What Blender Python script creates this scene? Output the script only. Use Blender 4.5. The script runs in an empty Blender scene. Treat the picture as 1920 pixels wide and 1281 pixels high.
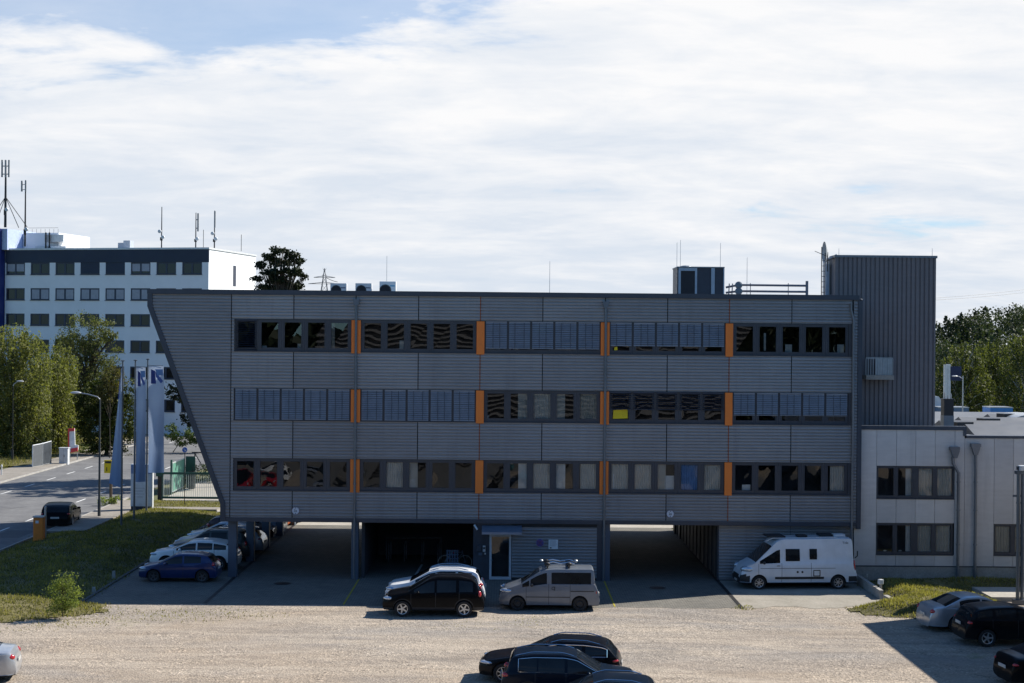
import bpy, math, random
import numpy as np
from mathutils import Vector, Matrix

R = math.radians
SC = bpy.context.scene
COL = SC.collection
rnd = random.Random(7)

# ---------------------------------------------------------------- camera numbers
FPX = 2780.0            # focal length in photo pixels (1920 wide)
CAM = Vector((0.0, -73.2, 11.8))
ROLL = R(0.50)
YAW = R(0.31)
_c, _s = math.cos(ROLL), math.sin(ROLL)
R0 = Vector((math.cos(YAW), -math.sin(YAW), 0)); FW = Vector((math.sin(YAW), math.cos(YAW), 0)); U0 = Vector((0, 0, 1))
CR = _c * R0 + _s * U0
CU = -_s * R0 + _c * U0

def ray(px, py):
    return CR * (px - 960.0) + CU * (640.5 - py) + FW * FPX

def at(px, py, Y):
    d = ray(px, py)
    return CAM + d * ((Y - CAM.y) / d.y)

def gnd(px, py, z=0.0):
    d = ray(px, py)
    return CAM + d * ((z - CAM.z) / d.z)

# ---------------------------------------------------------------- object helpers
ORG = {}

def link(o):
    COL.objects.link(o)
    return o

def tag(o, label, cat, group=None):
    o['label'] = label
    o['category'] = cat
    if group:
        o['group'] = group
    return o

def thing(name, loc, label, cat, group=None, rz=0.0):
    o = link(bpy.data.objects.new(name, None))
    o.empty_display_size = 0.3
    o.location = loc
    o.rotation_euler = (0, 0, rz)
    ORG[o.name] = Vector(loc)
    return tag(o, label, cat, group)

class MB:
    """collects shapes, then links them as one mesh object"""
    def __init__(self):
        self.v = []; self.f = []; self.m = []; self.k = 0
    def mat(self, k):
        self.k = k; return self
    def add(self, vs, fs):
        n = len(self.v)
        self.v.extend([tuple(p) for p in vs])
        for f in fs:
            self.f.append(tuple(i + n for i in f)); self.m.append(self.k)
        return self
    def quad(self, a, b, c, d):
        return self.add([a, b, c, d], [(0, 1, 2, 3)])
    def box(self, x0, y0, z0, x1, y1, z1):
        if x0 > x1: x0, x1 = x1, x0
        if y0 > y1: y0, y1 = y1, y0
        if z0 > z1: z0, z1 = z1, z0
        v = [(x0, y0, z0), (x1, y0, z0), (x1, y1, z0), (x0, y1, z0), (x0, y0, z1), (x1, y0, z1), (x1, y1, z1), (x0, y1, z1)]
        return self.add(v, [(3, 2, 1, 0), (4, 5, 6, 7), (0, 1, 5, 4), (1, 2, 6, 5), (2, 3, 7, 6), (3, 0, 4, 7)])
    def cbox(self, c, sx, sy, sz, rz=0.0):
        n = len(self.v)
        self.box(-sx / 2, -sy / 2, -sz / 2, sx / 2, sy / 2, sz / 2)
        ca, sa = math.cos(rz), math.sin(rz)
        for i in range(n, len(self.v)):
            x, y, z = self.v[i]
            self.v[i] = (c[0] + x * ca - y * sa, c[1] + x * sa + y * ca, c[2] + z)
        return self
    def tube(self, pts, r, n=8, caps=True):
        pts = [Vector(p) for p in pts]
        rs = r if isinstance(r, (list, tuple)) else [r] * len(pts)
        vs = []; fs = []
        prev = None
        for i, p in enumerate(pts):
            t = (pts[min(i + 1, len(pts) - 1)] - pts[max(i - 1, 0)])
            if t.length < 1e-9: t = Vector((0, 0, 1))
            t.normalize()
            if prev is None:
                a = Vector((0, 0, 1)) if abs(t.z) < 0.9 else Vector((1, 0, 0))
                u = t.cross(a).normalized()
            else:
                u = (prev - t * prev.dot(t))
                u = u.normalized() if u.length > 1e-6 else t.orthogonal().normalized()
            prev = u
            w = t.cross(u)
            for k in range(n):
                a = 2 * math.pi * k / n
                vs.append(p + (u * math.cos(a) + w * math.sin(a)) * rs[i])
        for i in range(len(pts) - 1):
            for k in range(n):
                a = i * n + k; b = i * n + (k + 1) % n
                fs.append((a, b, b + n, a + n))
        if caps:
            fs.append(tuple(range(n - 1, -1, -1)))
            fs.append(tuple((len(pts) - 1) * n + k for k in range(n)))
        return self.add(vs, fs)
    def prism(self, poly, axis, a0, a1):
        """poly: 2D points; axis 'y': (x,z) extruded in y; 'x': (y,z) extruded in x; 'z': (x,y)"""
        def P(p, a):
            return (p[0], a, p[1]) if axis == 'y' else (a, p[0], p[1]) if axis == 'x' else (p[0], p[1], a)
        n = len(poly)
        vs = [P(p, a0) for p in poly] + [P(p, a1) for p in poly]
        fs = [tuple(range(n - 1, -1, -1)), tuple(range(n, 2 * n))]
        for i in range(n):
            j = (i + 1) % n
            fs.append((i, j, j + n, i + n))
        return self.add(vs, fs)
    def lathe(self, prof, c=(0, 0, 0), axis='z', n=24, closed=False):
        vs = []; fs = []
        m = len(prof)
        for k in range(n):
            a = 2 * math.pi * k / n
            for r, h in prof:
                if axis == 'z': p = (r * math.cos(a), r * math.sin(a), h)
                elif axis == 'y': p = (r * math.cos(a), h, r * math.sin(a))
                else: p = (h, r * math.cos(a), r * math.sin(a))
                vs.append((p[0] + c[0], p[1] + c[1], p[2] + c[2]))
        for k in range(n):
            k2 = (k + 1) % n
            for i in range(m - 1 + (1 if closed else 0)):
                j = (i + 1) % m
                fs.append((k * m + i, k2 * m + i, k2 * m + j, k * m + j))
        return self.add(vs, fs)
    def ball(self, c, sx, sy, sz, n=10, m=7, rz=0.0):
        vs = []; fs = []
        ca, sa = math.cos(rz), math.sin(rz)
        for i in range(m + 1):
            th = math.pi * i / m
            for k in range(n):
                ph = 2 * math.pi * k / n
                x = sx * math.sin(th) * math.cos(ph); y = sy * math.sin(th) * math.sin(ph); z = sz * math.cos(th)
                vs.append((c[0] + x * ca - y * sa, c[1] + x * sa + y * ca, c[2] + z))
        for i in range(m):
            for k in range(n):
                fs.append((i * n + k, i * n + (k + 1) % n, (i + 1) * n + (k + 1) % n, (i + 1) * n + k))
        return self.add(vs, fs)
    def build(self, name, mats, parent=None, smooth=False, loc=None, bevel=0.0):
        off = ORG.get(parent.name, Vector((0, 0, 0))) if parent is not None else (Vector(loc) if loc is not None else Vector((0, 0, 0)))
        me = bpy.data.meshes.new(name)
        vv = np.array(self.v, dtype=np.float64) - np.array(off)[None, :]
        me.from_pydata(vv.tolist(), [], self.f)
        if not isinstance(mats, (list, tuple)): mats = [mats]
        for mm in mats: me.materials.append(mm)
        if len(mats) > 1:
            me.polygons.foreach_set('material_index', self.m)
        if smooth:
            me.polygons.foreach_set('use_smooth', [True] * len(me.polygons))
            me.update()
            try: me.set_sharp_from_angle(angle=R(38 if smooth is True else smooth))
            except Exception: pass
        me.validate(verbose=False)
        me.update()
        o = link(bpy.data.objects.new(name, me))
        if parent is not None:
            o.parent = parent
            ORG[o.name] = off
        else:
            o.location = off
            ORG[o.name] = off
        if bevel:
            md = o.modifiers.new('bevel', 'BEVEL'); md.width = bevel; md.segments = 2; md.limit_method = 'ANGLE'
        return o

def fast_mesh(name, V, F, mats, parent=None, loc=None, attr=None):
    """V: n x 3 array, F: m x k array of indices (all faces the same size)"""
    off = ORG.get(parent.name, Vector((0, 0, 0))) if parent is not None else (Vector(loc) if loc is not None else Vector((0, 0, 0)))
    V = np.asarray(V, dtype=np.float32) - np.array(off, dtype=np.float32)[None, :]
    F = np.asarray(F, dtype=np.int32)
    me = bpy.data.meshes.new(name)
    me.vertices.add(len(V)); me.vertices.foreach_set('co', V.ravel())
    me.loops.add(F.size); me.loops.foreach_set('vertex_index', F.ravel())
    me.polygons.add(len(F))
    me.polygons.foreach_set('loop_start', np.arange(0, F.size, F.shape[1], dtype=np.int32))
    me.polygons.foreach_set('loop_total', np.full(len(F), F.shape[1], dtype=np.int32))
    if attr is not None:
        a = me.attributes.new('tint', 'FLOAT', 'FACE'); a.data.foreach_set('value', np.asarray(attr, dtype=np.float32))
    me.materials.append(mats)
    me.update(); me.validate()
    o = link(bpy.data.objects.new(name, me))
    if parent is not None:
        o.parent = parent; ORG[o.name] = off
    else:
        o.location = off; ORG[o.name] = off
    return o

def structure(o, kind='structure'):
    o['kind'] = kind
    return o

def copy_tree(o, parent=None):
    c = o.copy(); COL.objects.link(c)
    ORG[c.name] = ORG.get(o.name, Vector((0, 0, 0)))
    if parent is not None: c.parent = parent
    for ch in list(o.children):
        copy_tree(ch, c)
    return c

# ---------------------------------------------------------------- materials
MATS = {}

class NT:
    def __init__(self, name):
        self.m = bpy.data.materials.new(name); self.m.use_nodes = True
        self.t = self.m.node_tree; self.t.nodes.clear()
        self.out = self.n('ShaderNodeOutputMaterial')
    def n(self, typ, **kw):
        nd = self.t.nodes.new(typ)
        for k, v in kw.items(): setattr(nd, k, v)
        return nd
    def l(self, a, b): self.t.links.new(a, b)
    def val(self, nd, **kw):
        for k, v in kw.items(): nd.inputs[k].default_value = v
        return nd
    def coord(self, which='Object'):
        return self.n('ShaderNodeTexCoord').outputs[which]
    def noise(self, scale, detail=4, rough=0.55, vec=None, dist=0.0):
        nd = self.n('ShaderNodeTexNoise')
        nd.inputs['Scale'].default_value = scale; nd.inputs['Detail'].default_value = detail
        nd.inputs['Roughness'].default_value = rough; nd.inputs['Distortion'].default_value = dist
        if vec is not None: self.l(vec, nd.inputs['Vector'])
        return nd.outputs['Fac']
    def mapv(self, vec, scale=(1, 1, 1), loc=(0, 0, 0), rot=(0, 0, 0)):
        nd = self.n('ShaderNodeMapping')
        nd.inputs['Scale'].default_value = scale; nd.inputs['Location'].default_value = loc; nd.inputs['Rotation'].default_value = rot
        self.l(vec, nd.inputs['Vector']); return nd.outputs['Vector']
    def ramp(self, fac, stops, interp='LINEAR'):
        nd = self.n('ShaderNodeValToRGB'); cr = nd.color_ramp; cr.interpolation = interp
        while len(cr.elements) < len(stops): cr.elements.new(0.5)
        for e, (p, c) in zip(cr.elements, stops):
            e.position = p; e.color = (*c, 1) if len(c) == 3 else c
        self.l(fac, nd.inputs['Fac']); return nd.outputs['Color']
    def mix(self, fac, a, b, mode='MIX'):
        nd = self.n('ShaderNodeMix', data_type='RGBA', blend_type=mode)
        for sock, v in ((nd.inputs[0], fac), (nd.inputs[6], a), (nd.inputs[7], b)):
            if isinstance(v, (int, float)): sock.default_value = v
            elif isinstance(v, tuple): sock.default_value = (*v, 1) if len(v) == 3 else v
            else: self.l(v, sock)
        return nd.outputs[2]
    def math(self, op, a, b=0.5, c=None, clamp=False):
        nd = self.n('ShaderNodeMath', operation=op); nd.use_clamp = clamp
        for i, v in enumerate((a, b) if c is None else (a, b, c)):
            if isinstance(v, (int, float)): nd.inputs[i].default_value = v
            else: self.l(v, nd.inputs[i])
        return nd.outputs[0]
    def bump(self, h, strength=0.3, dist=0.02):
        nd = self.n('ShaderNodeBump'); nd.inputs['Strength'].default_value = strength; nd.inputs['Distance'].default_value = dist
        self.l(h, nd.inputs['Height']); return nd.outputs['Normal']
    def pbr(self, color, rough=0.6, metal=0.0, normal=None, spec=0.5, coat=0.0, **kw):
        b = self.n('ShaderNodeBsdfPrincipled')
        for sock, v in (('Base Color', color), ('Roughness', rough), ('Metallic', metal)):
            if isinstance(v, (int, float)): b.inputs[sock].default_value = v
            elif isinstance(v, tuple): b.inputs[sock].default_value = (*v, 1)
            else: self.l(v, b.inputs[sock])
        b.inputs['Specular IOR Level'].default_value = spec
        b.inputs['Coat Weight'].default_value = coat
        if normal is not None: self.l(normal, b.inputs['Normal'])
        for k, v in kw.items(): b.inputs[k.replace('_', ' ')].default_value = v
        return b.outputs[0]
    def done(self, sh):
        self.l(sh, self.out.inputs['Surface']); return self.m

def plain(name, col, rough=0.6, metal=0.0, spec=0.5, vary=0.12, scale=3.0, coat=0.0, grime=0.0):
    """a painted / metal / plastic surface with slight unevenness"""
    if name in MATS: return MATS[name]
    t = NT(name)
    co = t.coord()
    nz = t.noise(scale, 5, 0.6, co)
    a = tuple(c * (1 - vary) for c in col); b = tuple(min(1, c * (1 + vary)) for c in col)
    c = t.ramp(nz, [(0.3, a), (0.7, b)])
    if grime:
        g = t.noise(scale * 0.35, 6, 0.7, t.mapv(co, (1, 1, 0.25)))
        c = t.mix(t.math('MULTIPLY', t.ramp(g, [(0.5, (0, 0, 0)), (0.75, (1, 1, 1))]), grime), c, tuple(x * 0.5 for x in col))
    rr = t.ramp(t.noise(scale * 2, 3, 0.5, co), [(0.3, (max(0, rough - 0.06),) * 3), (0.7, (min(1, rough + 0.06),) * 3)])
    MATS[name] = t.done(t.pbr(c, rr, metal, None, spec, coat))
    return MATS[name]

def paint(name, col, metal=0.0, rough=0.32, spec=0.35, coat=0.55):
    """car paint: flakes under a clear coat, a little road dust low down"""
    if name in MATS: return MATS[name]
    t = NT(name)
    co = t.coord()
    nz = t.noise(2.0, 3, 0.5, co)
    c = t.ramp(nz, [(0.3, tuple(x * 0.92 for x in col)), (0.7, tuple(min(1, x * 1.06) for x in col))])
    sep = t.n('ShaderNodeSeparateXYZ'); t.l(co, sep.inputs[0])
    low = t.n('ShaderNodeMapRange'); low.inputs['From Min'].default_value = 0.75; low.inputs['From Max'].default_value = 0.25
    t.l(sep.outputs['Z'], low.inputs['Value'])
    d = t.math('MULTIPLY', low.outputs[0], t.math('MULTIPLY', t.noise(6, 5, 0.7, co), 0.10))
    c = t.mix(d, c, (0.22, 0.19, 0.15))
    MATS[name] = t.done(t.pbr(c, rough, metal, None, spec, coat, Coat_Roughness=0.05))
    return MATS[name]

def emissive(name, col, strength):
    if name in MATS: return MATS[name]
    t = NT(name); e = t.n('ShaderNodeEmission'); e.inputs[0].default_value = (*col, 1); e.inputs[1].default_value = strength
    MATS[name] = t.done(e.outputs[0]); return MATS[name]

def pane_mat(name, tint=(0.55, 0.60, 0.60), refl=0.15, wave=0.03, wscale=1.1):
    if name in MATS: return MATS[name]
    t = NT(name)
    co = t.coord()
    nz = t.n('ShaderNodeTexNoise'); nz.inputs['Scale'].default_value = wscale; nz.inputs['Detail'].default_value = 0.5
    nz.inputs['Distortion'].default_value = 0.6
    t.l(co, nz.inputs['Vector'])
    sub = t.n('ShaderNodeVectorMath', operation='SUBTRACT'); t.l(nz.outputs['Color'], sub.inputs[0]); sub.inputs[1].default_value = (0.5, 0.5, 0.5)
    sc = t.n('ShaderNodeVectorMath', operation='SCALE'); t.l(sub.outputs[0], sc.inputs[0]); sc.inputs['Scale'].default_value = wave
    geo = t.n('ShaderNodeNewGeometry')
    ad = t.n('ShaderNodeVectorMath', operation='ADD'); t.l(geo.outputs['Normal'], ad.inputs[0]); t.l(sc.outputs[0], ad.inputs[1])
    no = t.n('ShaderNodeVectorMath', operation='NORMALIZE'); t.l(ad.outputs[0], no.inputs[0])
    gl = t.n('ShaderNodeBsdfGlossy'); gl.inputs['Roughness'].default_value = 0.0; t.l(no.outputs[0], gl.inputs['Normal'])
    tr = t.n('ShaderNodeBsdfTransparent'); tr.inputs[0].default_value = (*tint, 1)
    fr = t.n('ShaderNodeLayerWeight'); fr.inputs['Blend'].default_value = 0.25
    fac = t.math('MAXIMUM', fr.outputs['Fresnel'], refl)
    mx = t.n('ShaderNodeMixShader'); t.l(fac, mx.inputs[0]); t.l(tr.outputs[0], mx.inputs[1]); t.l(gl.outputs[0], mx.inputs[2])
    MATS[name] = t.done(mx.outputs[0]); return MATS[name]

def leaf_mat(name, dark, light, trans=0.35):
    if name in MATS: return MATS[name]
    t = NT(name)
    at_ = t.n('ShaderNodeAttribute'); at_.attribute_name = 'tint'
    co = t.coord()
    nz = t.noise(0.9, 3, 0.6, co)
    f = t.math('ADD', t.math('MULTIPLY', at_.outputs['Fac'], 0.65), t.math('MULTIPLY', nz, 0.35))
    c = t.ramp(f, [(0.15, dark), (0.85, light)])
    d = t.n('ShaderNodeBsdfPrincipled'); t.l(c, d.inputs['Base Color']); d.inputs['Roughness'].default_value = 0.6
    d.inputs['Specular IOR Level'].default_value = 0.25
    tr = t.n('ShaderNodeBsdfTranslucent')
    c2 = t.mix(1.0, c, (1.6, 1.7, 0.7), 'MULTIPLY'); t.l(c2, tr.inputs[0])
    mx = t.n('ShaderNodeMixShader'); mx.inputs[0].default_value = trans
    t.l(d.outputs[0], mx.inputs[1]); t.l(tr.outputs[0], mx.inputs[2])
    MATS[name] = t.done(mx.outputs[0]); return MATS[name]
# ================================================================= cars
M_TYRE = plain('tyre_rubber', (0.018, 0.018, 0.019), 0.85, vary=0.2, scale=20)
M_ALLOY = plain('alloy_rim', (0.55, 0.56, 0.58), 0.32, 0.85, scale=8)
M_DARKRIM = plain('dark_rim', (0.10, 0.10, 0.11), 0.4, 0.6, scale=8)
M_STEEL = plain('steel_rim', (0.025, 0.025, 0.027), 0.5, 0.3, scale=8)
M_TRIM = plain('black_plastic', (0.022, 0.022, 0.024), 0.6, vary=0.2)
M_CHROME = plain('chrome', (0.75, 0.76, 0.78), 0.14, 1.0, vary=0.03)
M_HEAD = plain('headlamp_glass', (0.55, 0.60, 0.66), 0.08, 0.55, coat=1.0)
M_TAIL = plain('tail_lamp_red', (0.42, 0.012, 0.015), 0.15, 0.0, coat=1.0, vary=0.25, scale=9)
M_PLATE = plain('number_plate_white', (0.50, 0.50, 0.48), 0.4)
def cglass():
    if 'car_glass' in MATS: return MATS['car_glass']
    t = NT('car_glass')
    co = t.coord()
    c = t.ramp(t.noise(1.5, 2, 0.5, co), [(0.3, (0.006, 0.008, 0.010)), (0.7, (0.014, 0.018, 0.022))])
    MATS['car_glass'] = t.done(t.pbr(c, 0.03, 0.0, None, 0.35))
    return MATS['car_glass']
M_CGLASS = cglass()

def lin(pts, s):
    if s <= pts[0][0]: return pts[0][1]
    for (a, za), (b, zb) in zip(pts, pts[1:]):
        if s <= b:
            return za + (zb - za) * (s - a) / max(1e-9, b - a)
    return pts[-1][1]

def smooth_lin(pts, s, w=0.09):
    tot = 0; acc = 0
    L = pts[-1][0]
    w = min(w, s * 0.9 + 0.004, (L - s) * 0.9 + 0.004)
    for k in range(-4, 5):
        g = 1 - abs(k) / 5.0
        acc += g * lin(pts, s + w * k / 4.0); tot += g
    return acc / tot

WHEELS = {}
def wheel_mesh(r, wd, style):
    key = (round(r, 3), style)
    if key in WHEELS: return WHEELS[key]
    h = wd / 2
    ri = r * 0.66
    t = MB()
    t.lathe([(ri, -h * 0.9), (r * 0.93, -h), (r * 0.985, -h * 0.75), (r, -h * 0.3), (r, h * 0.3), (r * 0.985, h * 0.75), (r * 0.93, h), (ri, h * 0.9), (ri * 0.97, h * 0.5), (ri * 0.97, -h * 0.5)], axis='y', n=28, closed=True)
    tm = t.build('tyre_tmp', M_TYRE, smooth=True)
    g = MB()
    # rim ring, dish, spokes (outer face towards -y side and +y side alike)
    for sg in (-1, 1):
        g.mat(0).lathe([(ri * 1.0, sg * h * 0.92), (ri * 0.90, sg * h * 0.86), (ri * 0.88, sg * h * 0.6)], axis='y', n=28)
        g.mat(1).lathe([(ri * 0.9, sg * h * 0.12), (0.0, sg * h * 0.12)], axis='y', n=28)
        g.lathe([(ri * 0.88, sg * h * 0.6), (ri * 0.88, sg * h * 0.12)], axis='y', n=28); g.mat(0)
        if style == 'steel':
            g.lathe([(ri * 0.9, sg * h * 0.45), (ri * 0.55, sg * h * 0.75), (ri * 0.3, sg * h * 0.62), (0.001, sg * h * 0.62)], axis='y', n=20)
        else:
            ns = 5 if style in ('five', 'dark5') else 7
            for k in range(ns):
                a = 2 * math.pi * k / ns + 0.3
                ca, sa = math.cos(a), math.sin(a)
                wv = ri * (0.15 if ns == 5 else 0.09)
                r0, r1 = ri * 0.15, ri * 0.92
                def P(rr, tt, yy): return (rr * ca - tt * sa, yy, rr * sa + tt * ca)
                y0, y1 = sg * h * 0.55, sg * h * 0.86
                v = [P(r0, -wv, y0), P(r0, wv, y0), P(r1, wv * 0.8, y0), P(r1, -wv * 0.8, y0),
                     P(r0, -wv, y1 * 0.9), P(r0, wv, y1 * 0.9), P(r1, wv * 0.8, y1), P(r1, -wv * 0.8, y1)]
                g.add(v, [(0, 1, 2, 3), (7, 6, 5, 4), (0, 4, 5, 1), (1, 5, 6, 2), (2, 6, 7, 3), (3, 7, 4, 0)])
            g.lathe([(ri * 0.26, sg * h * 0.4), (ri * 0.24, sg * h * 0.84), (0.001, sg * h * 0.88)], axis='y', n=14)
    gm = g.build('rim_tmp', [M_STEEL if style == 'steel' else M_DARKRIM if style in ('dark5', 'dark7') else M_ALLOY, M_STEEL], smooth=35)
    res = (tm.data, gm.data)
    bpy.data.objects.remove(tm); bpy.data.objects.remove(gm)
    WHEELS[key] = res
    return res

def make_car(spec, paint_mat, label, cat, loc, heading, group='cars in and around the car park', name='parked_car'):
    """spec distances run from the nose (s=0) backwards; the car's local +x points to its nose. heading: rotation of +x."""
    S = spec
    L, W, top, belt = S['L'], S['W'], S['top'], S['belt']
    zf = S.get('floor', 0.2); sill = S.get('sill', 0.27)
    wr_ = S['wr']; axles = S['axles']; arch = wr_ + S.get('archgap', 0.055)
    gl0, gl1 = S.get('glass_rows', (0.06, 0.86))
    tum = S.get('tumble', 0.30)
    nose_k, tail_k = S.get('nose_k', 0.26), S.get('tail_k', 0.16)
    root = thing(name, (0, 0, 0), label, cat, group)
    ws = S['screen']; rs = S.get('rear', None)
    sides = S['sides']
    seams = S.get('seams', [])
    st = set()
    def ad(x): st.add(round(min(max(x, 0.0), L), 4))
    for k in range(int(L / 0.12) + 1): ad(k * 0.12)
    for x in (0, 0.02, 0.05, 0.09, 0.15, 0.22, 0.3, L, L - 0.02, L - 0.05, L - 0.09, L - 0.15, L - 0.22, L - 0.3): ad(x)
    for x, z in top: ad(x)
    for a in axles:
        for k in range(0, 19):
            ad(a + arch * math.cos(math.pi * k / 18))
        ad(a - arch - 0.012); ad(a + arch + 0.012)
    for a, b in sides: ad(a); ad(b)
    for a in seams: ad(a - 0.009); ad(a + 0.009)
    ad(ws[0]); ad(ws[1])
    if rs: ad(rs[0]); ad(rs[1])
    xs = sorted(st)
    keep = [xs[0]]
    for x in xs[1:]:
        if x - keep[-1] > 0.008: keep.append(x)
    xs = keep
    def plan(s):
        d0 = 0.75
        k = 1.0
        if s < d0: k = 1 - nose_k * ((d0 - s) / d0) ** 2.6
        if s > L - d0: k = min(k, 1 - tail_k * ((s - (L - d0)) / d0) ** 2.8)
        return k
    def arch_z(s):
        for a in axles:
            d = s - a
            if abs(d) < arch: return wr_ + math.sqrt(max(0, arch * arch - d * d))
        return None
    NR = None
    rings = []
    def ring(s):
        w = W / 2 * plan(s)
        zt = smooth_lin(top, s)
        zb = min(lin(belt, s), zt - 0.045)
        zl = sill
        if s < 0.35: zl = sill + 0.0
        az = arch_z(s)
        lo = max(zl, az) if az else zl
        lo = min(lo, zb - 0.05)
        fz = zf
        pts = [(0, fz), (max(0.05, w - 0.27), fz), (max(0.05, w - 0.27), max(fz, lo - 0.001) if az else fz + 0.001), (w - 0.035, lo)]
        rows = ['under', 'under', 'arch']
        # body side
        for t in (0.0, 0.12, 0.3, 0.5, 0.7, 0.86, 1.0):
            z = lo + 0.012 + (zb - lo - 0.012) * t
            u = (z - sill) / max(0.1, zb - sill)
            y = w * (1 - 0.030 * (2 * (u - 0.5)) ** 2 - (0.028 * max(0, 0.2 - u) / 0.2))
            if 0.62 < u < 0.75: y += 0.004
            pts.append((y, z)); rows.append('lip' if t == 0 else 'side')
        wb = pts[-1][0]
        crown = 0.05
        ze = max(zb + 0.004, zt - crown)
        h = ze - zb
        wr = wb - 0.015 - tum * max(0, h) * (0.8 + 0.4 * h)
        flat = h < 0.12
        for t in (gl0, (gl0 + gl1) / 2, gl1, 1.0):
            b = 0.016 * math.sin(math.pi * t) * (h > 0.2)
            pts.append((wb - 0.015 + (wr - wb + 0.015) * t + b, zb + h * t))
            rows.append('gl_low' if t == gl0 else 'gl_top' if t == 1.0 else 'glass')
        cz = zt - ze
        for f, q in ((0.93, 0.42), (0.72, 0.78), (0.4, 0.95), (0.0, 1.0)):
            pts.append((wr * f, ze + cz * q)); rows.append('roof0' if f == 0.93 else 'roof')
        return pts, rows, zb, ze, zt, w
    for s in xs:
        rings.append(ring(s))
    rows = rings[0][1]
    npt = len(rings[0][0])
    X = lambda s: L / 2 - s
    groups = {}
    def emit(key, quad):
        g = groups.setdefault(key, MB())
        g.add(quad, [(0, 1, 2, 3)])
    def inside(a, b, rng): return rng and a >= rng[0] - 1e-4 and b <= rng[1] + 1e-4
    doors = S.get('doors', [])
    V = {}
    body = MB()
    vid = {}
    def XE(s, z):
        # the ends of the body are rounded in side view: bumper height stands proudest
        e = max(0.0, (0.45 - s) / 0.45); r = max(0.0, (s - L + 0.45) / 0.45)
        q = min(1.6, abs(z - 0.52) / 0.42) ** 2
        return X(s) - e * e * 0.085 * q + r * r * 0.085 * q
    for i, s in enumerate(xs):
        for j, (y, z) in enumerate(rings[i][0]):
            vid[(i, j)] = len(body.v); body.v.append((XE(s, z), y, z))
    nhalf = len(body.v)
    for i, s in enumerate(xs):
        for j, (y, z) in enumerate(rings[i][0]):
            body.v.append((XE(s, z), -y, z))
    def face(i, j, sg, key, mk=0):
        o = 0 if sg > 0 else nhalf
        q = [vid[(i, j)] + o, vid[(i + 1, j)] + o, vid[(i + 1, j + 1)] + o, vid[(i, j + 1)] + o]
        if sg < 0: q = q[::-1]
        if key == 'body':
            body.f.append(tuple(q)); body.m.append(mk)
        else:
            groups.setdefault(key, []).append(tuple(q))
    clad = S.get('cladding', 0)
    for i in range(len(xs) - 1):
        a, b = xs[i], xs[i + 1]
        hh = min(rings[i][3] - rings[i][2], rings[i + 1][3] - rings[i + 1][2])
        seam = any(abs((a + b) / 2 - q) < 0.008 for q in seams)
        for j in range(npt - 1):
            rw = rows[j]
            for sg in (1, -1):
                key = 'body'; mk = 0
                if rw in ('under', 'arch'): mk = 1
                elif rw in ('lip',): mk = 1 if clad else 0
                elif rw == 'side':
                    if clad and j <= 4 + clad - 1 and (a > 0.0): mk = 1
                    if (a >= L - 0.5 and rings[i][0][j + 1][1] < S.get('rear_black', 0.0)) or (b <= 0.5 and rings[i][0][j + 1][1] < S.get('front_black', 0.0)): mk = 1
                    if seam: mk = 1
                    for k, (da, db) in enumerate(doors):
                        if a >= da - 1e-4 and b <= db + 1e-4 and not seam and mk == 0: key = ('door', k, sg)
                elif rw == 'gl_low':
                    mk = 0 if not seam else 1
                elif rw == 'glass':
                    for k, r in enumerate(sides):
                        if inside(a, b, r) and hh > 0.05: key = ('side_window', k, sg)
                    if key == 'body' and S.get('black_pillars') and sides[0][0] < a < sides[-1][1] and hh > 0.05: mk = 1
                elif rw == 'gl_top':
                    pass
                elif rw in ('roof', 'roof0'):
                    if rw == 'roof' and inside(a, b, ws): key = ('windscreen',)
                    elif rw == 'roof' and rs and inside(a, b, rs): key = ('rear_window',)
                face(i, j, sg, key, mk)
    # caps
    for i, fl in ((0, False), (len(xs) - 1, True)):
        lp = [vid[(i, j)] for j in range(npt)]
        rp = [vid[(i, j)] + nhalf for j in range(npt - 2, -1, -1)]
        loop = lp + rp
        body.f.append(tuple(loop if not fl else loop[::-1])); body.m.append(1 if S.get('nose_black') and i == 0 else 0)
    def sub(faces):
        m = MB(); mp = {}
        for q in faces:
            t = []
            for k in q:
                if k not in mp: mp[k] = len(m.v); m.v.append(body.v[k])
                t.append(mp[k])
            m.f.append(tuple(t)); m.m.append(0)
        return m
    bo = body.build('body', [paint_mat, M_TRIM], root, smooth=32)
    dobj = {}
    for key, faces in groups.items():
        mm = M_CGLASS
        nm = key[0]
        if nm == 'door': mm = paint_mat
        o = sub(faces).build(nm, mm, root, smooth=32)
        if nm == 'door': dobj[key] = o
    # helpers on the surface
    def side_y(s, z):
        p = ring(s)[0]
        for (y0, z0), (y1, z1) in zip(p[4:], p[5:]):
            if z0 <= z <= z1 and z1 > z0:
                return y0 + (y1 - y0) * (z - z0) / (z1 - z0)
        return p[4][0]
    def patch(name, s0, s1, z0, z1, mat, sgs=(1, -1), out=0.008, n=4, parent=None):
        for sg in sgs:
            m = MB()
            vs = []
            for a in range(n + 1):
                s = s0 + (s1 - s0) * a / n
                for b in range(n + 1):
                    z = z0 + (z1 - z0) * b / n
                    vs.append((X(s), sg * (side_y(s, z) + out), z))
            fs = []
            for a in range(n):
                for b in range(n):
                    q = (a * (n + 1) + b, (a + 1) * (n + 1) + b, (a + 1) * (n + 1) + b + 1, a * (n + 1) + b + 1)
                    fs.append(q if sg > 0 else q[::-1])
            m.add(vs, fs)
            o = m.build(name, mat, parent or root, smooth=True)
    # door handles
    for key, o in dobj.items():
        da, db = doors[key[1]]
        s = db - 0.16; z = lin(belt, s) - 0.10
        y = side_y(s, z)
        MB().cbox((X(s), key[2] * (y + 0.015), z), 0.17, 0.03, 0.028).build('handle', S.get('handle_mat', paint_mat), o, bevel=0.006)
    # lamps
    hl = S.get('head', (0.22, 0.70, 0.26, 0.085))
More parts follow.
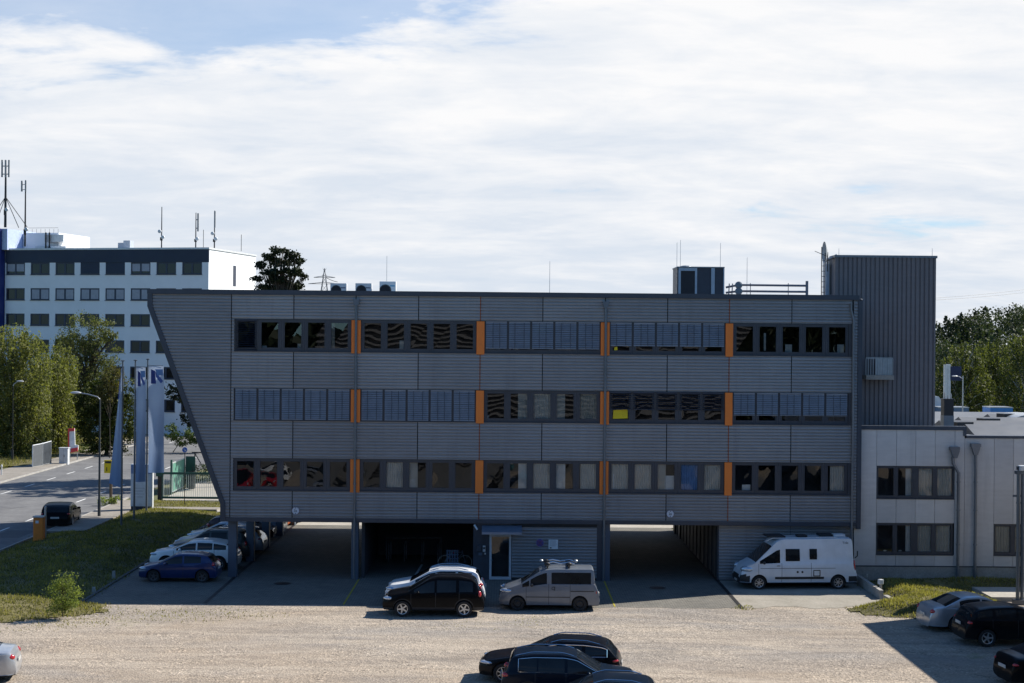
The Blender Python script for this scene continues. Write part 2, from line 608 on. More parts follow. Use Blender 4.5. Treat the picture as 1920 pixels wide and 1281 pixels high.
    for sg in (1, -1):
        w = W / 2 * plan(hl[0])
        MB().ball((X(hl[0]) , sg * (w - 0.17), hl[1]), hl[2], 0.185, hl[3], 14, 9, -sg * 0.5).build('headlight', M_HEAD, root, smooth=True)
        tl = S.get('tail', (L - 0.14, 0.88, 0.14, 0.10))
        w = W / 2 * plan(tl[0])
        MB().ball((X(tl[0] - .075), sg * (w - 0.08), tl[1]), tl[2] * .85, 0.095, tl[3], 14, 9, sg * 0.3).build('tail_light', M_TAIL, root, smooth=True)
        if S.get('fog'):
            MB().ball((X(0.16), sg * (W / 2 * 0.74), 0.42), 0.06, 0.07, 0.05, 10, 6).build('fog_light', M_HEAD, root, smooth=True)
    # mirrors
    ms = S.get('mirror', ws[0] + 0.42)
    for sg in (1, -1):
        z = lin(belt, ms) + 0.07
        y = side_y(ms, z - 0.08)
        m = MB(); m.ball((X(ms), sg * (y + 0.12), z), 0.075, 0.11, 0.075, 10, 7); m.tube([(X(ms), sg * (y - 0.02), z - 0.06), (X(ms), sg * (y + 0.08), z - 0.03)], 0.022, 6)
        m.build('mirror', S.get('mirror_mat', paint_mat), root, smooth=True)
    # grille, plates
    w0 = W / 2 * plan(0.02)
    zt0 = smooth_lin(top, 0.02)
    gz = S.get('grille', (0.48, 0.64))
    g = MB()
    for k in range(4):
        z = gz[0] + (gz[1] - gz[0]) * (k + 0.5) / 4
        g.box(L / 2 - 0.01, -w0 * 0.62, z - 0.012, L / 2 + 0.014, w0 * 0.62, z + 0.012)
    g.box(L / 2 - 0.02, -w0 * 0.66, gz[0], L / 2 + 0.004, w0 * 0.66, gz[1])
    g.build('grille', M_TRIM, root)
    MB().box(L / 2, -0.26, 0.34, L / 2 + 0.018, 0.26, 0.45).build('number_plate', M_PLATE, root)
    pz = S.get('plate_z', 0.62)
    MB().box(-L / 2 - 0.014, -0.26, pz, -L / 2 + 0.01, 0.26, pz + 0.11).build('number_plate', M_PLATE, root)
    # rails and chrome
    if S.get('rails'):
        ra, rb = S['rails']
        for sg in (1, -1):
            pts = []
            n = 12
            for k in range(n + 1):
                s = ra + (rb - ra) * k / n
                p = ring(s)[0][-4]
                lift = 0.05 * min(1, 4 * min(k, n - k) / n)
                pts.append((X(s), sg * (p[0] - 0.03), p[1] + 0.008 + lift))
            MB().tube(pts, 0.019, 6).build('roof_rail', S.get('rail_mat', M_TRIM), root, smooth=True)
    if S.get('chrome'):
        ca, cb = sides[0][0] , sides[-1][1]
        for sg in (1, -1):
            lo = []; hi = []
            jl = rows.index('gl_low') + 1; jh = jl + 2
            jl = npt - 8; jh = npt - 6
            n = 26
            for k in range(n + 1):
                s = ca + (cb - ca) * k / n
                p = ring(s)[0]
                lo.append((X(s), sg * (p[jl][0] + 0.006), p[jl][1])); hi.append((X(s), sg * (p[jh][0] + 0.006), p[jh][1]))
            MB().tube(lo + hi[::-1] + [lo[0]], 0.013, 5).build('window_trim', M_CHROME, root, smooth=True)
    for pt in S.get('patches', []):
        patch(*pt[:6], **(pt[6] if len(pt) > 6 else {}))
    for ex in S.get('extra', []):
        ex(root, X, ring, side_y)
    # wheels
    wd = S.get('wheel_w', 0.215)
    tm, gm = wheel_mesh(wr_, wd, S.get('rim', 'five'))
    for a in axles:
        for sg in (1, -1):
            o = link(bpy.data.objects.new('wheel', tm)); o.parent = root
            o.location = (X(a), sg * (W / 2 - wd / 2 - 0.015), wr_)
            o.rotation_euler = (0, rnd.uniform(0, 1.2), 0)
            q = link(bpy.data.objects.new('rim', gm)); q.parent = o
    root.location = (loc[0], loc[1], loc[2] if len(loc) > 2 else 0.0)
    root.rotation_euler = (0, 0, heading)
    k = S.get('scale', 1.0); root.scale = (k, k, k)
    return root

SUV = dict(L=4.35, W=1.84, wr=0.345, axles=(0.86, 3.49), sill=0.33, floor=0.24,
           top=[(0, .66), (.05, .80), (.22, .93), (.9, 1.05), (1.1, 1.09), (1.95, 1.60), (2.35, 1.68), (3.3, 1.68), (3.78, 1.62), (4.0, 1.50), (4.24, 1.12), (4.31, 1.0), (4.35, .55)],
           belt=[(0, .72), (1.1, .98), (4.2, 1.06), (4.35, 1.0)], screen=(1.1, 1.95), rear=(3.9, 4.24),
           sides=[(1.35, 2.22), (2.32, 3.14), (3.24, 3.86)], seams=[1.22, 2.27, 3.28], doors=[(1.24, 2.25), (2.29, 3.26)], rails=(2.0, 3.7), cladding=1,
           tail=(4.2, 0.92, .13, .2), head=(.26, .78, .26, .1), grille=(.55, .7), plate_z=.78, fog=True)
def var(base, **kw):
    d = dict(base); d.update(kw); return d
TIGUAN = var(SUV, L=4.5, W=1.84, axles=(.9, 3.58), sides=[(1.4, 2.3), (2.4, 3.25), (3.3, 3.9)], seams=[1.28, 2.35, 3.35], doors=[(1.3, 2.33), (2.37, 3.33)],
             top=[(0, .70), (.05, .86), (.2, .97), (.95, 1.06), (1.2, 1.1), (2.0, 1.58), (2.4, 1.655), (3.4, 1.655), (4.05, 1.58), (4.2, 1.48), (4.4, 1.1), (4.46, 1.0), (4.5, .55)],
             belt=[(0, .74), (1.2, 1.0), (4.3, 1.06), (4.5, 1.0)], screen=(1.2, 2.0), rear=(4.08, 4.4), rails=(2.1, 4.0), rail_mat=M_CHROME, chrome=True,
             tail=(4.36, .95, .2, .1), head=(.26, .80, .28, .08), rim='seven')
WAGON = dict(L=4.94, W=1.87, wr=0.34, axles=(0.87, 3.84), sill=0.26, floor=0.18,
             top=[(0, .58), (.05, .70), (.25, .80), (1.4, .98), (1.55, 1.01), (2.4, 1.42), (2.8, 1.49), (3.7, 1.48), (4.3, 1.41), (4.5, 1.32), (4.82, 1.0), (4.9, .92), (4.94, .5)],
             belt=[(0, .64), (1.5, .90), (4.8, .99), (4.94, .9)], screen=(1.55, 2.4), rear=(4.4, 4.82),
             sides=[(1.85, 2.72), (2.8, 3.58), (3.65, 4.45)], seams=[1.68, 2.76, 3.72], doors=[(1.7, 2.74), (2.78, 3.7)], rails=(2.5, 4.2), rail_mat=M_CHROME, chrome=True,
             tail=(4.76, .86, .2, .085), head=(.3, .68, .3, .075), grille=(.44, .62), plate_z=.6, rim='seven', fog=True)
SEDAN = dict(L=4.85, W=1.85, wr=0.335, axles=(0.86, 3.73), sill=0.26, floor=0.18,
             top=[(0, .56), (.05, .68), (.25, .78), (1.3, .96), (1.45, .99), (2.3, 1.38), (2.7, 1.46), (3.2, 1.45), (3.5, 1.39), (4.22, 1.08), (4.68, 1.05), (4.79, .98), (4.85, .5)],
             belt=[(0, .62), (1.45, .90), (4.0, .98), (4.85, .95)], screen=(1.45, 2.3), rear=(3.48, 4.2),
             sides=[(1.75, 2.62), (2.7, 3.6)], seams=[1.6, 2.66, 3.55], doors=[(1.62, 2.64), (2.68, 3.53)],
             tail=(4.70, .84, .22, .12), head=(.28, .68, .28, .08), plate_z=.62, rim='five', nose_k=.26, tail_k=.26)
HATCH = dict(L=4.0, W=1.70, wr=0.315, axles=(0.80, 3.27), sill=0.25, floor=0.18,
             top=[(0, .56), (.05, .68), (.2, .79), (.85, .93), (1.0, .97), (1.85, 1.40), (2.2, 1.45), (3.0, 1.43), (3.45, 1.36), (3.62, 1.27), (3.88, .98), (3.95, .9), (4.0, .5)],
             belt=[(0, .62), (1.0, .88), (3.8, 1.0), (4.0, .9)], screen=(1.0, 1.85), rear=(3.52, 3.88),
             sides=[(1.3, 2.25), (2.34, 3.2)], seams=[1.15, 2.3], doors=[(1.17, 2.28)],
             tail=(3.86, .90, .14, .12), head=(.26, .70, .26, .085), plate_z=.62, rim='dark5')
VAN = dict(L=4.4, W=1.70, wr=0.31, axles=(0.80, 3.525), sill=0.27, floor=0.2, archgap=.06,
           top=[(0, .62), (.05, .82), (.2, .96), (.8, 1.16), (.95, 1.22), (1.65, 1.68), (1.95, 1.82), (2.4, 1.86), (4.1, 1.86), (4.24, 1.78), (4.34, 1.35), (4.38, 1.0), (4.4, .5)],
           belt=[(0, .72), (.7, .95), (.95, 1.02), (2.0, 1.16), (4.4, 1.16)], screen=(.95, 1.75), rear=(4.2, 4.36), tumble=.14, nose_k=.22, tail_k=.08,
           sides=[(1.0, 1.3), (1.36, 2.08), (2.28, 4.02)], seams=[1.18, 2.16, 3.1], doors=[(1.2, 2.14), (2.18, 3.08)], glass_rows=(.03, .80), rim='steel',
           tail=(4.3, .82, .08, .2), head=(.3, .86, .3, .11), grille=(.5, .66), plate_z=.6, mirror=1.42, mirror_mat=M_TRIM,
           patches=[('moulding', 1.15, 3.1, .60, .635, M_TRIM), ('door_rail', 3.12, 4.15, .86, .90, M_TRIM)])
CAMPER = dict(L=5.99, W=2.05, wr=0.34, axles=(0.95, 4.985), sill=0.36, floor=0.26, archgap=.07,
              top=[(0, .62), (.06, .95), (.22, 1.14), (.62, 1.30), (.78, 1.38), (1.55, 2.10), (1.85, 2.40), (2.2, 2.53), (5.6, 2.56), (5.86, 2.48), (5.94, 1.9), (5.97, 1.2), (5.99, .5)],
              belt=[(0, .84), (.62, 1.10), (.9, 1.28), (5.99, 1.32)], screen=(.78, 1.62), rear=None, tumble=.11, nose_k=.24, tail_k=.07,
              sides=[(.98, 2.02)], seams=[.92, 2.1, 3.6], doors=[(.93, 2.09)], glass_rows=(.03, .62), rim='alloyvan', handle_mat=M_TRIM,
              tail=(5.9, 1.1, .06, .36), head=(.36, 1.0, .34, .17), grille=(.5, .72), plate_z=.7, mirror=1.18, mirror_mat=M_TRIM, front_black=.78, nose_black=True, rear_black=.70,
              patches=[('moulding', 1.75, 4.25, .52, .64, M_TRIM), ('side_line', 1.0, 5.9, 1.055, 1.075, M_TRIM)])
# ================================================================= sun, sky, camera
from mathutils import noise as mnoise
SUN_EL, SUN_AZ = R(40.6), R(63.6)      # azimuth measured from +Y towards +X
SUN_DIR = Vector((math.sin(SUN_AZ) * math.cos(SUN_EL), math.cos(SUN_AZ) * math.cos(SUN_EL), math.sin(SUN_EL)))
sl = bpy.data.lights.new('sun', 'SUN'); sl.energy = 5.0; sl.angle = R(0.53); sl.color = (1.0, 0.94, 0.84)
so = link(bpy.data.objects.new('sun', sl)); so.rotation_euler = (-SUN_DIR).to_track_quat('-Z', 'Y').to_euler(); so.location = (60, 40, 90)

def make_world():
    w = bpy.data.worlds.new('World'); SC.world = w; w.use_nodes = True
    t = w.node_tree; t.nodes.clear()
    n = lambda typ, **k: [setattr(nd, a, b) or nd for nd in [t.nodes.new(typ)] for a, b in (k.items() or [('label', '')])][0]
    L = t.links.new
    def M(op, a, b=0.5, clamp=False):
        nd = t.nodes.new('ShaderNodeMath'); nd.operation = op; nd.use_clamp = clamp
        for i, v in enumerate((a, b)):
            if isinstance(v, (int, float)): nd.inputs[i].default_value = v
            else: L(v, nd.inputs[i])
        return nd.outputs[0]
    def MR(v, a, b, c=0.0, d=1.0, interp='SMOOTHSTEP'):
        nd = t.nodes.new('ShaderNodeMapRange'); nd.interpolation_type = interp
        L(v, nd.inputs['Value'])
        for k, x in (('From Min', a), ('From Max', b), ('To Min', c), ('To Max', d)): nd.inputs[k].default_value = x
        return nd.outputs[0]
    def NZ(vec, scale, detail=6, rough=.55, dist=0.0):
        nd = t.nodes.new('ShaderNodeTexNoise'); nd.inputs['Scale'].default_value = scale; nd.inputs['Detail'].default_value = detail
        nd.inputs['Roughness'].default_value = rough; nd.inputs['Distortion'].default_value = dist
        L(vec, nd.inputs['Vector']); return nd.outputs['Fac']
    sky = t.nodes.new('ShaderNodeTexSky'); sky.sky_type = 'NISHITA'; sky.sun_disc = False
    sky.sun_elevation = SUN_EL; sky.sun_rotation = SUN_AZ; sky.air_density = 1.0; sky.dust_density = 0.6; sky.ozone_density = 1.6
    tc = t.nodes.new('ShaderNodeTexCoord')
    sep = t.nodes.new('ShaderNodeSeparateXYZ'); L(tc.outputs['Generated'], sep.inputs[0])
    x, y, z = sep.outputs
    zz = M('ADD', M('MAXIMUM', z, 0.0), 0.16)
    cx = t.nodes.new('ShaderNodeCombineXYZ'); L(M('DIVIDE', x, zz), cx.inputs[0]); L(M('DIVIDE', y, zz), cx.inputs[1])
    mp = t.nodes.new('ShaderNodeMapping'); mp.inputs['Scale'].default_value = (0.75, 1.0, 1.0); mp.inputs['Location'].default_value = (3.1, 1.7, 0.4); L(cx.outputs[0], mp.inputs[0])
    v = mp.outputs[0]
    big = NZ(v, 1.15, 7, .58, 0.25)
    mid = NZ(v, 3.2, 7, .60, 0.5)
    fine = NZ(v, 9.0, 5, .6, 0.3)
    # how much of the sky is cloud: a full deck low on the sunny side, breaking up higher and behind
    front = MR(y, -0.15, 0.55)
    ze = M('SUBTRACT', z, M('MULTIPLY', x, 0.085))
    low = MR(ze, 0.277, 0.145, 0.0, 1.0, 'LINEAR')
    cover = M('MULTIPLY', low, front)
    dens = M('ADD', M('ADD', M('MULTIPLY', big, 0.62), M('MULTIPLY', mid, 0.30)), M('MULTIPLY', fine, 0.10))
    thr = MR(cover, 0.0, 0.85, 0.61, 0.29, 'LINEAR')
    nd = t.nodes.new('ShaderNodeMath'); nd.operation = 'SUBTRACT'; L(dens, nd.inputs[0]); L(thr, nd.inputs[1])
    mask = MR(nd.outputs[0], -0.015, 0.13)
    thin = M('MULTIPLY', M('MULTIPLY', MR(z, 0.48, 0.20), MR(y, 0.1, 0.6)), M('ADD', 0.30, M('MULTIPLY', big, 0.36)))
    mask = M('MAXIMUM', mask, thin)
    # deck shade: grey-blue bases low down, white tops, brighter towards the sun
    up = MR(z, 0.01, 0.19)
    sunw = MR(x, -0.35, 0.45, 0.0, 1.0, 'LINEAR')
    stv = t.nodes.new('ShaderNodeMapping'); stv.inputs['Scale'].default_value = (0.62, 1.25, 1.0); stv.inputs['Location'].default_value = (0.7, 5.2, 0); L(cx.outputs[0], stv.inputs[0])
    streak = NZ(stv.outputs[0], 2.6, 7, .62, 0.6)
    lum = M('ADD', M('ADD', M('MULTIPLY', mid, 0.40), M('MULTIPLY', fine, 0.16)), M('MULTIPLY', streak, 0.34))
    lum = M('ADD', lum, M('ADD', M('MULTIPLY', up, 0.14), 0.105))
    lum = M('ADD', lum, M('MULTIPLY', sunw, 0.09))
    ramp = t.nodes.new('ShaderNodeValToRGB'); cr = ramp.color_ramp
    cr.elements[0].position = 0.44; cr.elements[0].color = (0.64, 0.73, 0.85, 1)
    cr.elements[1].position = 0.80; cr.elements[1].color = (0.97, 0.97, 0.98, 1)
    e = cr.elements.new(0.60); e.color = (0.74, 0.80, 0.885, 1)
    L(lum, ramp.inputs[0])
    cs = t.nodes.new('ShaderNodeVectorMath'); cs.operation = 'SCALE'; cs.inputs['Scale'].default_value = CLOUD_GAIN; L(ramp.outputs[0], cs.inputs[0])
    ss = t.nodes.new('ShaderNodeVectorMath'); ss.operation = 'MULTIPLY'; ss.inputs[1].default_value = SKY_TINT; L(sky.outputs[0], ss.inputs[0])
    mx = t.nodes.new('ShaderNodeMix'); mx.data_type = 'RGBA'; L(mask, mx.inputs[0]); L(ss.outputs[0], mx.inputs[6]); L(cs.outputs[0], mx.inputs[7])
    bg = t.nodes.new('ShaderNodeBackground'); bg.inputs['Strength'].default_value = SKY_STR; L(mx.outputs[2], bg.inputs[0])
    out = t.nodes.new('ShaderNodeOutputWorld'); L(bg.outputs[0], out.inputs[0])
EXPO = 0.6
SKY_STR = 0.075
SKY_TINT = (0.60, 0.92, 1.22)
CLOUD_GAIN = 1.0 / SKY_STR / (2 ** EXPO)
make_world()
SC.view_settings.view_transform = 'Standard'; SC.view_settings.look = 'None'; SC.view_settings.gamma = 1.0
SC.view_settings.exposure = EXPO
SC.view_settings.use_curve_mapping = False

cd = bpy.data.cameras.new('camera'); cam = link(bpy.data.objects.new('camera', cd))
cd.sensor_width = 36.0; cd.lens = FPX / 1920.0 * 36.0; cd.clip_start = 0.5; cd.clip_end = 6000
mtx = Matrix((CR, CU, -FW)).transposed().to_4x4(); mtx.translation = CAM
cam.matrix_world = mtx
SC.camera = cam
SC.cycles.max_bounces = 8; SC.cycles.transparent_max_bounces = 16
SC.cycles.use_denoising = True
SC.cycles.caustics_reflective = False; SC.cycles.caustics_refractive = False
SC.cycles.sample_clamp_indirect = 6.0

# ================================================================= ground materials
def gravel_mat():
    t = NT('gravel_lot')
    co = t.coord()
    p1 = t.noise(0.07, 5, 0.6, t.mapv(co, (0.6, 1.0, 1), rot=(0, 0, 0.15)), 0.6)
    p2 = t.noise(0.35, 5, 0.65, t.mapv(co, (0.35, 1.0, 1)), 0.8)
    tr = t.noise(0.55, 6, 0.7, t.mapv(co, (0.16, 1.0, 1), rot=(0, 0, 0.10)), 2.2)     # wheel tracks along the lot
    sand = (0.335, 0.276, 0.216); grey = (0.280, 0.254, 0.228); pale = (0.41, 0.350, 0.282)
    c = t.mix(t.ramp(p1, [(0.42, (0, 0, 0)), (0.58, (1, 1, 1))]), sand, grey)
    c = t.mix(t.math('MULTIPLY', t.ramp(p2, [(0.45, (0, 0, 0)), (0.62, (1, 1, 1))]), 0.75), c, pale)
    c = t.mix(t.math('MULTIPLY', t.ramp(tr, [(0.50, (0, 0, 0)), (0.62, (1, 1, 1))]), 0.42), c, (0.205, 0.175, 0.148))
    vo = t.n('ShaderNodeTexVoronoi'); vo.inputs['Scale'].default_value = 15.0; t.l(co, vo.inputs['Vector'])
    st = t.n('ShaderNodeSeparateColor'); t.l(vo.outputs['Color'], st.inputs[0])
    sp = t.ramp(st.outputs[0], [(0.0, (0.42, 0.42, 0.42)), (0.3, (0.92, 0.92, 0.92)), (0.8, (1.08, 1.07, 1.05)), (1.0, (1.75, 1.7, 1.65))])
    stony = t.noise(0.30, 5, 0.7, t.mapv(co, (0.7, 1.0, 1), loc=(4, 9, 0)), 1.0)
    c = t.mix(t.ramp(stony, [(0.42, (0.25, 0.25, 0.25)), (0.60, (0.95, 0.95, 0.95))]), c, sp, 'MULTIPLY')
    g2 = t.noise(2.2, 6, 0.75, co)
    c = t.mix(0.45, c, t.ramp(g2, [(0.33, (0.68, 0.66, 0.64)), (0.5, (1, 1, 1)), (0.68, (1.22, 1.2, 1.18))]), 'MULTIPLY')
    g3 = t.noise(5.5, 3, 0.8, co)
    c = t.mix(t.math('MULTIPLY', t.ramp(g3, [(0.66, (0, 0, 0)), (0.74, (1, 1, 1))]), 0.5), c, (0.12, 0.10, 0.085))
    dk = t.noise(0.9, 4, 0.7, co, 0.3)
    c = t.mix(t.math('MULTIPLY', t.ramp(dk, [(0.70, (0, 0, 0)), (0.76, (1, 1, 1))]), 0.55), c, (0.15, 0.135, 0.11))
    wd = t.noise(0.22, 7, 0.75, co, 0.4)
    c = t.mix(t.math('MULTIPLY', t.ramp(wd, [(0.64, (0, 0, 0)), (0.72, (1, 1, 1))]), 0.6), c, (0.20, 0.22, 0.08))
    # wheel tracks: pairs of worn lines that swing across the lot
    sp_ = t.n('ShaderNodeSeparateXYZ'); t.l(co, sp_.inputs[0]); gx_, gy_ = sp_.outputs[0], sp_.outputs[1]
    wob = t.math('MULTIPLY', t.math('SUBTRACT', t.noise(0.12, 2, 0.5, co), 0.5), 3.0)
    tot = None
    for y0, amp, k, ph in ((-10.4, 0.9, 0.11, 0.4), (-12.6, 1.4, 0.085, 2.0), (-14.8, 1.0, 0.13, 4.1), (-17.5, 2.2, 0.07, 1.1), (-20.5, 1.6, 0.10, 3.0)):
        yc = t.math('ADD', t.math('MULTIPLY', t.math('SINE', t.math('ADD', t.math('MULTIPLY', gx_, k), ph)), amp), y0)
        dd = t.math('ABSOLUTE', t.math('SUBTRACT', t.math('ABSOLUTE', t.math('SUBTRACT', t.math('ADD', gy_, wob), yc)), 0.76))
        mk = t.math('SUBTRACT', 1.0, t.math('DIVIDE', dd, 0.26), clamp=True)
        tot = mk if tot is None else t.math('MAXIMUM', tot, mk)
    brk = t.ramp(t.noise(0.5, 4, 0.7, co), [(0.38, (0, 0, 0)), (0.60, (1, 1, 1))])
    c = t.mix(t.math('MULTIPLY', t.math('MULTIPLY', tot, brk), 0.62), c, (0.44, 0.37, 0.295))
    c = t.mix(t.math('MULTIPLY', t.ramp(t.noise(0.16, 5, 0.65, t.mapv(co, (0.8, 1, 1), loc=(11, 3, 0)), 0.8), [(0.56, (0, 0, 0)), (0.68, (1, 1, 1))]), 0.5), c, (0.20, 0.178, 0.155))
    h = t.math('ADD', t.math('MULTIPLY', vo.outputs['Distance'], 0.5), t.math('ADD', t.math('MULTIPLY', g2, 1.2), t.math('MULTIPLY', p2, 2.0)))
    return t.done(t.pbr(c, 0.95, 0, t.bump(h, 0.75, 0.06), 0.2))
M_GRAVEL = gravel_mat()

def paver_mat():
    t = NT('concrete_pavers')
    co = t.coord()
    br = t.n('ShaderNodeTexBrick'); br.inputs['Scale'].default_value = 1.0; br.inputs['Brick Width'].default_value = 0.24; br.inputs['Row Height'].default_value = 0.18
    br.inputs['Mortar Size'].default_value = 0.012; br.inputs['Color1'].default_value = (0.155, 0.15, 0.135, 1); br.inputs['Color2'].default_value = (0.19, 0.182, 0.162, 1); br.inputs['Mortar'].default_value = (0.075, 0.07, 0.065, 1)
    t.l(co, br.inputs['Vector'])
    n1 = t.noise(0.35, 6, 0.65, co); n2 = t.noise(2.5, 5, 0.7, co)
    c = t.mix(0.85, br.outputs['Color'], t.ramp(n1, [(0.3, (0.72, 0.71, 0.7)), (0.7, (1.18, 1.16, 1.12))]), 'MULTIPLY')
    c = t.mix(0.6, c, t.ramp(n2, [(0.3, (0.75, 0.75, 0.75)), (0.7, (1.2, 1.2, 1.2))]), 'MULTIPLY')
    c = t.mix(t.math('MULTIPLY', t.ramp(t.noise(0.6, 4, 0.6, co, 0.5), [(0.63, (0, 0, 0)), (0.72, (1, 1, 1))]), 0.5), c, (0.10, 0.10, 0.09))
    return t.done(t.pbr(c, 0.85, 0, t.bump(br.outputs['Fac'], -0.3, 0.01), 0.3))
M_PAVER = paver_mat()

def concrete_mat(name, a, b, sc=0.5, bump=0.2):
    t = NT(name)
    co = t.coord()
    n1 = t.noise(sc, 7, 0.65, co, 0.4); n2 = t.noise(sc * 9, 5, 0.7, co)
    c = t.ramp(n1, [(0.3, a), (0.7, b)])
    c = t.mix(0.7, c, t.ramp(n2, [(0.3, (0.75, 0.75, 0.75)), (0.7, (1.2, 1.2, 1.2))]), 'MULTIPLY')
    return t.done(t.pbr(c, 0.9, 0, t.bump(n2, bump, 0.02), 0.25))
M_CONC = concrete_mat('yard_concrete', (0.34, 0.315, 0.275), (0.44, 0.41, 0.36))
M_APRON = concrete_mat('worn_apron', (0.26, 0.24, 0.20), (0.35, 0.32, 0.275), 0.8, 0.4)
M_WALK = concrete_mat('pavement_slabs', (0.23, 0.21, 0.18), (0.31, 0.28, 0.245), 0.7)
M_KERB = concrete_mat('kerb_stone', (0.28, 0.27, 0.25), (0.42, 0.40, 0.37), 1.5)
M_ASPH = concrete_mat('asphalt', (0.115, 0.115, 0.12), (0.20, 0.198, 0.195), 0.35)
M_PATCH = concrete_mat('asphalt_patch', (0.09, 0.09, 0.092), (0.12, 0.12, 0.12), 0.6)
M_LINEW = concrete_mat('road_paint_white', (0.55, 0.55, 0.53), (0.78, 0.78, 0.76), 2.0)
M_LINEY = concrete_mat('road_paint_yellow', (0.34, 0.28, 0.03), (0.46, 0.38, 0.05), 2.0)
M_SOIL = concrete_mat('lawn_soil', (0.080, 0.074, 0.030), (0.19, 0.165, 0.075), 0.5, 0.6)
M_FIELD = concrete_mat('far_ground', (0.10, 0.11, 0.05), (0.17, 0.165, 0.09), 0.05)
M_DRAIN = plain('drain_grate', (0.02, 0.02, 0.022), 0.6, 0.3)

def sheet(name, poly, z, mat):
    m = MB(); m.add([(x, y, z) for x, y in poly], [tuple(range(len(poly)))])
    o = m.build(name, mat); return structure(o)
def rect(x0, y0, x1, y1): return [(x0, y0), (x1, y0), (x1, y1), (x0, y1)]

sheet('ground', rect(-3000, -400, 3000, 4000), -0.03, M_FIELD)
sheet('gravel_lot', [(-60, -140), (70, -140), (70, 0.2), (10.8, 0.2), (10.8, -6.9), (-17.5, -6.9), (-18.5, -7.5), (-26, -8), (-60, -8)], 0.0, M_GRAVEL)
# paved courtyard: its front edge wanders a little where gravel spills over it
edge = []
xx = -18.7
while xx < 10.75:
    edge.append((xx, -7.25 + 0.10 * math.sin(xx * 1.3) + 0.07 * math.sin(xx * 3.7 + 1)))
    xx += 0.4
edge.append((10.75, -7.3))
sheet('added_unseen_asphalt', rect(-34, -76, 34, -44), 0.008, M_ASPH)  # out-of-view asphalt, added to darken what the lowest windows mirror
sheet('paving', edge + [(10.75, 21.2), (-18.7, 21.2)], 0.006, M_PAVER)
ap = []
xx = 10.75
while xx < 17.45:
    ap.append((xx, -6.9 + 0.25 * math.sin(xx * 2.1) + 0.12 * math.sin(xx * 5.3)))
    xx += 0.3
sheet('apron', ap + [(17.5, -6.6), (17.5, 0.5), (10.75, 0.5)], 0.010, M_APRON)
sheet('yard', [(-19.5, 21.2), (45, 21.2), (45, 62), (-25, 62), (-25, 32), (-19.5, 28.5)], 0.012, M_CONC)
# drains and yellow bay lines are flush metal / paint strips in the paving
sheet('drain_channel', rect(-13.33, -7.0, -13.15, 27.5), 0.016, M_DRAIN)
sheet('drain_channel', rect(10.62, -7.3, 10.80, 14.0), 0.018, M_DRAIN)
for nm, x in (('bay_line', -7.05), ('bay_line', 5.05)):
    sheet(nm, rect(x - .035, -7.1, x + .035, -0.1), 0.017, M_LINEY)
sheet('bay_line', [(-4.42, 0.9), (-4.30, 0.9), (-4.15, 5.0), (-4.27, 5.0)], 0.017, M_LINEW)
for mx, my in ((-10.6, -1.5), (7.5, -1.9)):
    m = MB(); m.lathe([(0.40, 0.0), (0.33, 0.004), (0.0, 0.004)], (mx, my, 0.018), n=24)
    tag(m.build('manhole_cover', M_DRAIN, loc=(mx, my, 0.018)), 'round dark manhole cover in the paving ' + ('near the blue hatchback' if mx < 0 else 'left of the camper van'), 'manhole cover', 'manhole covers in the paving')

# road on the left, running away from the viewer
sheet('road', [(-40.5, -60), (-27.5, -60), (-27.5, 36), (-27.2, 60), (-24, 78), (-8, 84), (-8, 96), (-24, 95), (-27, 130), (-27, 170), (-40.5, 170)], 0.0, M_ASPH)
sheet('road_patch', rect(-30.2, 14, -28.4, 17.5), 0.004, M_PATCH)
sheet('road_patch', [(-38.8, 22.5), (-38.6, 22.5), (-33.0, 30.0), (-33.2, 30.0)], 0.005, M_PATCH)
for x in (-30.55, -37.7):
    y = -6.0 if x > -35 else 16
    while y < 110:
        sheet('road_marking', rect(x - .07, y, x + .07, y + 2.4), 0.006, M_LINEW)
        y += 5.6
m = MB(); m.box(-27.5, 16.5, 0.0, -25.3, 34, 0.11); structure(m.build('pavement', M_WALK))
m = MB(); m.box(-27.62, -60, 0.0, -27.5, 36, 0.125); structure(m.build('kerb', M_KERB))
m = MB(); m.box(-44.2, -60, 0.0, -40.62, 120, 0.11); structure(m.build('pavement', M_WALK))
m = MB(); m.box(-40.62, -60, 0.0, -40.5, 150, 0.125); structure(m.build('kerb', M_KERB))
m = MB(); m.box(-27.5, 28.6, 0.0, -19.6, 30.0, 0.10); structure(m.build('path', M_WALK))
m = MB(); m.box(-18.80, -6.9, 0.0, -18.66, 27.5, 0.06); structure(m.build('kerb', M_PATCH))
m = MB()
m.box(17.5, -4.6, 0.0, 17.68, 0.2, 0.42)
m.cbox((17.66, -6.0, 0.16), 0.20, 1.5, 0.32, 0.06); m.cbox((17.80, -7.4, 0.12), 0.20, 1.1, 0.24, 0.22)
structure(m.build('kerb', M_KERB))

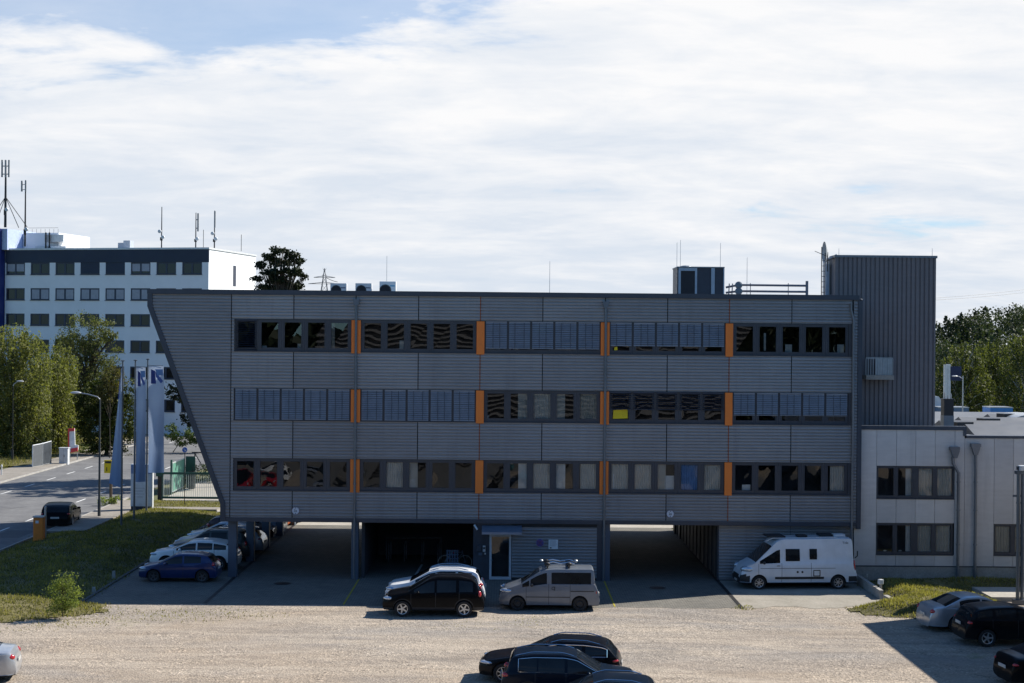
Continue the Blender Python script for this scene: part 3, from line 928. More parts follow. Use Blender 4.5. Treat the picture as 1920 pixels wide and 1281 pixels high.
# lawns: shaped ground plus blades
def in_poly(x, y, P):
    c = False
    for (x0, y0), (x1, y1) in zip(P, P[1:] + P[:1]):
        if (y0 > y) != (y1 > y) and x < (x1 - x0) * (y - y0) / (y1 - y0) + x0: c = not c
    return c
def lawn(name, P, hf, step=0.4, z0=0.0):
    xs = [p[0] for p in P]; ys = [p[1] for p in P]
    nx = int((max(xs) - min(xs)) / step) + 1; ny = int((max(ys) - min(ys)) / step) + 1
    m = MB(); idx = {}
    def vi(i, j):
        if (i, j) not in idx:
            x = min(xs) + i * step; y = min(ys) + j * step
            idx[(i, j)] = len(m.v); m.v.append((x, y, z0 + hf(x, y)))
        return idx[(i, j)]
    for i in range(nx):
        for j in range(ny):
            if in_poly(min(xs) + (i + .5) * step, min(ys) + (j + .5) * step, P):
                m.f.append((vi(i, j), vi(i + 1, j), vi(i + 1, j + 1), vi(i, j + 1))); m.m.append(0)
    return structure(m.build(name, M_SOIL, smooth=60))
def hump(P, hmax, wid):
    def f(x, y):
        d = 1e9
        for (x0, y0), (x1, y1) in zip(P, P[1:] + P[:1]):
            L2 = (x1 - x0) ** 2 + (y1 - y0) ** 2
            t = max(0, min(1, ((x - x0) * (x1 - x0) + (y - y0) * (y1 - y0)) / L2))
            d = min(d, math.hypot(x - x0 - t * (x1 - x0), y - y0 - t * (y1 - y0)))
        if not in_poly(x, y, P): d = 0
        u = min(1, d / wid); u = u * u * (3 - 2 * u)
        return 0.03 + hmax * u + 0.05 * math.sin(x * .9 + y * .4) * u
    return f
P_L = [(-25.3, 16.5), (-27.45, 15.5), (-27.45, -13.5), (-21.2, -12.2), (-18.6, -10.6), (-17.0, -9.4), (-17.6, -7.6), (-18.8, -6.9), (-18.8, 27.4), (-21.5, 28.5), (-25.3, 28.5)]
H_L = hump(P_L, 0.30, 2.2)
P_R = [(17.6, 0.2), (17.7, -5.4), (15.4, -7.2), (15.8, -8.6), (18.5, -9.5), (22.6, -9.2), (22.8, -4.9), (21.4, -2.2), (24.5, -2.0), (45, -2.0), (45, 0.3)]
H_R = hump(P_R, 0.40, 1.3)
P_G = [(-25.2, 30.2), (-10, 30.2), (-10, 34.2), (-25.2, 34.2)]
H_G = lambda x, y: 0.06
lawn('lawn', P_L, H_L); lawn('lawn', P_R, H_R); lawn('lawn', P_G, H_G)
P_V = [(-60, 6), (-44.3, 6), (-44.2, 118), (-60, 118)]
H_V = lambda x, y: 0.12
lawn('verge', P_V, H_V, 1.5)
m = MB(); m.box(22.6, -4.9, 0.0, 24.6, -2.05, 0.20); m.box(24.6, -4.9, 0.0, 40, -2.05, 0.20); structure(m.build('path', M_CONC))

M_GRASS = leaf_mat('grass_blades', (0.032, 0.044, 0.010), (0.31, 0.275, 0.105), 0.42)
def grass(name, P, hf, n, h0, h1, seed, spill=0.5, dry=0.0):
    g = np.random.default_rng(seed)
    xs = [p[0] for p in P]; ys = [p[1] for p in P]
    V = []; F = []; T = []
    k = 0; tries = 0
    while k < n and tries < n * 12:
        tries += 1
        x = g.uniform(min(xs) - spill, max(xs) + spill); y = g.uniform(min(ys) - spill, max(ys) + spill)
        xj = x + g.normal(0, spill * 0.35); yj = y + g.normal(0, spill * 0.35)
        if not in_poly(xj, yj, P): continue
        nse = max(-1, min(1, 1.5 * mnoise.noise(Vector((x * .55, y * .55, seed))) + 0.8 * mnoise.noise(Vector((x * 1.9, y * 1.9, seed + 5)))))
        if nse < -0.45 and g.random() < 0.5: continue
        inside = in_poly(x, y, P)
        z = hf(x, y) - 0.01 if inside else 0.0
        h = (h0 + (h1 - h0) * g.random() ** 2) * (1 + 0.35 * nse)
        a = g.uniform(0, 2 * math.pi); w = 0.012 + 0.022 * g.random()
        lx, ly = g.normal(0, 0.35 * h), g.normal(0, 0.35 * h)
        ca, sa = math.cos(a) * w, math.sin(a) * w
        V += [(x - ca, y - sa, z), (x + ca, y + sa, z), (x + lx, y + ly, z + h)]
        F.append((3 * k, 3 * k + 1, 3 * k + 2))
        T.append(min(1, max(0, 0.45 + 0.3 * nse + g.normal(0, 0.18) + dry)))
        k += 1
    return structure(fast_mesh(name, np.array(V), np.array(F), M_GRASS, attr=np.array(T)), 'stuff')
grass('grass', P_L, H_L, 52000, 0.06, 0.17, 3)
grass('grass', P_R, H_R, 34000, 0.05, 0.15, 4, dry=0.15)
grass('grass', P_G, H_G, 7000, 0.06, 0.14, 5, 0.1)
grass('grass', [(-52, 20), (-44.3, 20), (-44.3, 110), (-52, 110)], H_V, 16000, 0.15, 0.5, 6, 0.2)
P_S = [(-19, -8.5), (-8, -8.2), (-8, -7.6), (-19, -7.2)]
grass('weeds', [(-3, -12.5), (2, -12.2), (2.5, -9.8), (-1, -9.6)], lambda x, y: 0.0, 600, 0.015, 0.04, 8, 0.6, 0.3)
grass('weeds', [(-20, -13.6), (-9, -9.6), (-12, -8.4), (-18, -9.0)], lambda x, y: 0.0, 1500, 0.02, 0.09, 9, 1.0, 0.1)
grass('weeds', [(10.4, -7.6), (11.2, -7.6), (11.2, -6.6), (10.4, -6.6)], lambda x, y: 0.0, 160, 0.03, 0.10, 10, 0.2, 0.1)
# ================================================================= the office building
def clad_mat(name, col, rough=0.42, metal=0.35):
    t = NT(name)
    co = t.coord()
    n1 = t.noise(0.25, 4, 0.6, co); n2 = t.noise(6, 4, 0.6, t.mapv(co, (0.2, 1, 1)))
    c = t.mix(1.0, t.ramp(n1, [(0.3, tuple(x * 0.90 for x in col)), (0.7, tuple(x * 1.08 for x in col))]), t.ramp(n2, [(0.3, (0.93, 0.93, 0.93)), (0.7, (1.05, 1.05, 1.05))]), 'MULTIPLY')
    oi = t.n('ShaderNodeObjectInfo')
    c = t.mix(1.0, c, t.ramp(oi.outputs['Random'], [(0.0, (0.89, 0.895, 0.90)), (1.0, (1.09, 1.09, 1.08))]), 'MULTIPLY')
    st = t.noise(1.6, 6, 0.72, t.mapv(co, (1.0, 1.0, 0.07)))
    c = t.mix(t.math('MULTIPLY', t.ramp(st, [(0.52, (0, 0, 0)), (0.72, (1, 1, 1))]), 0.42), c, tuple(x * 0.62 for x in col))
    return t.done(t.pbr(c, rough, metal, None, 0.4))
M_CLAD = clad_mat('metal_cladding', (0.275, 0.285, 0.305))
M_NAVY = plain('dark_blue_grey_trim', (0.052, 0.062, 0.082), 0.45, 0.2, scale=1.2)
M_FRAME = plain('window_frame_grey', (0.050, 0.055, 0.068), 0.45, 0.1, scale=2)
M_ORANGE = plain('orange_panel', (0.84, 0.215, 0.028), 0.5, vary=0.06, scale=1.5)
M_ORLINE = plain('orange_line', (0.30, 0.075, 0.02), 0.6)
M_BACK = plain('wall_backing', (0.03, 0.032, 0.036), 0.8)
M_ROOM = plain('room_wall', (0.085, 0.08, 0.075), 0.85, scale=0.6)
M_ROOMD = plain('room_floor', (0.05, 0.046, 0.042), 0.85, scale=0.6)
M_PANE = pane_mat('window_pane', (0.62, 0.66, 0.66), 0.12, 0.011, 0.9)
M_PANE2 = pane_mat('window_pane_ground', (0.86, 0.88, 0.88), 0.065, 0.03, 1.2)
M_BLIND = plain('blind_aluminium', (0.255, 0.275, 0.315), 0.5, 0.15, scale=2)
M_BLINDD = plain('blind_dark', (0.045, 0.055, 0.085), 0.5, 0.3, scale=2)
M_CORD = plain('blind_cord', (0.06, 0.065, 0.08), 0.7)
M_PIPE = plain('downpipe_grey', (0.15, 0.165, 0.19), 0.38, 0.6, scale=1.5)
M_COLUMN = plain('column_paint', (0.085, 0.11, 0.15), 0.5, scale=1.2, grime=0.4)
M_CURT_W = plain('curtain_white', (0.80, 0.80, 0.78), 0.9, vary=0.1, scale=3)
M_CURT_G = plain('curtain_beige', (0.62, 0.60, 0.55), 0.9, vary=0.1, scale=3)
M_CURT_B = plain('curtain_blue', (0.16, 0.30, 0.58), 0.9, vary=0.1, scale=3)
M_PAPER = plain('paper_white', (0.72, 0.74, 0.75), 0.8)
M_YEL = plain('yellow_paper', (0.70, 0.55, 0.015), 0.7)
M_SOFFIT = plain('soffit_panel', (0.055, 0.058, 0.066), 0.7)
M_WHITEM = plain('white_metal', (0.62, 0.64, 0.66), 0.45, 0.1)

PITCH = 0.155
def rib_profile(z0, z1):
    """(z, depth) pairs of the horizontal corrugation between two heights; the phase is fixed to the ground so bands line up"""
    base = [(0.0, 0.0), (0.030, -0.008), (0.060, 0.0), (0.095, 0.0), (0.106, 0.046), (0.143, 0.046)]
    out = []
    k = int(math.floor(z0 / PITCH)) - 1
    while k * PITCH < z1 + PITCH:
        for dz, d in base:
            out.append((k * PITCH + dz, d))
        k += 1
    def dep(z):
        for (a, da), (b, db) in zip(out, out[1:]):
            if a <= z <= b: return da + (db - da) * (z - a) / max(1e-9, b - a)
        return 0.0
    return [(z0, dep(z0))] + [(z, d) for z, d in out if z0 + 1e-4 < z < z1 - 1e-4] + [(z1, dep(z1))]
def corr(xl, xr, z0, z1, y, m=None):
    m = m or MB()
    pr = rib_profile(z0, z1)
    vs = []
    for z, d in pr:
        a = xl(z) if callable(xl) else xl; b = xr(z) if callable(xr) else xr
        vs += [(a, y + d, z), (b, y + d, z)]
    fs = [(2 * i, 2 * i + 1, 2 * i + 3, 2 * i + 2) for i in range(len(pr) - 1)]
    return m.add(vs, fs)

fx = lambda px, py=630: at(px, py, 0).x
fz = lambda px, py: at(px, py, 0).z
Z_TOP = 0.5 * (fz(300, 543) + fz(1600, 553))
Z_SOF = 0.5 * (fz(430, 977.5) + fz(1350, 984.5))
ZW1 = [fz(442, y) for y in (598, 728, 859)]       # window heads
ZW0 = [fz(442, y) for y in (658.7, 788, 919.5)]   # window sills
XA, ZA = fx(277.5, 574), fz(277.5, 574)
XB, ZB = fx(414, 945), fz(414, 945)
X_L0 = fx(440); X_R0 = fx(1592); X_R = fx(1608); X_RP = fx(1616.5)
JX = [fx(p, 690) for p in (433, 550, 666.5, 784, 900, 1017, 1134, 1251, 1367, 1484, 1598)]
BAY = [(fx(440), fx(658)), (fx(677), fx(893)), (fx(909), fx(1126)), (fx(1143), fx(1360)), (fx(1375), fx(1592))]
TR = 0.20
def slant(z, off=0.0):
    if z >= ZA: x = XA
    elif z <= ZB: x = XB
    else: x = XB + (XA - XB) * (z - ZB) / (ZA - ZB)
    return x + off

OB = thing('office_building', (-0.0, 10.0, 0.0), 'long dark grey office building with ribbed metal cladding, orange window pillars and slanted left edge', 'office building')
# outer skin: left slant, roof, right side, soffit, rear wall
sk = MB()
sk.prism([(XA, Z_TOP), (XA, ZA), (XB, ZB), (XB, Z_SOF), (XB + .3, Z_SOF), (XB + .3, ZB), (XA + .32, ZA), (XA + .3, Z_TOP)], 'y', 0.30, 20.7)
sk.box(XA + .3, 0.36, Z_TOP - 0.75, X_RP, 20.7, Z_TOP - 0.45)
sk.box(X_R - 0.25, 0.36, Z_SOF, X_RP - .02, 20.7, Z_TOP - .75)
sk.box(XA + .1, 20.7, Z_SOF, X_RP, 21.0, Z_TOP)
sk.prism([(XA, Z_TOP - .02), (XA, ZA), (XB, ZB), (XB, Z_SOF), (-12.6, Z_SOF), (-12.6, Z_TOP - .02)], 'y', 21.0, 28.0)
sk.build('wall', M_CLAD, OB)
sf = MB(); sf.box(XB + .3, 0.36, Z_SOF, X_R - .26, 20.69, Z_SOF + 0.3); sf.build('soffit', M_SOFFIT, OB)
# backing wall and rooms
bk = MB()
zb = [Z_TOP - .2] + [v for p in zip(ZW1, ZW0) for v in p] + [Z_SOF + .05]
bands = [(ZW1[0], Z_TOP - .22), (ZW1[1], ZW0[0]), (ZW1[2], ZW0[1]), (Z_SOF + .18, ZW0[2])]
for a, b in bands: bk.box(X_L0, 0.052, a + 0.002, X_R0, 0.352, b - 0.002)
for i in range(3):
    for p, q in zip(BAY, BAY[1:]): bk.box(p[1], 0.052, ZW0[i], q[0], 0.352, ZW1[i])
bk.prism([(XA + .31, Z_TOP - .22), (XA + .31, ZA), (XB + .32, ZB), (XB + .32, Z_SOF + .05), (X_L0, Z_SOF + .05), (X_L0, Z_TOP - .22)], 'y', 0.055, 0.30)
bk.box(X_R0, 0.052, Z_SOF + .05, X_R - .01, 0.352, Z_TOP - .22)
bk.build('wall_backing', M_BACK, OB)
rm = MB()
for i in range(3):
    zf_, zc = ZW0[i] - 0.95, ZW1[i] + 0.30
    rm.box(X_L0 - .3, 5.0, zf_, X_R0, 5.1, zc)
    for j, x in enumerate([X_L0 - .3] + [0.5 * (p[1] + q[0]) for p, q in zip(BAY, BAY[1:])] + [X_R0 + .02]):
        rm.box(x, 0.36, zf_, x + .08, 4.99, zc)
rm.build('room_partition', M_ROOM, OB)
fl = MB()
for i in range(3):
    zf_ = ZW0[i] - 0.95
    top_ = ZW1[i] + 0.31
    fl.box(X_L0 - .3, 0.36, zf_ - .2, X_R0, 5.1, zf_ - 0.002)
fl.box(X_L0 - .3, 0.36, ZW1[0] + .31, X_R0, 5.1, ZW1[0] + .45)
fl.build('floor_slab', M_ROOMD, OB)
# roof edge trim, slanted edge trim, bottom trim, right corner post
tr = MB(); tr.box(XA - .03, -0.10, Z_TOP - .235, X_R + .06, 0.30, Z_TOP); tr.build('roof_edge', M_NAVY, OB)
tr = MB()
tr.prism([(XA - .02, Z_TOP - .24), (XA - .02, ZA - .01), (XB - .02, ZB - .01), (XB - .02, Z_SOF - .01), (XB + .22, Z_SOF - .01), (XB + .22, ZB + .03), (XA + .22, ZA + .03), (XA + .22, Z_TOP - .24)], 'y', -0.07, 0.29)
tr.build('slanted_edge', M_NAVY, OB)
tr = MB(); tr.box(XB + .225, -0.05, Z_SOF - .012, X_R + .0, 0.35, Z_SOF + .19); tr.build('soffit_edge', M_NAVY, OB)
tr = MB(); tr.box(X_R + .005, -0.06, Z_SOF - .14, X_RP, 0.355, Z_TOP - .24)
tr.ball((X_R + .13, -0.0, Z_TOP - .22), .10, .10, .06, 10, 6)
tr.build('corner_post', M_NAVY, OB)
# cladding panels
G = 0.024
for k, (za, zb_) in enumerate(bands):
    for j, (a, b) in enumerate(zip(JX, JX[1:])):
        xa, xb = a + G, b - G
        if k == 3 and False: pass
        corr(xa, xb, za + .012, zb_ - .012, 0.0).build('cladding_panel', M_CLAD, OB)
corr(lambda z: slant(z, .215), JX[0] - G, Z_SOF + .20, Z_TOP - .245, 0.0).build('cladding_panel', M_CLAD, OB)
for i in range(3):   # reveal strip between the left joint and the window bands
    corr(JX[0] + G, X_L0 - .02, ZW0[i] + .0, ZW1[i], 0.0).build('cladding_panel', M_CLAD, OB)
corr(fx(1600.5), X_R - .005, Z_SOF - .10, Z_TOP - .26, -0.035).build('cladding_panel', M_CLAD, OB)
for i in range(3): MB().box(X_R0 + .005, -0.002, ZW0[i], JX[10] - .01, 0.05, ZW1[i]).build('window_reveal', M_FRAME, OB)
for j in (4, 8):
    for za, zb_ in bands:
        MB().box(JX[j] - .017, -0.012, za + .01, JX[j] + .017, 0.03, zb_ - .01).build('orange_line', M_ORLINE, OB)
# orange pillars
def pillar(x0, x1):
    for i in range(3):
        m = MB(); m.box(x0, -0.045, ZW0[i] - .06, x1, 0.05, ZW1[i] - .01)
        m.build('orange_pillar', M_ORANGE, OB, bevel=0.02)
for a, b in ((659, 666), (669.5, 676.5), (893.5, 908.5), (1126.5, 1133.5), (1137, 1143), (1360.5, 1374.5)):
    pillar(fx(a), fx(b))
# windows
STATE = {(0, 2): ('light', .88), (0, 3): ('light', .76), (1, 0): ('light', 1.0), (1, 1): ('light', 1.0), (1, 3): ('dark', .58), (1, 4): ('light', .74), (0, 0, 0): ('dark', 1.0)}
CURT = {(1, 2, 1): ('w', .45, 1), (1, 2, 2): ('w', 0, 1), (1, 2, 3): ('w', 0, .5), (1, 2, 4): ('g', 0, 1), (2, 2, 1): ('w', .5, 1), (2, 2, 2): ('g', 0, 1), (2, 2, 3): ('w', 0, .55), (2, 2, 4): ('g', .1, 1),
        (2, 3, 0): ('g', 0, 1), (2, 3, 1): ('g', 0, 1), (2, 3, 2): ('g', 0, .5), (2, 3, 3): ('b', 0, 1), (2, 3, 4): ('g', 0, 1), (2, 4, 4): ('g', 0.2, 1), (2, 1, 1): ('g', 0, 1), (0, 0, 4): ('w', 0, .22), (2, 1, 2): ('g', 0, .5)}
PAPER = {(2, 1, 2): (0.0, .38, 0, .33), (2, 3, 0): (0, .22, 0, .6), (2, 3, 2): (.45, 1, 0, .55), (2, 4, 0): (.45, .95, 0, .22), (0, 4, 2): (.2, .6, 0, .3), (0, 4, 4): (.55, .95, 0, .32), (0, 4, 1): (.3, .42, .05, .75), (0, 0, 1): (0, .3, 0, .07), (0, 0, 2): (.75, .95, 0, .16), (0, 1, 1): (.72, 1.0, 0, .32), (1, 2, 0): (0, .1, 0, .1), (0, 2, 0): (.1, .75, 0, .10), (0, 2, 1): (.1, .4, 0, .10)}
YEL = {(0, 3, 0): (.08, .30, .0, .16), (1, 3, 0): (.05, .95, .02, .4)}
rw = random.Random(3)
for i in range(3):
    for b, (bx0, bx1) in enumerate(BAY):
        z0, z1 = ZW0[i], ZW1[i]
        wst = (bx1 - bx0) / 5
        for k in range(5):
            x0 = bx0 + k * wst; x1 = x0 + wst
            f = MB()
            yo, yi = 0.07, 0.17
            L_, T_, B_ = 0.155, 0.155, 0.195
            xa, xb = x0 + 0.003, x1 - 0.003
            f.box(xa, yo, z0, xa + L_, yi, z1); f.box(xb - L_, yo, z0, xb, yi, z1)
            f.box(xa + L_, yo + .002, z1 - T_, xb - L_, yi, z1); f.box(xa + L_, yo + .002, z0, xb - L_, yi, z0 + B_)
            for (u0, u1, w0, w1) in ((xa + L_ - .03, xa + L_, z0 + B_, z1 - T_), (xb - L_, xb - L_ + .03, z0 + B_, z1 - T_)):
                f.box(u0 - .004, yo - .018, w0 - .03, u1 + .004, yo - .001, w1 + .03)
            f.box(xa, yo - 0.10, z0 - .02, xb, yo - .001, z0 + .02)
            win = f.build('window', M_FRAME, OB)
            pa, pb, pz0, pz1 = xa + L_, xb - L_, z0 + B_, z1 - T_
            m = MB(); yp = yo + .05
            j1, j2, j3, j4 = [rw.uniform(-.013, .013) for _ in range(4)]
            m.quad((pa, yp + j1, pz0), (pb, yp + j2, pz0), (pb, yp + j3, pz1), (pa, yp + j4, pz1))
            m.build('pane', M_PANE2 if i == 2 else M_PANE, win)
            st = STATE.get((i, b, k)) or STATE.get((i, b))
            if st:
                kind, frac = st
                bl = MB(); cd_ = MB()
                top_z = z1 - .015; bot_z = z1 - (z1 - z0 - .09) * frac
                if frac == 1.0: bot_z = z0 + .075
                sx0, sx1 = x0 + .055, x1 - .055
                tilt = R(60 if kind == 'light' else 20)
                z = top_z - .10
                bl.box(sx0, -0.0, top_z - .06, sx1, 0.05, top_z)
                sp = 0.092
                while z > bot_z:
                    dzz = 0.043 * math.sin(tilt); dy = 0.043 * math.cos(tilt)
                    jj = rw.uniform(-.003, .003)
                    bl.quad((sx0, 0.025 - dy, z - dzz + jj), (sx1, 0.025 - dy, z - dzz + jj), (sx1, 0.025 + dy, z + dzz + jj), (sx0, 0.025 + dy, z + dzz + jj))
                    z -= sp
                bl.box(sx0, 0.005, bot_z - .03, sx1, 0.045, bot_z)
                bo_ = bl.build('blind', M_BLIND if kind == 'light' else M_BLINDD, win)
                for q in ((.28, .72) if (k + b) % 2 else (.34, .66)):
                    xq = sx0 + (sx1 - sx0) * q
                    cd_.box(xq - .011, -0.026, bot_z, xq + .011, -0.020, top_z - .06)
                if kind == 'light': cd_.build('blind_cord', M_CORD, win)
            cu = CURT.get((i, b, k))
            if cu:
                c, u0, u1 = cu
                m = MB(); n = 40
                vs = []
                for q in range(n + 1):
                    u = u0 + (u1 - u0) * q / n
                    xq = pa - .03 + (pb - pa + .06) * u
                    yq = 0.215 + 0.02 * math.sin(q * 1.25)
                    vs += [(xq, yq, z0 - .02), (xq, yq, z1 - .02)]
                m.add(vs, [(2 * q, 2 * q + 2, 2 * q + 3, 2 * q + 1) for q in range(n)])
                m.build('curtain', {'w': M_CURT_W, 'g': M_CURT_G, 'b': M_CURT_B}[c], win, smooth=True)
            for dct, mm, nm in ((PAPER, M_PAPER, 'paper_sheet'), (YEL, M_YEL, 'yellow_poster')):
                if (i, b, k) in dct:
                    u0, u1, w0, w1 = dct[(i, b, k)]
                    m = MB(); yq = 0.215 if dct is PAPER else 0.105
                    hz = pz1 - pz0; ww = pb - pa
                    if dct is PAPER: m.box(pa + ww * u0, yq, pz0 + hz * w0, pa + ww * u1, yq + .03, pz0 + hz * w1)
                    else: m.add([(pa + ww * u0, yq, pz0 + hz * w0), (pa + ww * u1, yq, pz0 + hz * (w0 + .02)), (pa + ww * (u1 - .02), yq, pz0 + hz * w1), (pa + ww * (u0 + .04), yq, pz0 + hz * (w1 - .03)),
                                 (pa + ww * u0, yq + .005, pz0 + hz * w0), (pa + ww * u1, yq + .005, pz0 + hz * (w0 + .02)), (pa + ww * (u1 - .02), yq + .005, pz0 + hz * w1), (pa + ww * (u0 + .04), yq + .005, pz0 + hz * (w1 - .03))],
                                [(0, 1, 2, 3), (7, 6, 5, 4), (0, 4, 5, 1), (1, 5, 6, 2), (2, 6, 7, 3), (3, 7, 4, 0)])
                    m.build(nm, mm, win)
# downpipes on the front
def pipe(px, head=True, zlow=0.05, y=-0.14, r=0.062):
    x = fx(px, 690)
    m = MB()
    m.tube([(x, y, zlow), (x, y, Z_TOP - .95)], r, 10)
    m.tube([(x, y, Z_TOP - .95), (x, y + .0, Z_TOP - .7)], r * 1.25, 10)
    if head:
        m.prism([(x - .17, Z_TOP - .42), (x + .17, Z_TOP - .42), (x + .10, Z_TOP - .72), (x - .10, Z_TOP - .72)], 'y', y - .10, y + .12)
    for z in (2.2, 4.7, 7.6, 10.4): m.tube([(x, y, z), (x, y, z + .06)], r * 1.3, 10); m.box(x - .02, y, z + .01, x + .02, 0.0, z + .05)
    m.build('downpipe', M_PIPE, OB, smooth=True)
pipe(667.5); pipe(1134.8)
m = MB(); x = fx(1598.5, 690)
m.tube([(x, -.12, .05), (x, -.12, Z_TOP - 1.2), (x - .12, -.12, Z_TOP - .75), (x - .12, -.12, Z_TOP - .4)], .055, 10)
m.build('downpipe', M_PIPE, OB, smooth=True)

# ---- ground floor
gx = lambda px, py=1040: at(px, py, 0).x
def column(x, y, w=.42, d=.42, mat=M_COLUMN):
    m = MB(); m.box(x - w / 2, y - d / 2, -0.02, x + w / 2, y + d / 2, Z_SOF - .002)
    m.build('column', mat, OB, bevel=0.02)
for k in range(6): column(gx(432.3), 0.62 + 5.15 * k)
column(gx(664.5), 0.35, .34, .5)
column(gx(1139), 0.35, .26, .5)
xb0, xb1 = gx(676), gx(887)         # open bay with the bicycles
xd1 = gx(1119)
# block with the door: walls
m = MB()
m.box(xb1, 0.10, 0.0, gx(905), 0.40, Z_SOF); m.box(gx(905), 0.14, 0.0, gx(917.5), 0.40, Z_SOF)
m.box(gx(917.5), 0.14, fz(940, 1002), gx(959), 0.40, Z_SOF)
m.build('pier', M_NAVY, OB)
MB().box(xd1, 0.08, 0.0, gx(1134), 0.40, Z_SOF).build('pier', M_NAVY, OB)
m = MB(); m.box(gx(959), 0.11, 0.0, xd1, 0.40, Z_SOF - .02); m.build('wall_backing', M_BACK, OB)
corr(gx(959.5), xd1, 0.12, Z_SOF - .18, 0.055).build('cladding_panel', M_CLAD, OB)
m = MB()
m.box(xb0 - .0, 0.5, 0, xb0 + .15, 20.0, Z_SOF - .003); m.box(xb1, 0.40, 0, xb1 + .15, 9.0, Z_SOF - .003); m.box(xb0 + .15, 8.5, 0, xb1, 8.7, Z_SOF - .003)
m.box(xb0 + .15, 19.8, 0, xd1, 20.0, Z_SOF - .003); m.box(xd1 - .0, 0.40, 0, xd1 + .16, 20.0, Z_SOF - .003)
m.box(gx(905), 0.42, 0, xd1, 0.6, fz(940, 1002) - 2.2 + 0.0)
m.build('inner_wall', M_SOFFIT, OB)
xB0 = gx(1349)
m = MB(); m.box(xB0, 0.50, 0, X_R, 0.8, Z_SOF - .003); m.box(xB0, 0.8, 0, xB0 + .2, 20.0, Z_SOF - .003); m.box(X_R - .2, .8, 0, X_R, 20, Z_SOF - .003)
m.box(xB0 - .04, .42, 0, xB0 + .02, .5, Z_SOF - .003)
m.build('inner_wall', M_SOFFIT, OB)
corr(xB0 + .03, fx(1485, 1000) - .01, 0.06, Z_SOF - .03, 0.42).build('cladding_panel', M_CLAD, OB)
corr(fx(1485, 1000) + .01, X_R - .02, 0.06, Z_SOF - .03, 0.42).build('cladding_panel', M_CLAD, OB)
for k in range(12): MB().box(xB0 - .045, 1.0 + k * 1.5, 0.05, xB0 - .005, 1.05 + k * 1.5, Z_SOF - .2).build('wall_rail', M_BACK, OB)
for px_, y_ in ((1268, 18.5), (1278, 16.0), (1291, 13.5)):
    column(at(px_, 1000, y_).x, y_, .3, .3)
# door with frame, glass, handle and canopy
dx0, dx1 = gx(917.5), gx(958.5); dz1 = fz(940, 1002.5)
m = MB()
fr_ = .11
m.box(dx0, 0.06, 0.03, dx0 + fr_, .2, dz1); m.box(dx1 - fr_, 0.06, 0.03, dx1, .2, dz1); m.box(dx0 + fr_, 0.062, dz1 - fr_, dx1 - fr_, .2, dz1); m.box(dx0 + fr_, 0.062, 0.03, dx1 - fr_, .2, .17)
door = m.build('door', plain('door_frame_grey', (0.50, 0.53, 0.57), 0.45, 0.1), OB)
m = MB(); m.quad((dx0 + fr_, .13, .17), (dx1 - fr_, .13, .17), (dx1 - fr_, .13, dz1 - fr_), (dx0 + fr_, .13, dz1 - fr_)); m.build('pane', M_PANE2, door)
m = MB(); m.tube([(dx0 + .055, .05, 1.0), (dx0 + .055, .0, 1.0), (dx0 + .16, .0, 1.0)], .013, 6); m.build('handle', M_CHROME, door)
m = MB(); m.box(dx0 - .3, .5, 0.0, dx1 + .3, .52, dz1); m.box(dx0 - .28, 3, 0, dx1 + .3, 3.1, dz1); m.build('inner_wall', M_BACK, OB)
cz = fz(940, 994)
m = MB(); cx0, cx1 = gx(903.5), gx(978)
m.add([(cx0, .08, cz + .22), (cx1, .08, cz + .22), (cx1, -1.05, cz + .02), (cx0, -1.05, cz + .02), (cx0, .08, cz + .14), (cx1, .08, cz + .14), (cx1, -1.05, cz - .09), (cx0, -1.05, cz - .09)],
      [(0, 3, 2, 1), (4, 5, 6, 7), (3, 7, 6, 2), (0, 4, 7, 3), (1, 2, 6, 5), (0, 1, 5, 4)])
m.build('door_canopy', plain('canopy_metal', (0.26, 0.31, 0.40), 0.35, 0.5), OB)
lm = thing('wall_lamp', at(892.5, 992, 0.05), 'slim tilted white lamp at the top of the dark pier beside the open bay', 'lamp')
m = MB(); a_, b_ = at(889.5, 984.5, -.02), at(895, 993.5, -.14); m.tube([a_, b_], .045, 8); m.build('lamp_tube', M_WHITEM, lm, smooth=True)
m = MB(); m.tube([(a_.x + .02, .10, a_.z + .02), a_], .02, 6); m.build('bracket', M_NAVY, lm)
# things fixed beside the door
def wallbox(name, x0, y0, x1, y1, mat, label, cat, d=.06, y=.085):
    a, b = at(x0, y0, y), at(x1, y1, y)
    o = MB(); o.box(a.x, y - d, b.z, b.x, y, a.z)
    q = o.build(name, mat, loc=(0.5 * (a.x + b.x), y, b.z), bevel=.012); tag(q, label, cat); return q
ic = wallbox('intercom', 905.2, 1023, 910.2, 1034.5, M_WHITEM, 'small pale intercom panel left of the glass entrance door', 'intercom')
m = MB(); p = at(907.7, 1028, .02); m.box(p.x - .05, .004, p.z - .05, p.x + .05, .024, p.z + .05); m.build('screen', M_NAVY, ic)
wallbox('door_bell', 908.2, 1036.5, 911, 1040, M_WHITEM, 'tiny pale bell plate just below the intercom', 'bell', .03)
o = wallbox('letter_box', 894, 1023, 902.5, 1033, M_NAVY, 'dark letter box on the pier left of the intercom', 'letter box', .14)
o = wallbox('key_box', 897, 1036, 904, 1041.5, M_COLUMN, 'small blue grey box under the letter box on the pier', 'box', .10)

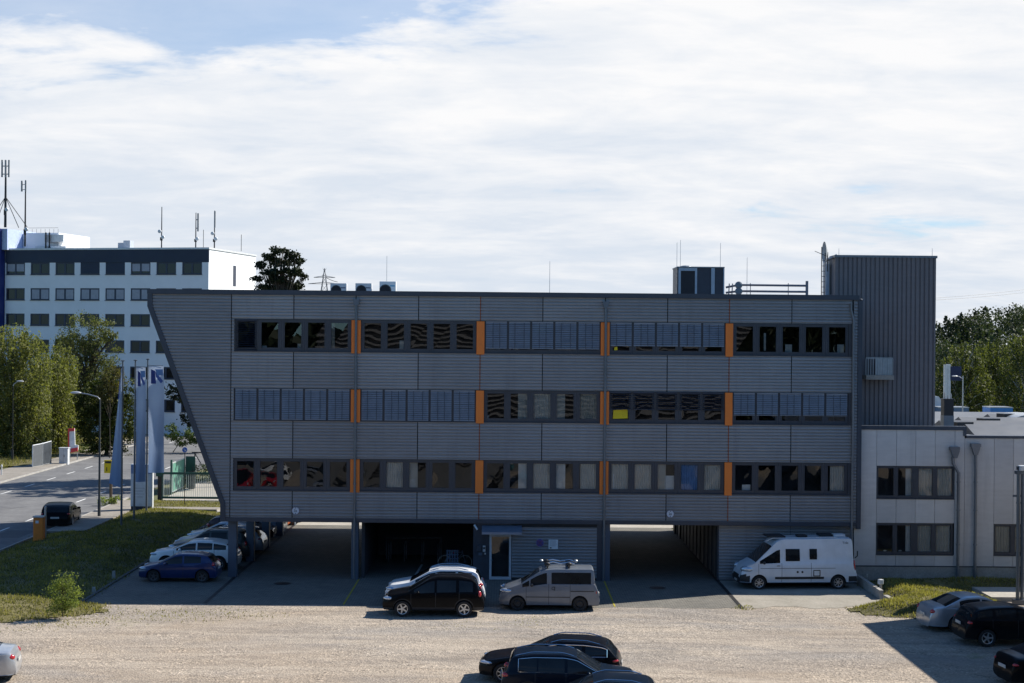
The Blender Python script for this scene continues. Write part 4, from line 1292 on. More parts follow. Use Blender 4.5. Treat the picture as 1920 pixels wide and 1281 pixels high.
# signs on the wall
M_SIGNW = plain('sign_white', (0.62, 0.64, 0.70), 0.5)
M_SIGNR = plain('sign_red_ring', (0.20, 0.10, 0.16), 0.5)
M_BLACK = plain('sign_black', (0.015, 0.016, 0.022), 0.6)
M_PURPLE = plain('sign_faded_blue', (0.085, 0.065, 0.22), 0.5)
def text(body, size, loc, mat, parent, name='lettering', align='CENTER', rot=(R(90), 0, 0), ext=0.004):
    cu = bpy.data.curves.new(name, 'FONT'); cu.body = body; cu.size = size; cu.align_x = align; cu.align_y = 'CENTER'; cu.extrude = ext
    tmp = bpy.data.objects.new(name, cu); link(tmp)
    dg = bpy.context.evaluated_depsgraph_get()
    me = bpy.data.meshes.new_from_object(tmp.evaluated_get(dg))
    bpy.data.objects.remove(tmp)
    me.materials.clear(); me.materials.append(mat)
    o = link(bpy.data.objects.new(name, me)); o.parent = parent
    off = ORG.get(parent.name, Vector((0, 0, 0)))
    o.location = Vector(loc) - off; o.rotation_euler = rot
    return o
def height_sign(px, py, label):
    c = at(px, py, -.03)
    t = thing('height_sign', (c.x, -.03, c.z - .2), label, 'sign', 'round clearance signs on the facade')
    r = 7.0 / 38
    m = MB(); m.lathe([(0, -.055), (r * .96, -.055), (r, -.05), (r, -.03), (0, -.03)], (c.x, 0, c.z), 'y', 28); m.build('sign_plate', M_SIGNW, t, smooth=30)
    m = MB(); m.lathe([(r * .95, -.060), (r * 1.0, -.060), (r * 1.0, -.0555), (r * .95, -.0555)], (c.x, 0, c.z), 'y', 28, True); m.build('ring', M_SIGNR, t)
    text('2a', .17, (c.x - .005, -.058, c.z + .004), M_BLACK, t)
    m = MB()
    for sg in (1, -1):
        m.prism([(c.x - .035, c.z + sg * .155), (c.x + .035, c.z + sg * .155), (c.x, c.z + sg * .105)], 'y', -.062, -.056)
    m.build('arrow_marks', M_BLACK, t)
height_sign(554.3, 957.7, 'round white sign reading 2a above the left drive-through by the parked blue car')
height_sign(1256.8, 963.8, 'round white sign reading 2a above the right drive-through near the camper van')
c = at(1012.3, 1018, .03)
t = thing('no_parking_sign', (c.x, .05, c.z - .2), 'round faded violet no-stopping sign on the ribbed wall right of the entrance door', 'sign')
r = 7.4 / 38
m = MB(); m.lathe([(0, 0), (r, 0), (r, .03), (0, .03)], (c.x, .02, c.z), 'y', 28); m.build('sign_plate', M_PURPLE, t)
m = MB(); m.lathe([(r * .93, -.006), (r * 1.03, -.006), (r * 1.03, -.001), (r * .93, -.001)], (c.x, .02, c.z), 'y', 28, True); m.build('ring', plain('ring_pale_violet', (0.24, 0.22, 0.36), 0.5), t)
m = MB()
for sg in (1, -1):
    m.add([(c.x - .12 - .02, .012, c.z - sg * .12), (c.x - .12 + .02, .012, c.z - sg * .14), (c.x + .14, .012, c.z + sg * .12), (c.x + .10, .012, c.z + sg * .14)], [(0, 1, 2, 3)])
m.build('cross_bars', plain('sign_faded_red', (0.17, 0.055, 0.17), 0.5), t)
a, b = at(1028.5, 1012, .03), at(1046, 1029.7, .03)
t = thing('notice_sign', (.5 * (a.x + b.x), .05, b.z), 'square white notice with lines of text beside the round violet sign', 'sign')
m = MB(); m.box(a.x, .01, b.z, b.x, .04, a.z); m.build('sign_plate', plain('notice_white', (0.66, 0.70, 0.72), 0.5), t)
m = MB(); g = random.Random(4)
for k in range(6):
    z = a.z - .055 - k * .05
    m.box(a.x + .06, .004, z - .008, b.x - .05 - g.random() * .12, .0095, z + .008)
m.build('text_lines', plain('notice_ink', (0.30, 0.32, 0.36), 0.6), t)
m = MB(); m.box(a.x + .07, .003, b.z + .035, a.x + .15, .009, b.z + .09); m.build('emblem', M_BLACK, t)
# ================================================================= tower, annex, wing
M_RIBV = clad_mat('tower_cladding', (0.19, 0.176, 0.184), 0.6, 0.1)
M_PANEL = clad_mat('annex_panels', (0.57, 0.55, 0.535), 0.5, 0.15)
M_COPE = plain('coping_grey', (0.16, 0.19, 0.22), 0.45, 0.3)
M_PLINTH = concrete_mat('plinth_concrete', (0.27, 0.26, 0.24), (0.36, 0.35, 0.32), 1.5)
M_ROOFM = plain('roof_membrane', (0.145, 0.15, 0.158), 0.55, 0.1, scale=0.4, grime=0.6)
M_GALV = plain('galvanised_steel', (0.42, 0.44, 0.46), 0.4, 0.7, scale=4)
M_DKMETAL = plain('dark_metal', (0.03, 0.032, 0.036), 0.5, 0.4)

YT = 3.0
TW = thing('tower_block', (at(1655, 640, YT).x, YT, 0), 'tall plain grey tower with vertical ribs behind the right end of the office', 'tower')
tx0, tx1 = at(1565, 640, YT).x, at(1754, 640, YT).x
tz = 0.5 * (at(1565, 478, YT).z + at(1752, 480, YT).z)
m = MB(); xs = tx0; vs = []; pr = [(0, 0), (.15, 0), (.165, .05), (.215, .05)]
pts = []
while xs < tx1:
    for dx, d in pr:
        if xs + dx < tx1: pts.append((xs + dx, YT + d))
    xs += .232
pts.append((tx1, YT))
for x, y in pts: vs += [(x, y, 6.0), (x, y, tz - .12)]
m.add(vs, [(2 * i, 2 * i + 2, 2 * i + 3, 2 * i + 1) for i in range(len(pts) - 1)])
m.box(tx0 + .02, YT + .06, 0, tx1 - .02, YT + 1.2, tz - .13)
m.build('wall', M_RIBV, TW)
m = MB(); m.box(tx0 - .04, YT - .06, tz - .125, tx1 + .05, YT + 1.25, tz); m.build('coping', M_COPE, TW)
sx0, sx1 = at(1555, 500, YT + 1).x, tx0
m = MB(); m.box(sx0, YT + 1.21, 6, sx1 + .1, YT + 2.6, at(1550, 483, YT + 1).z); m.build('stair_head', M_PANEL, TW)
m = MB(); m.box(at(1557, 500, YT).x, YT + 1.0, 12, at(1563, 500, YT).x, YT + 1.19, at(1550, 495, YT + 1).z); m.build('door', plain('pale_door', (0.50, 0.55, 0.62), 0.5), TW)
m = MB(); p0 = at(1545, 486, YT + 1); p1 = at(1566, 480, YT + 1); m.tube([(p0.x, YT + .6, p0.z - .1), (p1.x, YT + .6, p1.z)], .09, 6); m.build('eaves_beam', M_GALV, TW)
# small balcony beside the office building
bx0, bx1 = at(1617.5, 690, YT).x, at(1667.5, 690, YT).x
bz0, bz1, bz2 = at(1640, 712, YT - .6).z, at(1640, 703.5, YT - .6).z, at(1640, 670.5, YT - .6).z
m = MB(); m.box(bx0, YT - .75, bz0, bx1 + .05, YT - .005, bz1); m.build('balcony_slab', M_PLINTH, TW)
m = MB()
m.box(bx0, YT - .70, bz2 - .05, bx1, YT - .65, bz2)
for k in range(12): x = bx0 + (bx1 - bx0) * k / 11; m.box(x - .014, YT - .69, bz1, x + .014, YT - .66, bz2 - .05)
m.box(bx0 + .5, YT - .655, bz1 + .02, bx1 - .03, YT - .645, bz2 - .06)
m.box(bx1 - .05, YT - .65, bz2 - .05, bx1, YT, bz2)
m.build('balcony_railing', M_GALV, TW)
# ladder, satellite dish
ld = thing('roof_ladder', at(1541, 520, YT), 'thin steel cat ladder at the left edge of the tower above the roof', 'ladder')
m = MB(); lx0, lx1 = at(1540.5, 500, YT).x, at(1547, 500, YT).x
z0, z1 = Z_TOP - .6, at(1540, 463, YT).z
m.tube([(lx0, YT, z0), (lx0, YT, z1)], .025, 6); m.tube([(lx1, YT, z0), (lx1, YT, z1 - .3)], .025, 6); m.build('stile', M_DKMETAL, ld)
m = MB()
for k in range(9): z = z0 + .3 + k * .27; m.tube([(lx0, YT, z), (lx1, YT, z)], .014, 5)
m.build('rung', M_DKMETAL, ld)
sd = thing('satellite_dish', at(1546, 483, YT), 'pale satellite dish on a mast at the top left corner of the tower', 'satellite dish')
m = MB(); c = at(1547.5, 473, YT); prof = [(.55 * q / 6, .16 * (q / 6) ** 2) for q in range(7)]
vs = []; fs = []
for k in range(20):
    a = 2 * math.pi * k / 20
    for r, h in prof: vs.append((c.x + .10 - h - .25 * r * math.cos(a) * 0, c.y + r * math.cos(a), c.z + r * math.sin(a)))
for k in range(20):
    for i in range(6): fs.append((k * 7 + i, ((k + 1) % 20) * 7 + i, ((k + 1) % 20) * 7 + i + 1, k * 7 + i + 1))
m.add(vs, fs); m.build('dish', plain('dish_grey', (0.35, 0.37, 0.38), .5, .2), sd, smooth=True)
m = MB(); m.tube([(c.x + .12, c.y, c.z - 1.0), (c.x + .12, c.y, c.z)], .03, 6); m.tube([(c.x - .55, c.y, c.z + .05), (c.x + .05, c.y, c.z - .2)], .015, 5); m.build('mast', M_DKMETAL, sd)

# low annex
AX = thing('annex_building', (22, .3, 0), 'low light grey panelled annex with flat roof right of the office building', 'annex')
YA = 0.30
ax = lambda px, py=900: at(px, py, YA).x
az = lambda px, py: at(px, py, YA).z
za1 = az(1700, 806); za2 = az(1860, 822)
zbt = az(1700, 1061.5)
W1 = (ax(1643.5), ax(1790), az(1700, 935), az(1700, 874))
W2 = (ax(1643), ax(1788), az(1700, 1040), az(1700, 981))
W3 = (ax(1863, 1010), ax(1863, 1010) + (W2[1] - W2[0]), az(1890, 1041.5), az(1890, 983))
xs_ = ax(1808.5); xe = 48.0
joints = [ax(p) for p in (1680.6, 1716.6, 1753)]
def panels(cells):
    for (x0, x1, z0, z1) in cells:
        MB().box(x0 + .008, YA, z0 + .006, x1 - .008, YA + .06, z1 - .006).build('wall_panel', M_PANEL, AX)
x0 = X_RP - .25
cells = []
cells.append((x0, W1[0], zbt, za1))
for a, b in zip([W1[0]] + joints, joints + [W1[1]]):
    cells += [(a, b, W1[3], za1), (a, b, W2[3], W1[2]), (a, b, zbt, W2[2])]
cells.append((W1[1], xs_, zbt, za1))
cells.append((xs_, W3[0], zbt, za2))
q = W3[0]; st_ = (W3[1] - W3[0]) / 4
for k in range(4):
    cells += [(q + k * st_, q + (k + 1) * st_, W3[3], za2), (q + k * st_, q + (k + 1) * st_, zbt, W3[2])]
x = W3[1]
while x < xe: cells.append((x, x + 1.5, zbt, za2)); x += 1.5
panels(cells)
m = MB()
m.box(x0, YA + .07, 0, W1[0], YA + .3, za1); m.box(W1[0], YA + .07, W1[3], W1[1], YA + .3, za1); m.box(W1[0], YA + .07, W2[3], W1[1], YA + .3, W1[2]); m.box(W1[0], YA + .07, 0, W1[1], YA + .3, W2[2])
m.box(W1[1], YA + .07, 0, xs_, YA + .3, za1); m.box(xs_, YA + .07, 0, W3[0], YA + .3, za2); m.box(W3[0], YA + .07, W3[3], W3[1], YA + .3, za2); m.box(W3[0], YA + .07, 0, W3[1], YA + .3, W3[2]); m.box(W3[1], YA + .07, 0, xe, YA + .3, za2)
m.box(x0, YA + 4.0, 0, xe, YA + 4.1, za2 - .3); m.box(x0, YA + .3, W1[2] - .9, xs_ + 6, YA + 4, W1[2] - .7)
m.build('wall_backing', M_BACK, AX)
m = MB(); m.box(x0, YA - .03, 0.0, xe, YA + .06, zbt - .03); m.build('plinth', M_PLINTH, AX)
m = MB(); m.box(x0, YA - .05, zbt - .03, xe, YA + .055, zbt + .02); m.build('base_strip', M_FRAME, AX)
m = MB(); m.box(X_RP + .005, YA - .06, za1, xs_ + .06, YA + .35, za1 + .19); m.box(xs_ - .08, YA - .062, za2 + .10, xs_ + .062, YA + .35, za1 - .002)
m.box(xs_ + .065, YA - .06, za2, xe, YA + .35, za2 + .13); m.build('coping', M_NAVY, AX)
def awin(wr, curts, n=4):
    a, b, z0, z1 = wr
    f = MB(); y0, y1 = YA + .04, YA + .16
    f.box(a, y0, z0, a + .09, y1, z1); f.box(b - .09, y0, z0, b, y1, z1); f.box(a + .09, y0 + .001, z1 - .12, b - .09, y1, z1); f.box(a + .09, y0 + .001, z0, b - .09, y1, z0 + .14)
    w = (b - a) / n
    for k in range(1, n): hw = .17 if k == 2 else .11; f.box(a + k * w - hw, y0 + .002, z0 + .14, a + k * w + hw, y1, z1 - .12)
    f.box(a, YA - .04, z0 - .03, b, y0 + .02, z0 + .01)
    win = f.build('window', M_FRAME, AX)
    for k in range(n):
        pa, pb = a + k * w + .1, a + (k + 1) * w - .1
        m = MB(); m.quad((pa, y0 + .07, z0 + .14), (pb, y0 + .072, z0 + .14), (pb, y0 + .07, z1 - .12), (pa, y0 + .074, z1 - .12)); m.build('pane', M_PANE2, win)
        cfrac = curts[k]
        if cfrac:
            u0, mat = cfrac
            m = MB(); vs = []
            for q in range(31):
                u = u0 + (1.04 - u0) * q / 30
                vs += [(pa + (pb - pa) * u, YA + .20 + .025 * math.sin(q * 1.3), z0), (pa + (pb - pa) * u, YA + .20 + .025 * math.sin(q * 1.3), z1)]
            m.add(vs, [(2 * q, 2 * q + 2, 2 * q + 3, 2 * q + 1) for q in range(30)]); m.build('curtain', mat, win, smooth=True)
    if z0 < 3:
        m = MB()
        for k in range(5): c_ = a + .5 + k * .75; m.ball((c_, y0 + .11, z0 + .17), .09, .04, .04, 8, 5)
        m.build('window_sill_item', M_PAPER, win, smooth=True)
awin(W1, [None, (.55, M_CURT_W), (0, M_CURT_G), (0, M_CURT_G)])
awin(W2, [None, (.62, M_CURT_W), (0, M_CURT_G), (0, M_CURT_G)])
awin(W3, [(0, M_CURT_G), (0, M_CURT_G), None, None])
# rainwater hoppers and pipes
def hopper(px_h, py0, py1, px_p, py_b):
    m = MB(); y = YA - .16
    a, b = at(px_h - 9, py0, y), at(px_h + 9, py1, y)
    xm = at(px_h + (1 if px_h < 1800 else 0), 830, y).x; xp = at(px_p, 930, y).x
    m.box(a.x, y - .10, a.z - .16, b.x, YA - .001, a.z)
    m.prism([(xm - .2, a.z - .22), (xm + .2, a.z - .22), (xm + .09, a.z - .55), (xm - .09, a.z - .55)], 'y', y - .1, y + .1)
    m.box(xm - .2, y - .1, a.z - .22, xm + .2, y + .1, a.z - .161)
    m.tube([(xm - (.12 if px_h < 1800 else 0), y, a.z - .5), (xm - (.1 if px_h < 1800 else 0), y, a.z - .8), (xp, y, a.z - 1.3), (xp, y, .05)], .075, 10)
    m.tube([(xp, y, .05), (xp, y, .75)], .095, 10)
    for z in (1.9, 3.6, 5.0): m.tube([(xp, y, z), (xp, y, z + .07)], .095, 10)
    m.build('downpipe', M_PIPE, AX, smooth=30)
hopper(1790, 838, 848, 1797, 1070); hopper(1829.5, 832, 842, 1829, 1070)
# annex roof: hall roof with folded ridges, rooflights and a rear parapet
zr = za2 + .02
yb = 30.0
m = MB(); m.box(xs_ + .1, YA + .36, zr - .35, 60, yb, zr - .05); m.box(X_RP + .02, YA + .36, za1 - .4, xs_ + .06, YA + 2.6, za1 - .05); m.box(tx1 + .05, YA + 2.61, za1 - .4, xs_ + .06, yb, za1 - .15)
m.build('roof', M_ROOFM, AX)
m = MB(); zp = at(1850, 780, yb).z; m.box(tx1 + .1, yb - .001, zr - .3, 60, yb + .2, zp); m.box(tx1 + .1, yb - .06, zp, 60, yb + .26, zp + .06); m.build('parapet', M_PANEL, AX)
m = MB()
for k, (xa_, xb_, y_) in enumerate(((24.2, 30.5, 9.0), (26.5, 33.5, 13.0), (29.5, 38, 17.0), (24.4, 27.5, 5.0))):
    m.prism([(y_ - 1.6, zr - .05), (y_ + .0, zr + .42), (y_ + 1.6, zr - .05)], 'x', xa_, xb_)
m.build('roof_ridge', M_ROOFM, AX)
m = MB()
for px_, py_, y_ in ((1802, 801, 6.0), (1853, 803, 10.0), (1889, 797, 16.0)):
    c = at(px_, py_, y_); MB().cbox((c.x, c.y, zr + .22), 1.0, .8, .55, .3).build('roof_vent', M_DKMETAL, AX)
c = at(1928, 800, 15)
m = MB(); n = 10; vs = []
for k in range(n + 1):
    a = math.pi * k / n
    vs += [(c.x - 1.3 * math.cos(a), 14.0, zr + .12 + .42 * math.sin(a)), (c.x - 1.3 * math.cos(a), 17.2, zr + .12 + .42 * math.sin(a))]
m.add(vs, [(2 * k, 2 * k + 2, 2 * k + 3, 2 * k + 1) for k in range(n)] + [tuple(2 * k for k in range(n + 1))]); m.box(c.x - 1.4, 13.9, zr - .1, c.x + 1.4, 17.3, zr + .13)
m.build('rooflight', plain('rooflight_plastic', (0.34, 0.36, 0.37), .3), AX, smooth=40)
# chimney flue on the annex roof
c = at(1776, 775, 4.0)
ch = thing('chimney_flue', (c.x, 4, za1 - .2), 'square flue with black top and grey base on the annex roof beside the tower', 'chimney')
hw = .26
zc0, zc1, zc2 = za1 - .2, at(1776, 779, 4).z, at(1776, 749, 4).z
m = MB(); m.box(c.x - hw, 3.7, zc0, c.x + hw, 4.3, zc1); m.build('base', M_COPE, ch)
m = MB(); m.box(c.x - hw + .01, 3.71, zc1, c.x + hw - .01, 4.29, zc2); m.box(c.x - hw - .02, 3.68, zc2, c.x + hw + .02, 4.32, zc2 + .04); m.build('hood', M_DKMETAL, ch)
m = MB()
for dx, h in ((-.14, .35), (.02, .22), (.18, .3)): m.tube([(c.x + dx, 4, zc2), (c.x + dx, 4, zc2 + h)], .04, 8)
m.build('flue_pipe', M_GALV, ch)
# wing along the right edge (only its pipes reach into the view) and its shadow on the lot
WG = thing('wing_building', (28, -22, 0), 'grey wing just outside the right edge that throws the angular shadow on the gravel', 'building')
m = MB(); m.box(23.90, -60, 4.6, 40, -6.3, 8.1); m.build('wall', M_PANEL, WG)
m = MB(); m.box(23.85, -60.1, 8.1, 40.1, -6.25, 8.25); m.build('coping', M_NAVY, WG)
m = MB()
for y in (-6.8, -18, -30, -42, -54):
    m.box(23.95, y - .2, 0, 24.35, y + .2, 4.6)
m.build('column', M_COLUMN, WG)
m = MB()
for dx in (0.0, .20):
    xq = at(1909, 1000, -5.6).x + dx
    m.tube([(xq, -5.6, .1), (xq, -5.6, 5.95)], .085, 10)
    for z in (1.4, 3.0, 4.6): m.tube([(xq, -5.6, z), (xq, -5.6, z + .07)], .105, 10)
m.box(at(1905, 1000, -5.6).x - .05, -5.75, 5.95, 24.2, -5.45, 6.10); m.box(23.3, -5.62, 4.9, 24.0, -5.58, 5.0)
m.box(at(1905, 1000, -5.6).x - .1, -5.8, 0, 23.9, -5.4, .22)
m.build('downpipe', M_PIPE, WG, smooth=30)
c = at(1913, 878, -5.6)
sl_ = thing('flood_lamp', (c.x, -5.6, 6.1), 'white flood lamp on top of the twin pipes at the right edge', 'lamp')
m = MB(); m.cbox((c.x + .12, -5.6, c.z), .42, .3, .26); m.build('housing', M_WHITEM, sl_, bevel=.05)
m = MB(); m.tube([(c.x + .05, -5.6, 6.08), (c.x + .05, -5.6, c.z)], .03, 6); m.cbox((c.x - .11, -5.6, c.z), .06, .22, .18); m.build('bracket', M_NAVY, sl_)

# ================================================================= things on the roofs
def ac_unit(px0, px1, py, label, logo=None, warm=0):
    y = 2.2
    a, b = at(px0, py, y), at(px1, py, y)
    zb = Z_TOP - .48
    t = thing('air_conditioner', (.5 * (a.x + b.x), y, zb), label, 'air conditioner', 'air conditioners on the office roof')
    col = M_GALV if not logo else M_WHITEM
    m = MB(); m.box(a.x, y, zb + .08, b.x, y + .36, a.z); m.build('casing', plain('ac_casing', (0.66, 0.67, 0.68), .5) if not logo else plain('ac_casing_white', (0.86, 0.87, 0.86), .5), t, bevel=.02)
    r = .26 if not logo else .30
    cx = a.x + (b.x - a.x) * .36; czz = a.z - .10 - r - (.06 if logo else 0)
    m = MB(); m.lathe([(r, -.012), (r * .9, -.02), (r * .9, .0)], (cx, y, czz), 'y', 24)
    for q in range(6): m.lathe([(r * (q + .5) / 6, -.016), (r * (q + .75) / 6, -.016)], (cx, y, czz), 'y', 20)
    m.build('fan_grille', M_DKMETAL, t)
    m = MB(); m.lathe([(r * .88, -.006), (0, -.006)], (cx, y, czz), 'y', 24); m.lathe([(r * .2, -.02), (0, -.03)], (cx, y, czz), 'y', 12); m.build('fan', M_BLACK, t)
    m = MB(); m.box(b.x - .30, y - .006, a.z - .26, b.x - .06, y - .002, a.z - .20); m.build('badge', plain('ac_badge_blue', (0.10, 0.42, 0.62), .4) if logo else plain('ac_badge_grey', (0.16, 0.17, 0.22), .4), t)
    m = MB(); m.box(a.x + .1, y + .02, zb, a.x + .16, y + .34, zb + .08); m.box(b.x - .16, y + .02, zb, b.x - .1, y + .34, zb + .08); m.build('foot', M_DKMETAL, t)
ac_unit(619.3, 650, 531.0, 'grey outdoor air conditioner nearest the dark pine on the office roof')
ac_unit(666.3, 697, 531.0, 'grey outdoor air conditioner between the other two on the office roof')
ac_unit(711.5, 742.5, 527.5, 'whiter outdoor air conditioner with a blue badge on the office roof', logo=True)

y = 2.5
a, b = at(1269, 501, y), at(1358, 501, y)
zb = Z_TOP - .45
hv = thing('ventilation_unit', (.5 * (a.x + b.x), y, zb), 'large dark boxy ventilation unit with pale frame edges on the office roof', 'ventilation unit')
xw = lambda px: at(px, 520, y).x
m = MB(); m.box(xw(1270), y + .03, zb, xw(1357), y + 2.0, a.z - .02); m.build('casing', plain('hvac_panel_dark', (0.045, 0.052, 0.072), .45, .2), hv)
m = MB(); m.box(xw(1277), y + .0, zb + .02, xw(1303), y + .029, at(1290, 508, y).z); m.build('louvre_opening', M_BLACK, hv)
m = MB()
for p0, p1 in ((1272, 1276.5), (1303, 1307), (1333.5, 1340), (1356, 1358.2)): m.box(xw(p0), y - .03, zb, xw(p1), y + .028, a.z - .03)
m.box(xw(1272), y - .031, at(1290, 508, y).z, xw(1307), y + .029, a.z - .031); m.build('frame', plain('hvac_frame', (0.36, 0.42, 0.50), .4, .4), hv)
m = MB(); m.box(xw(1269), y - .06, a.z - .03, xw(1358.3), y + 2.05, a.z + .03); m.ball((xw(1289), y + .9, a.z + .02), .35, .35, .12, 12, 6); m.build('lid', M_COPE, hv)
dp = thing('roof_duct', at(1440, 545, 2.6), 'twin horizontal pipes with round dampers ending at a post on the office roof', 'pipes')
M_DUCT = plain('duct_grey', (0.20, 0.20, 0.225), .5, .3)
for yy, nm in ((534.5, 'upper'), (546.0, 'lower')):
    p0, p1, p2 = at(1361, yy + (4.5 if nm == 'upper' else 3.0), 2.6), at(1385, yy, 2.6), at(1512, yy + 1.4, 2.6)
    m = MB(); m.tube([p0, p1, p2], .055, 8); m.build('pipe', M_DUCT, dp, smooth=True)
    m = MB(); m.lathe([(.0, -.06), (.12, -.06), (.19, -.02), (.19, .02), (.12, .06), (0, .06)], at(1385, yy + .4, 2.5), 'y', 18); m.build('damper', M_COPE, dp, smooth=30)
m = MB(); p = at(1513, 540, 2.6); m.box(p.x - .06, 2.55, zb, p.x + .06, 2.67, at(1513, 527, 2.6).z); m.build('post', M_DUCT, dp)
m = MB()
for px_ in (1407, 1478): p = at(px_, 540, 2.6); m.tube([(p.x, 2.6, zb), (p.x, 2.6, at(px_, 531, 2.6).z)], .02, 6)
for px_ in (1365, 1371): p = at(px_, 540, 2.6); m.tube([(p.x, 2.5, zb), (p.x + .05, 2.5, at(px_, 532, 2.6).z)], .03, 6)
m.build('pipe_support', M_DUCT, dp)
for k, (px_, py_, Y_, what) in enumerate(((1031, 490, 3, 'over the middle of the office roof'), (1269.5, 455, 4, 'just left of the ventilation unit'), (1276, 450, 4.5, 'rising behind the left end of the ventilation unit'), (1351, 456, 4.5, 'rising behind the right end of the ventilation unit'), (1401, 483, 3.5, 'between the ventilation unit and the pipe post'), (725.5, 480, 3, 'behind the white air conditioner'), (1748, 466, 5, 'at the right corner of the tower roof'), (1573, 466, 5, 'at the left corner of the tower roof'))):
    p = at(px_, py_, Y_); zb_ = (tz - .05) if k >= 6 else Z_TOP - .5
    m = MB(); m.tube([(p.x, Y_, zb_), (p.x, Y_, p.z)], [.016, .010], 5); m.lathe([(.12, 0), (.12, .08), (0, .08)], (p.x, Y_, zb_), 'z', 10)
    tag(m.build('lightning_rod', M_GALV, loc=(p.x, Y_, zb_)), 'thin lightning rod ' + what, 'lightning rod', 'lightning rods on the roofs')

# ================================================================= white office block far left
RZ = R(-12.5)
Y0 = 106.5
def wl(u, d, z):   # u: metres left of the right front corner; d: metres behind the front
    c = at(390, 640, Y0)
    dl = Vector((-math.cos(R(12.5)), math.sin(R(12.5)), 0)); db = Vector((math.sin(R(12.5)), math.cos(R(12.5)), 0))
    p = Vector((c.x, Y0, 0)) + dl * u + db * d
    return (p.x, p.y, z)
M_RENDER = plain('white_render', (0.80, 0.82, 0.85), .8, scale=.4, vary=.05)
M_NAVYB = plain('navy_band', (0.018, 0.030, 0.060), .6, scale=.5)
M_BLUEB = plain('blue_render', (0.012, 0.028, 0.16), .6, scale=.5)
WB = thing('white_office_block', wl(14, 7, 0), 'white flat-roofed office block with navy top band and rows of windows behind the trees', 'office block')
ztw = at(390, 464, Y0).z
def wbox(m, u0, u1, d0, d1, z0, z1):
    P = [wl(u0, d0, z0), wl(u1, d0, z0), wl(u1, d1, z0), wl(u0, d1, z0), wl(u0, d0, z1), wl(u1, d0, z1), wl(u1, d1, z1), wl(u0, d1, z1)]
    return m.add(P, [(0, 1, 2, 3), (7, 6, 5, 4), (0, 4, 5, 1), (1, 5, 6, 2), (2, 6, 7, 3), (3, 7, 4, 0)])
# rows of openings
s_ = (FPX / (Y0 - CAM.y)) * 0.90
winw = 36.0 / s_; pit = 47.0 / s_; winh = 23.0 / s_ * 0.90
rowz = [at(300, y, Y0).z for y in (491, 540, 589, 639, 688.5, 750)]
u_first = (390 - 378) / s_
Wd = 28.0
m = MB(); wbox(m, 0, Wd, .18, 15, 0, ztw - .25); m.build('wall', M_RENDER, WB)
zz = [ztw - 1.75] 
m = MB(); wbox(m, 0, 27.2, -.02, .17, rowz[0] + .0, ztw - .22); m.build('top_band', M_NAVYB, WB)
m = MB(); wbox(m, -.1, Wd, -.12, 15.1, ztw - .22, ztw); m.build('coping', M_WHITEM, WB)
m = MB()
lv = rowz[0]
for r_, zt_ in enumerate(rowz):
    zb_ = zt_ - winh
    nz = rowz[r_ + 1] if r_ + 1 < len(rowz) else 0.0
    wbox(m, 0, 27.2, 0, .17, nz, zb_)
    e = 0.0
    for k in range(9):
        a_ = u_first + k * pit
        if a_ > 27.2: break
        wbox(m, e, a_, 0, .17, zb_, zt_)
        e = a_ + winw
    if e < 27.2: wbox(m, e, 27.2, 0, .17, zb_, zt_)
m.build('facade', M_RENDER, WB)
M_WFR = plain('block_window_frame', (0.035, 0.045, 0.075), .5)
M_WGL = plain('block_glass_dark', (0.014, 0.014, 0.018), .06, 0.0, .4)
M_WBLI = plain('block_blind', (0.34, 0.36, 0.42), .7)
g = random.Random(11)
for r_, zt_ in enumerate(rowz):
    zb_ = zt_ - winh
    for k in range(8):
        a_ = u_first + k * pit; b_ = a_ + winw
        f = MB()
        fw = .16
        wbox(f, a_, a_ + fw, .06, .16, zb_, zt_); wbox(f, b_ - fw, b_, .06, .16, zb_, zt_); wbox(f, a_ + fw, b_ - fw, .062, .16, zt_ - fw, zt_); wbox(f, a_ + fw, b_ - fw, .062, .16, zb_, zb_ + fw)
        mid = .5 * (a_ + b_); wbox(f, mid - .12, mid + .12, .064, .16, zb_ + fw, zt_ - fw)
        wbox(f, a_ - .05, b_ + .05, -.10, .05, zb_ - .05, zb_)
        win = f.build('window', M_WFR, WB)
        for p0, p1 in ((a_ + fw, mid - .12), (mid + .12, b_ - fw)):
            q = MB(); q.add([wl(p0, .11, zb_ + fw), wl(p1, .11, zb_ + fw), wl(p1, .112, zt_ - fw), wl(p0, .112, zt_ - fw)], [(3, 2, 1, 0)]); q.build('pane', M_WGL, win)
        lit = {0: (0, 0, 1, 0, 0, 0, 0, 1), 1: (1, 1, 1, 1, 1, 1, 1, 0)}.get(r_, (0, 0, 0, 0, 0, 0, 0, 0))[k] if r_ < 2 else g.random() < .08
        if lit:
            q = MB(); wbox(q, a_ + fw * .6, b_ - fw * .6, .07, .09, zb_ + fw + (0 if r_ else .25), zt_ - .1); q.build('blind', M_WBLI, win)
        elif r_ == 0 and k in (2, 3, 4):
            q = MB(); wbox(q, a_ + .05, b_ - .05, .04, .058, zb_ + .2, zt_); q.build('blind', M_NAVYB, win)
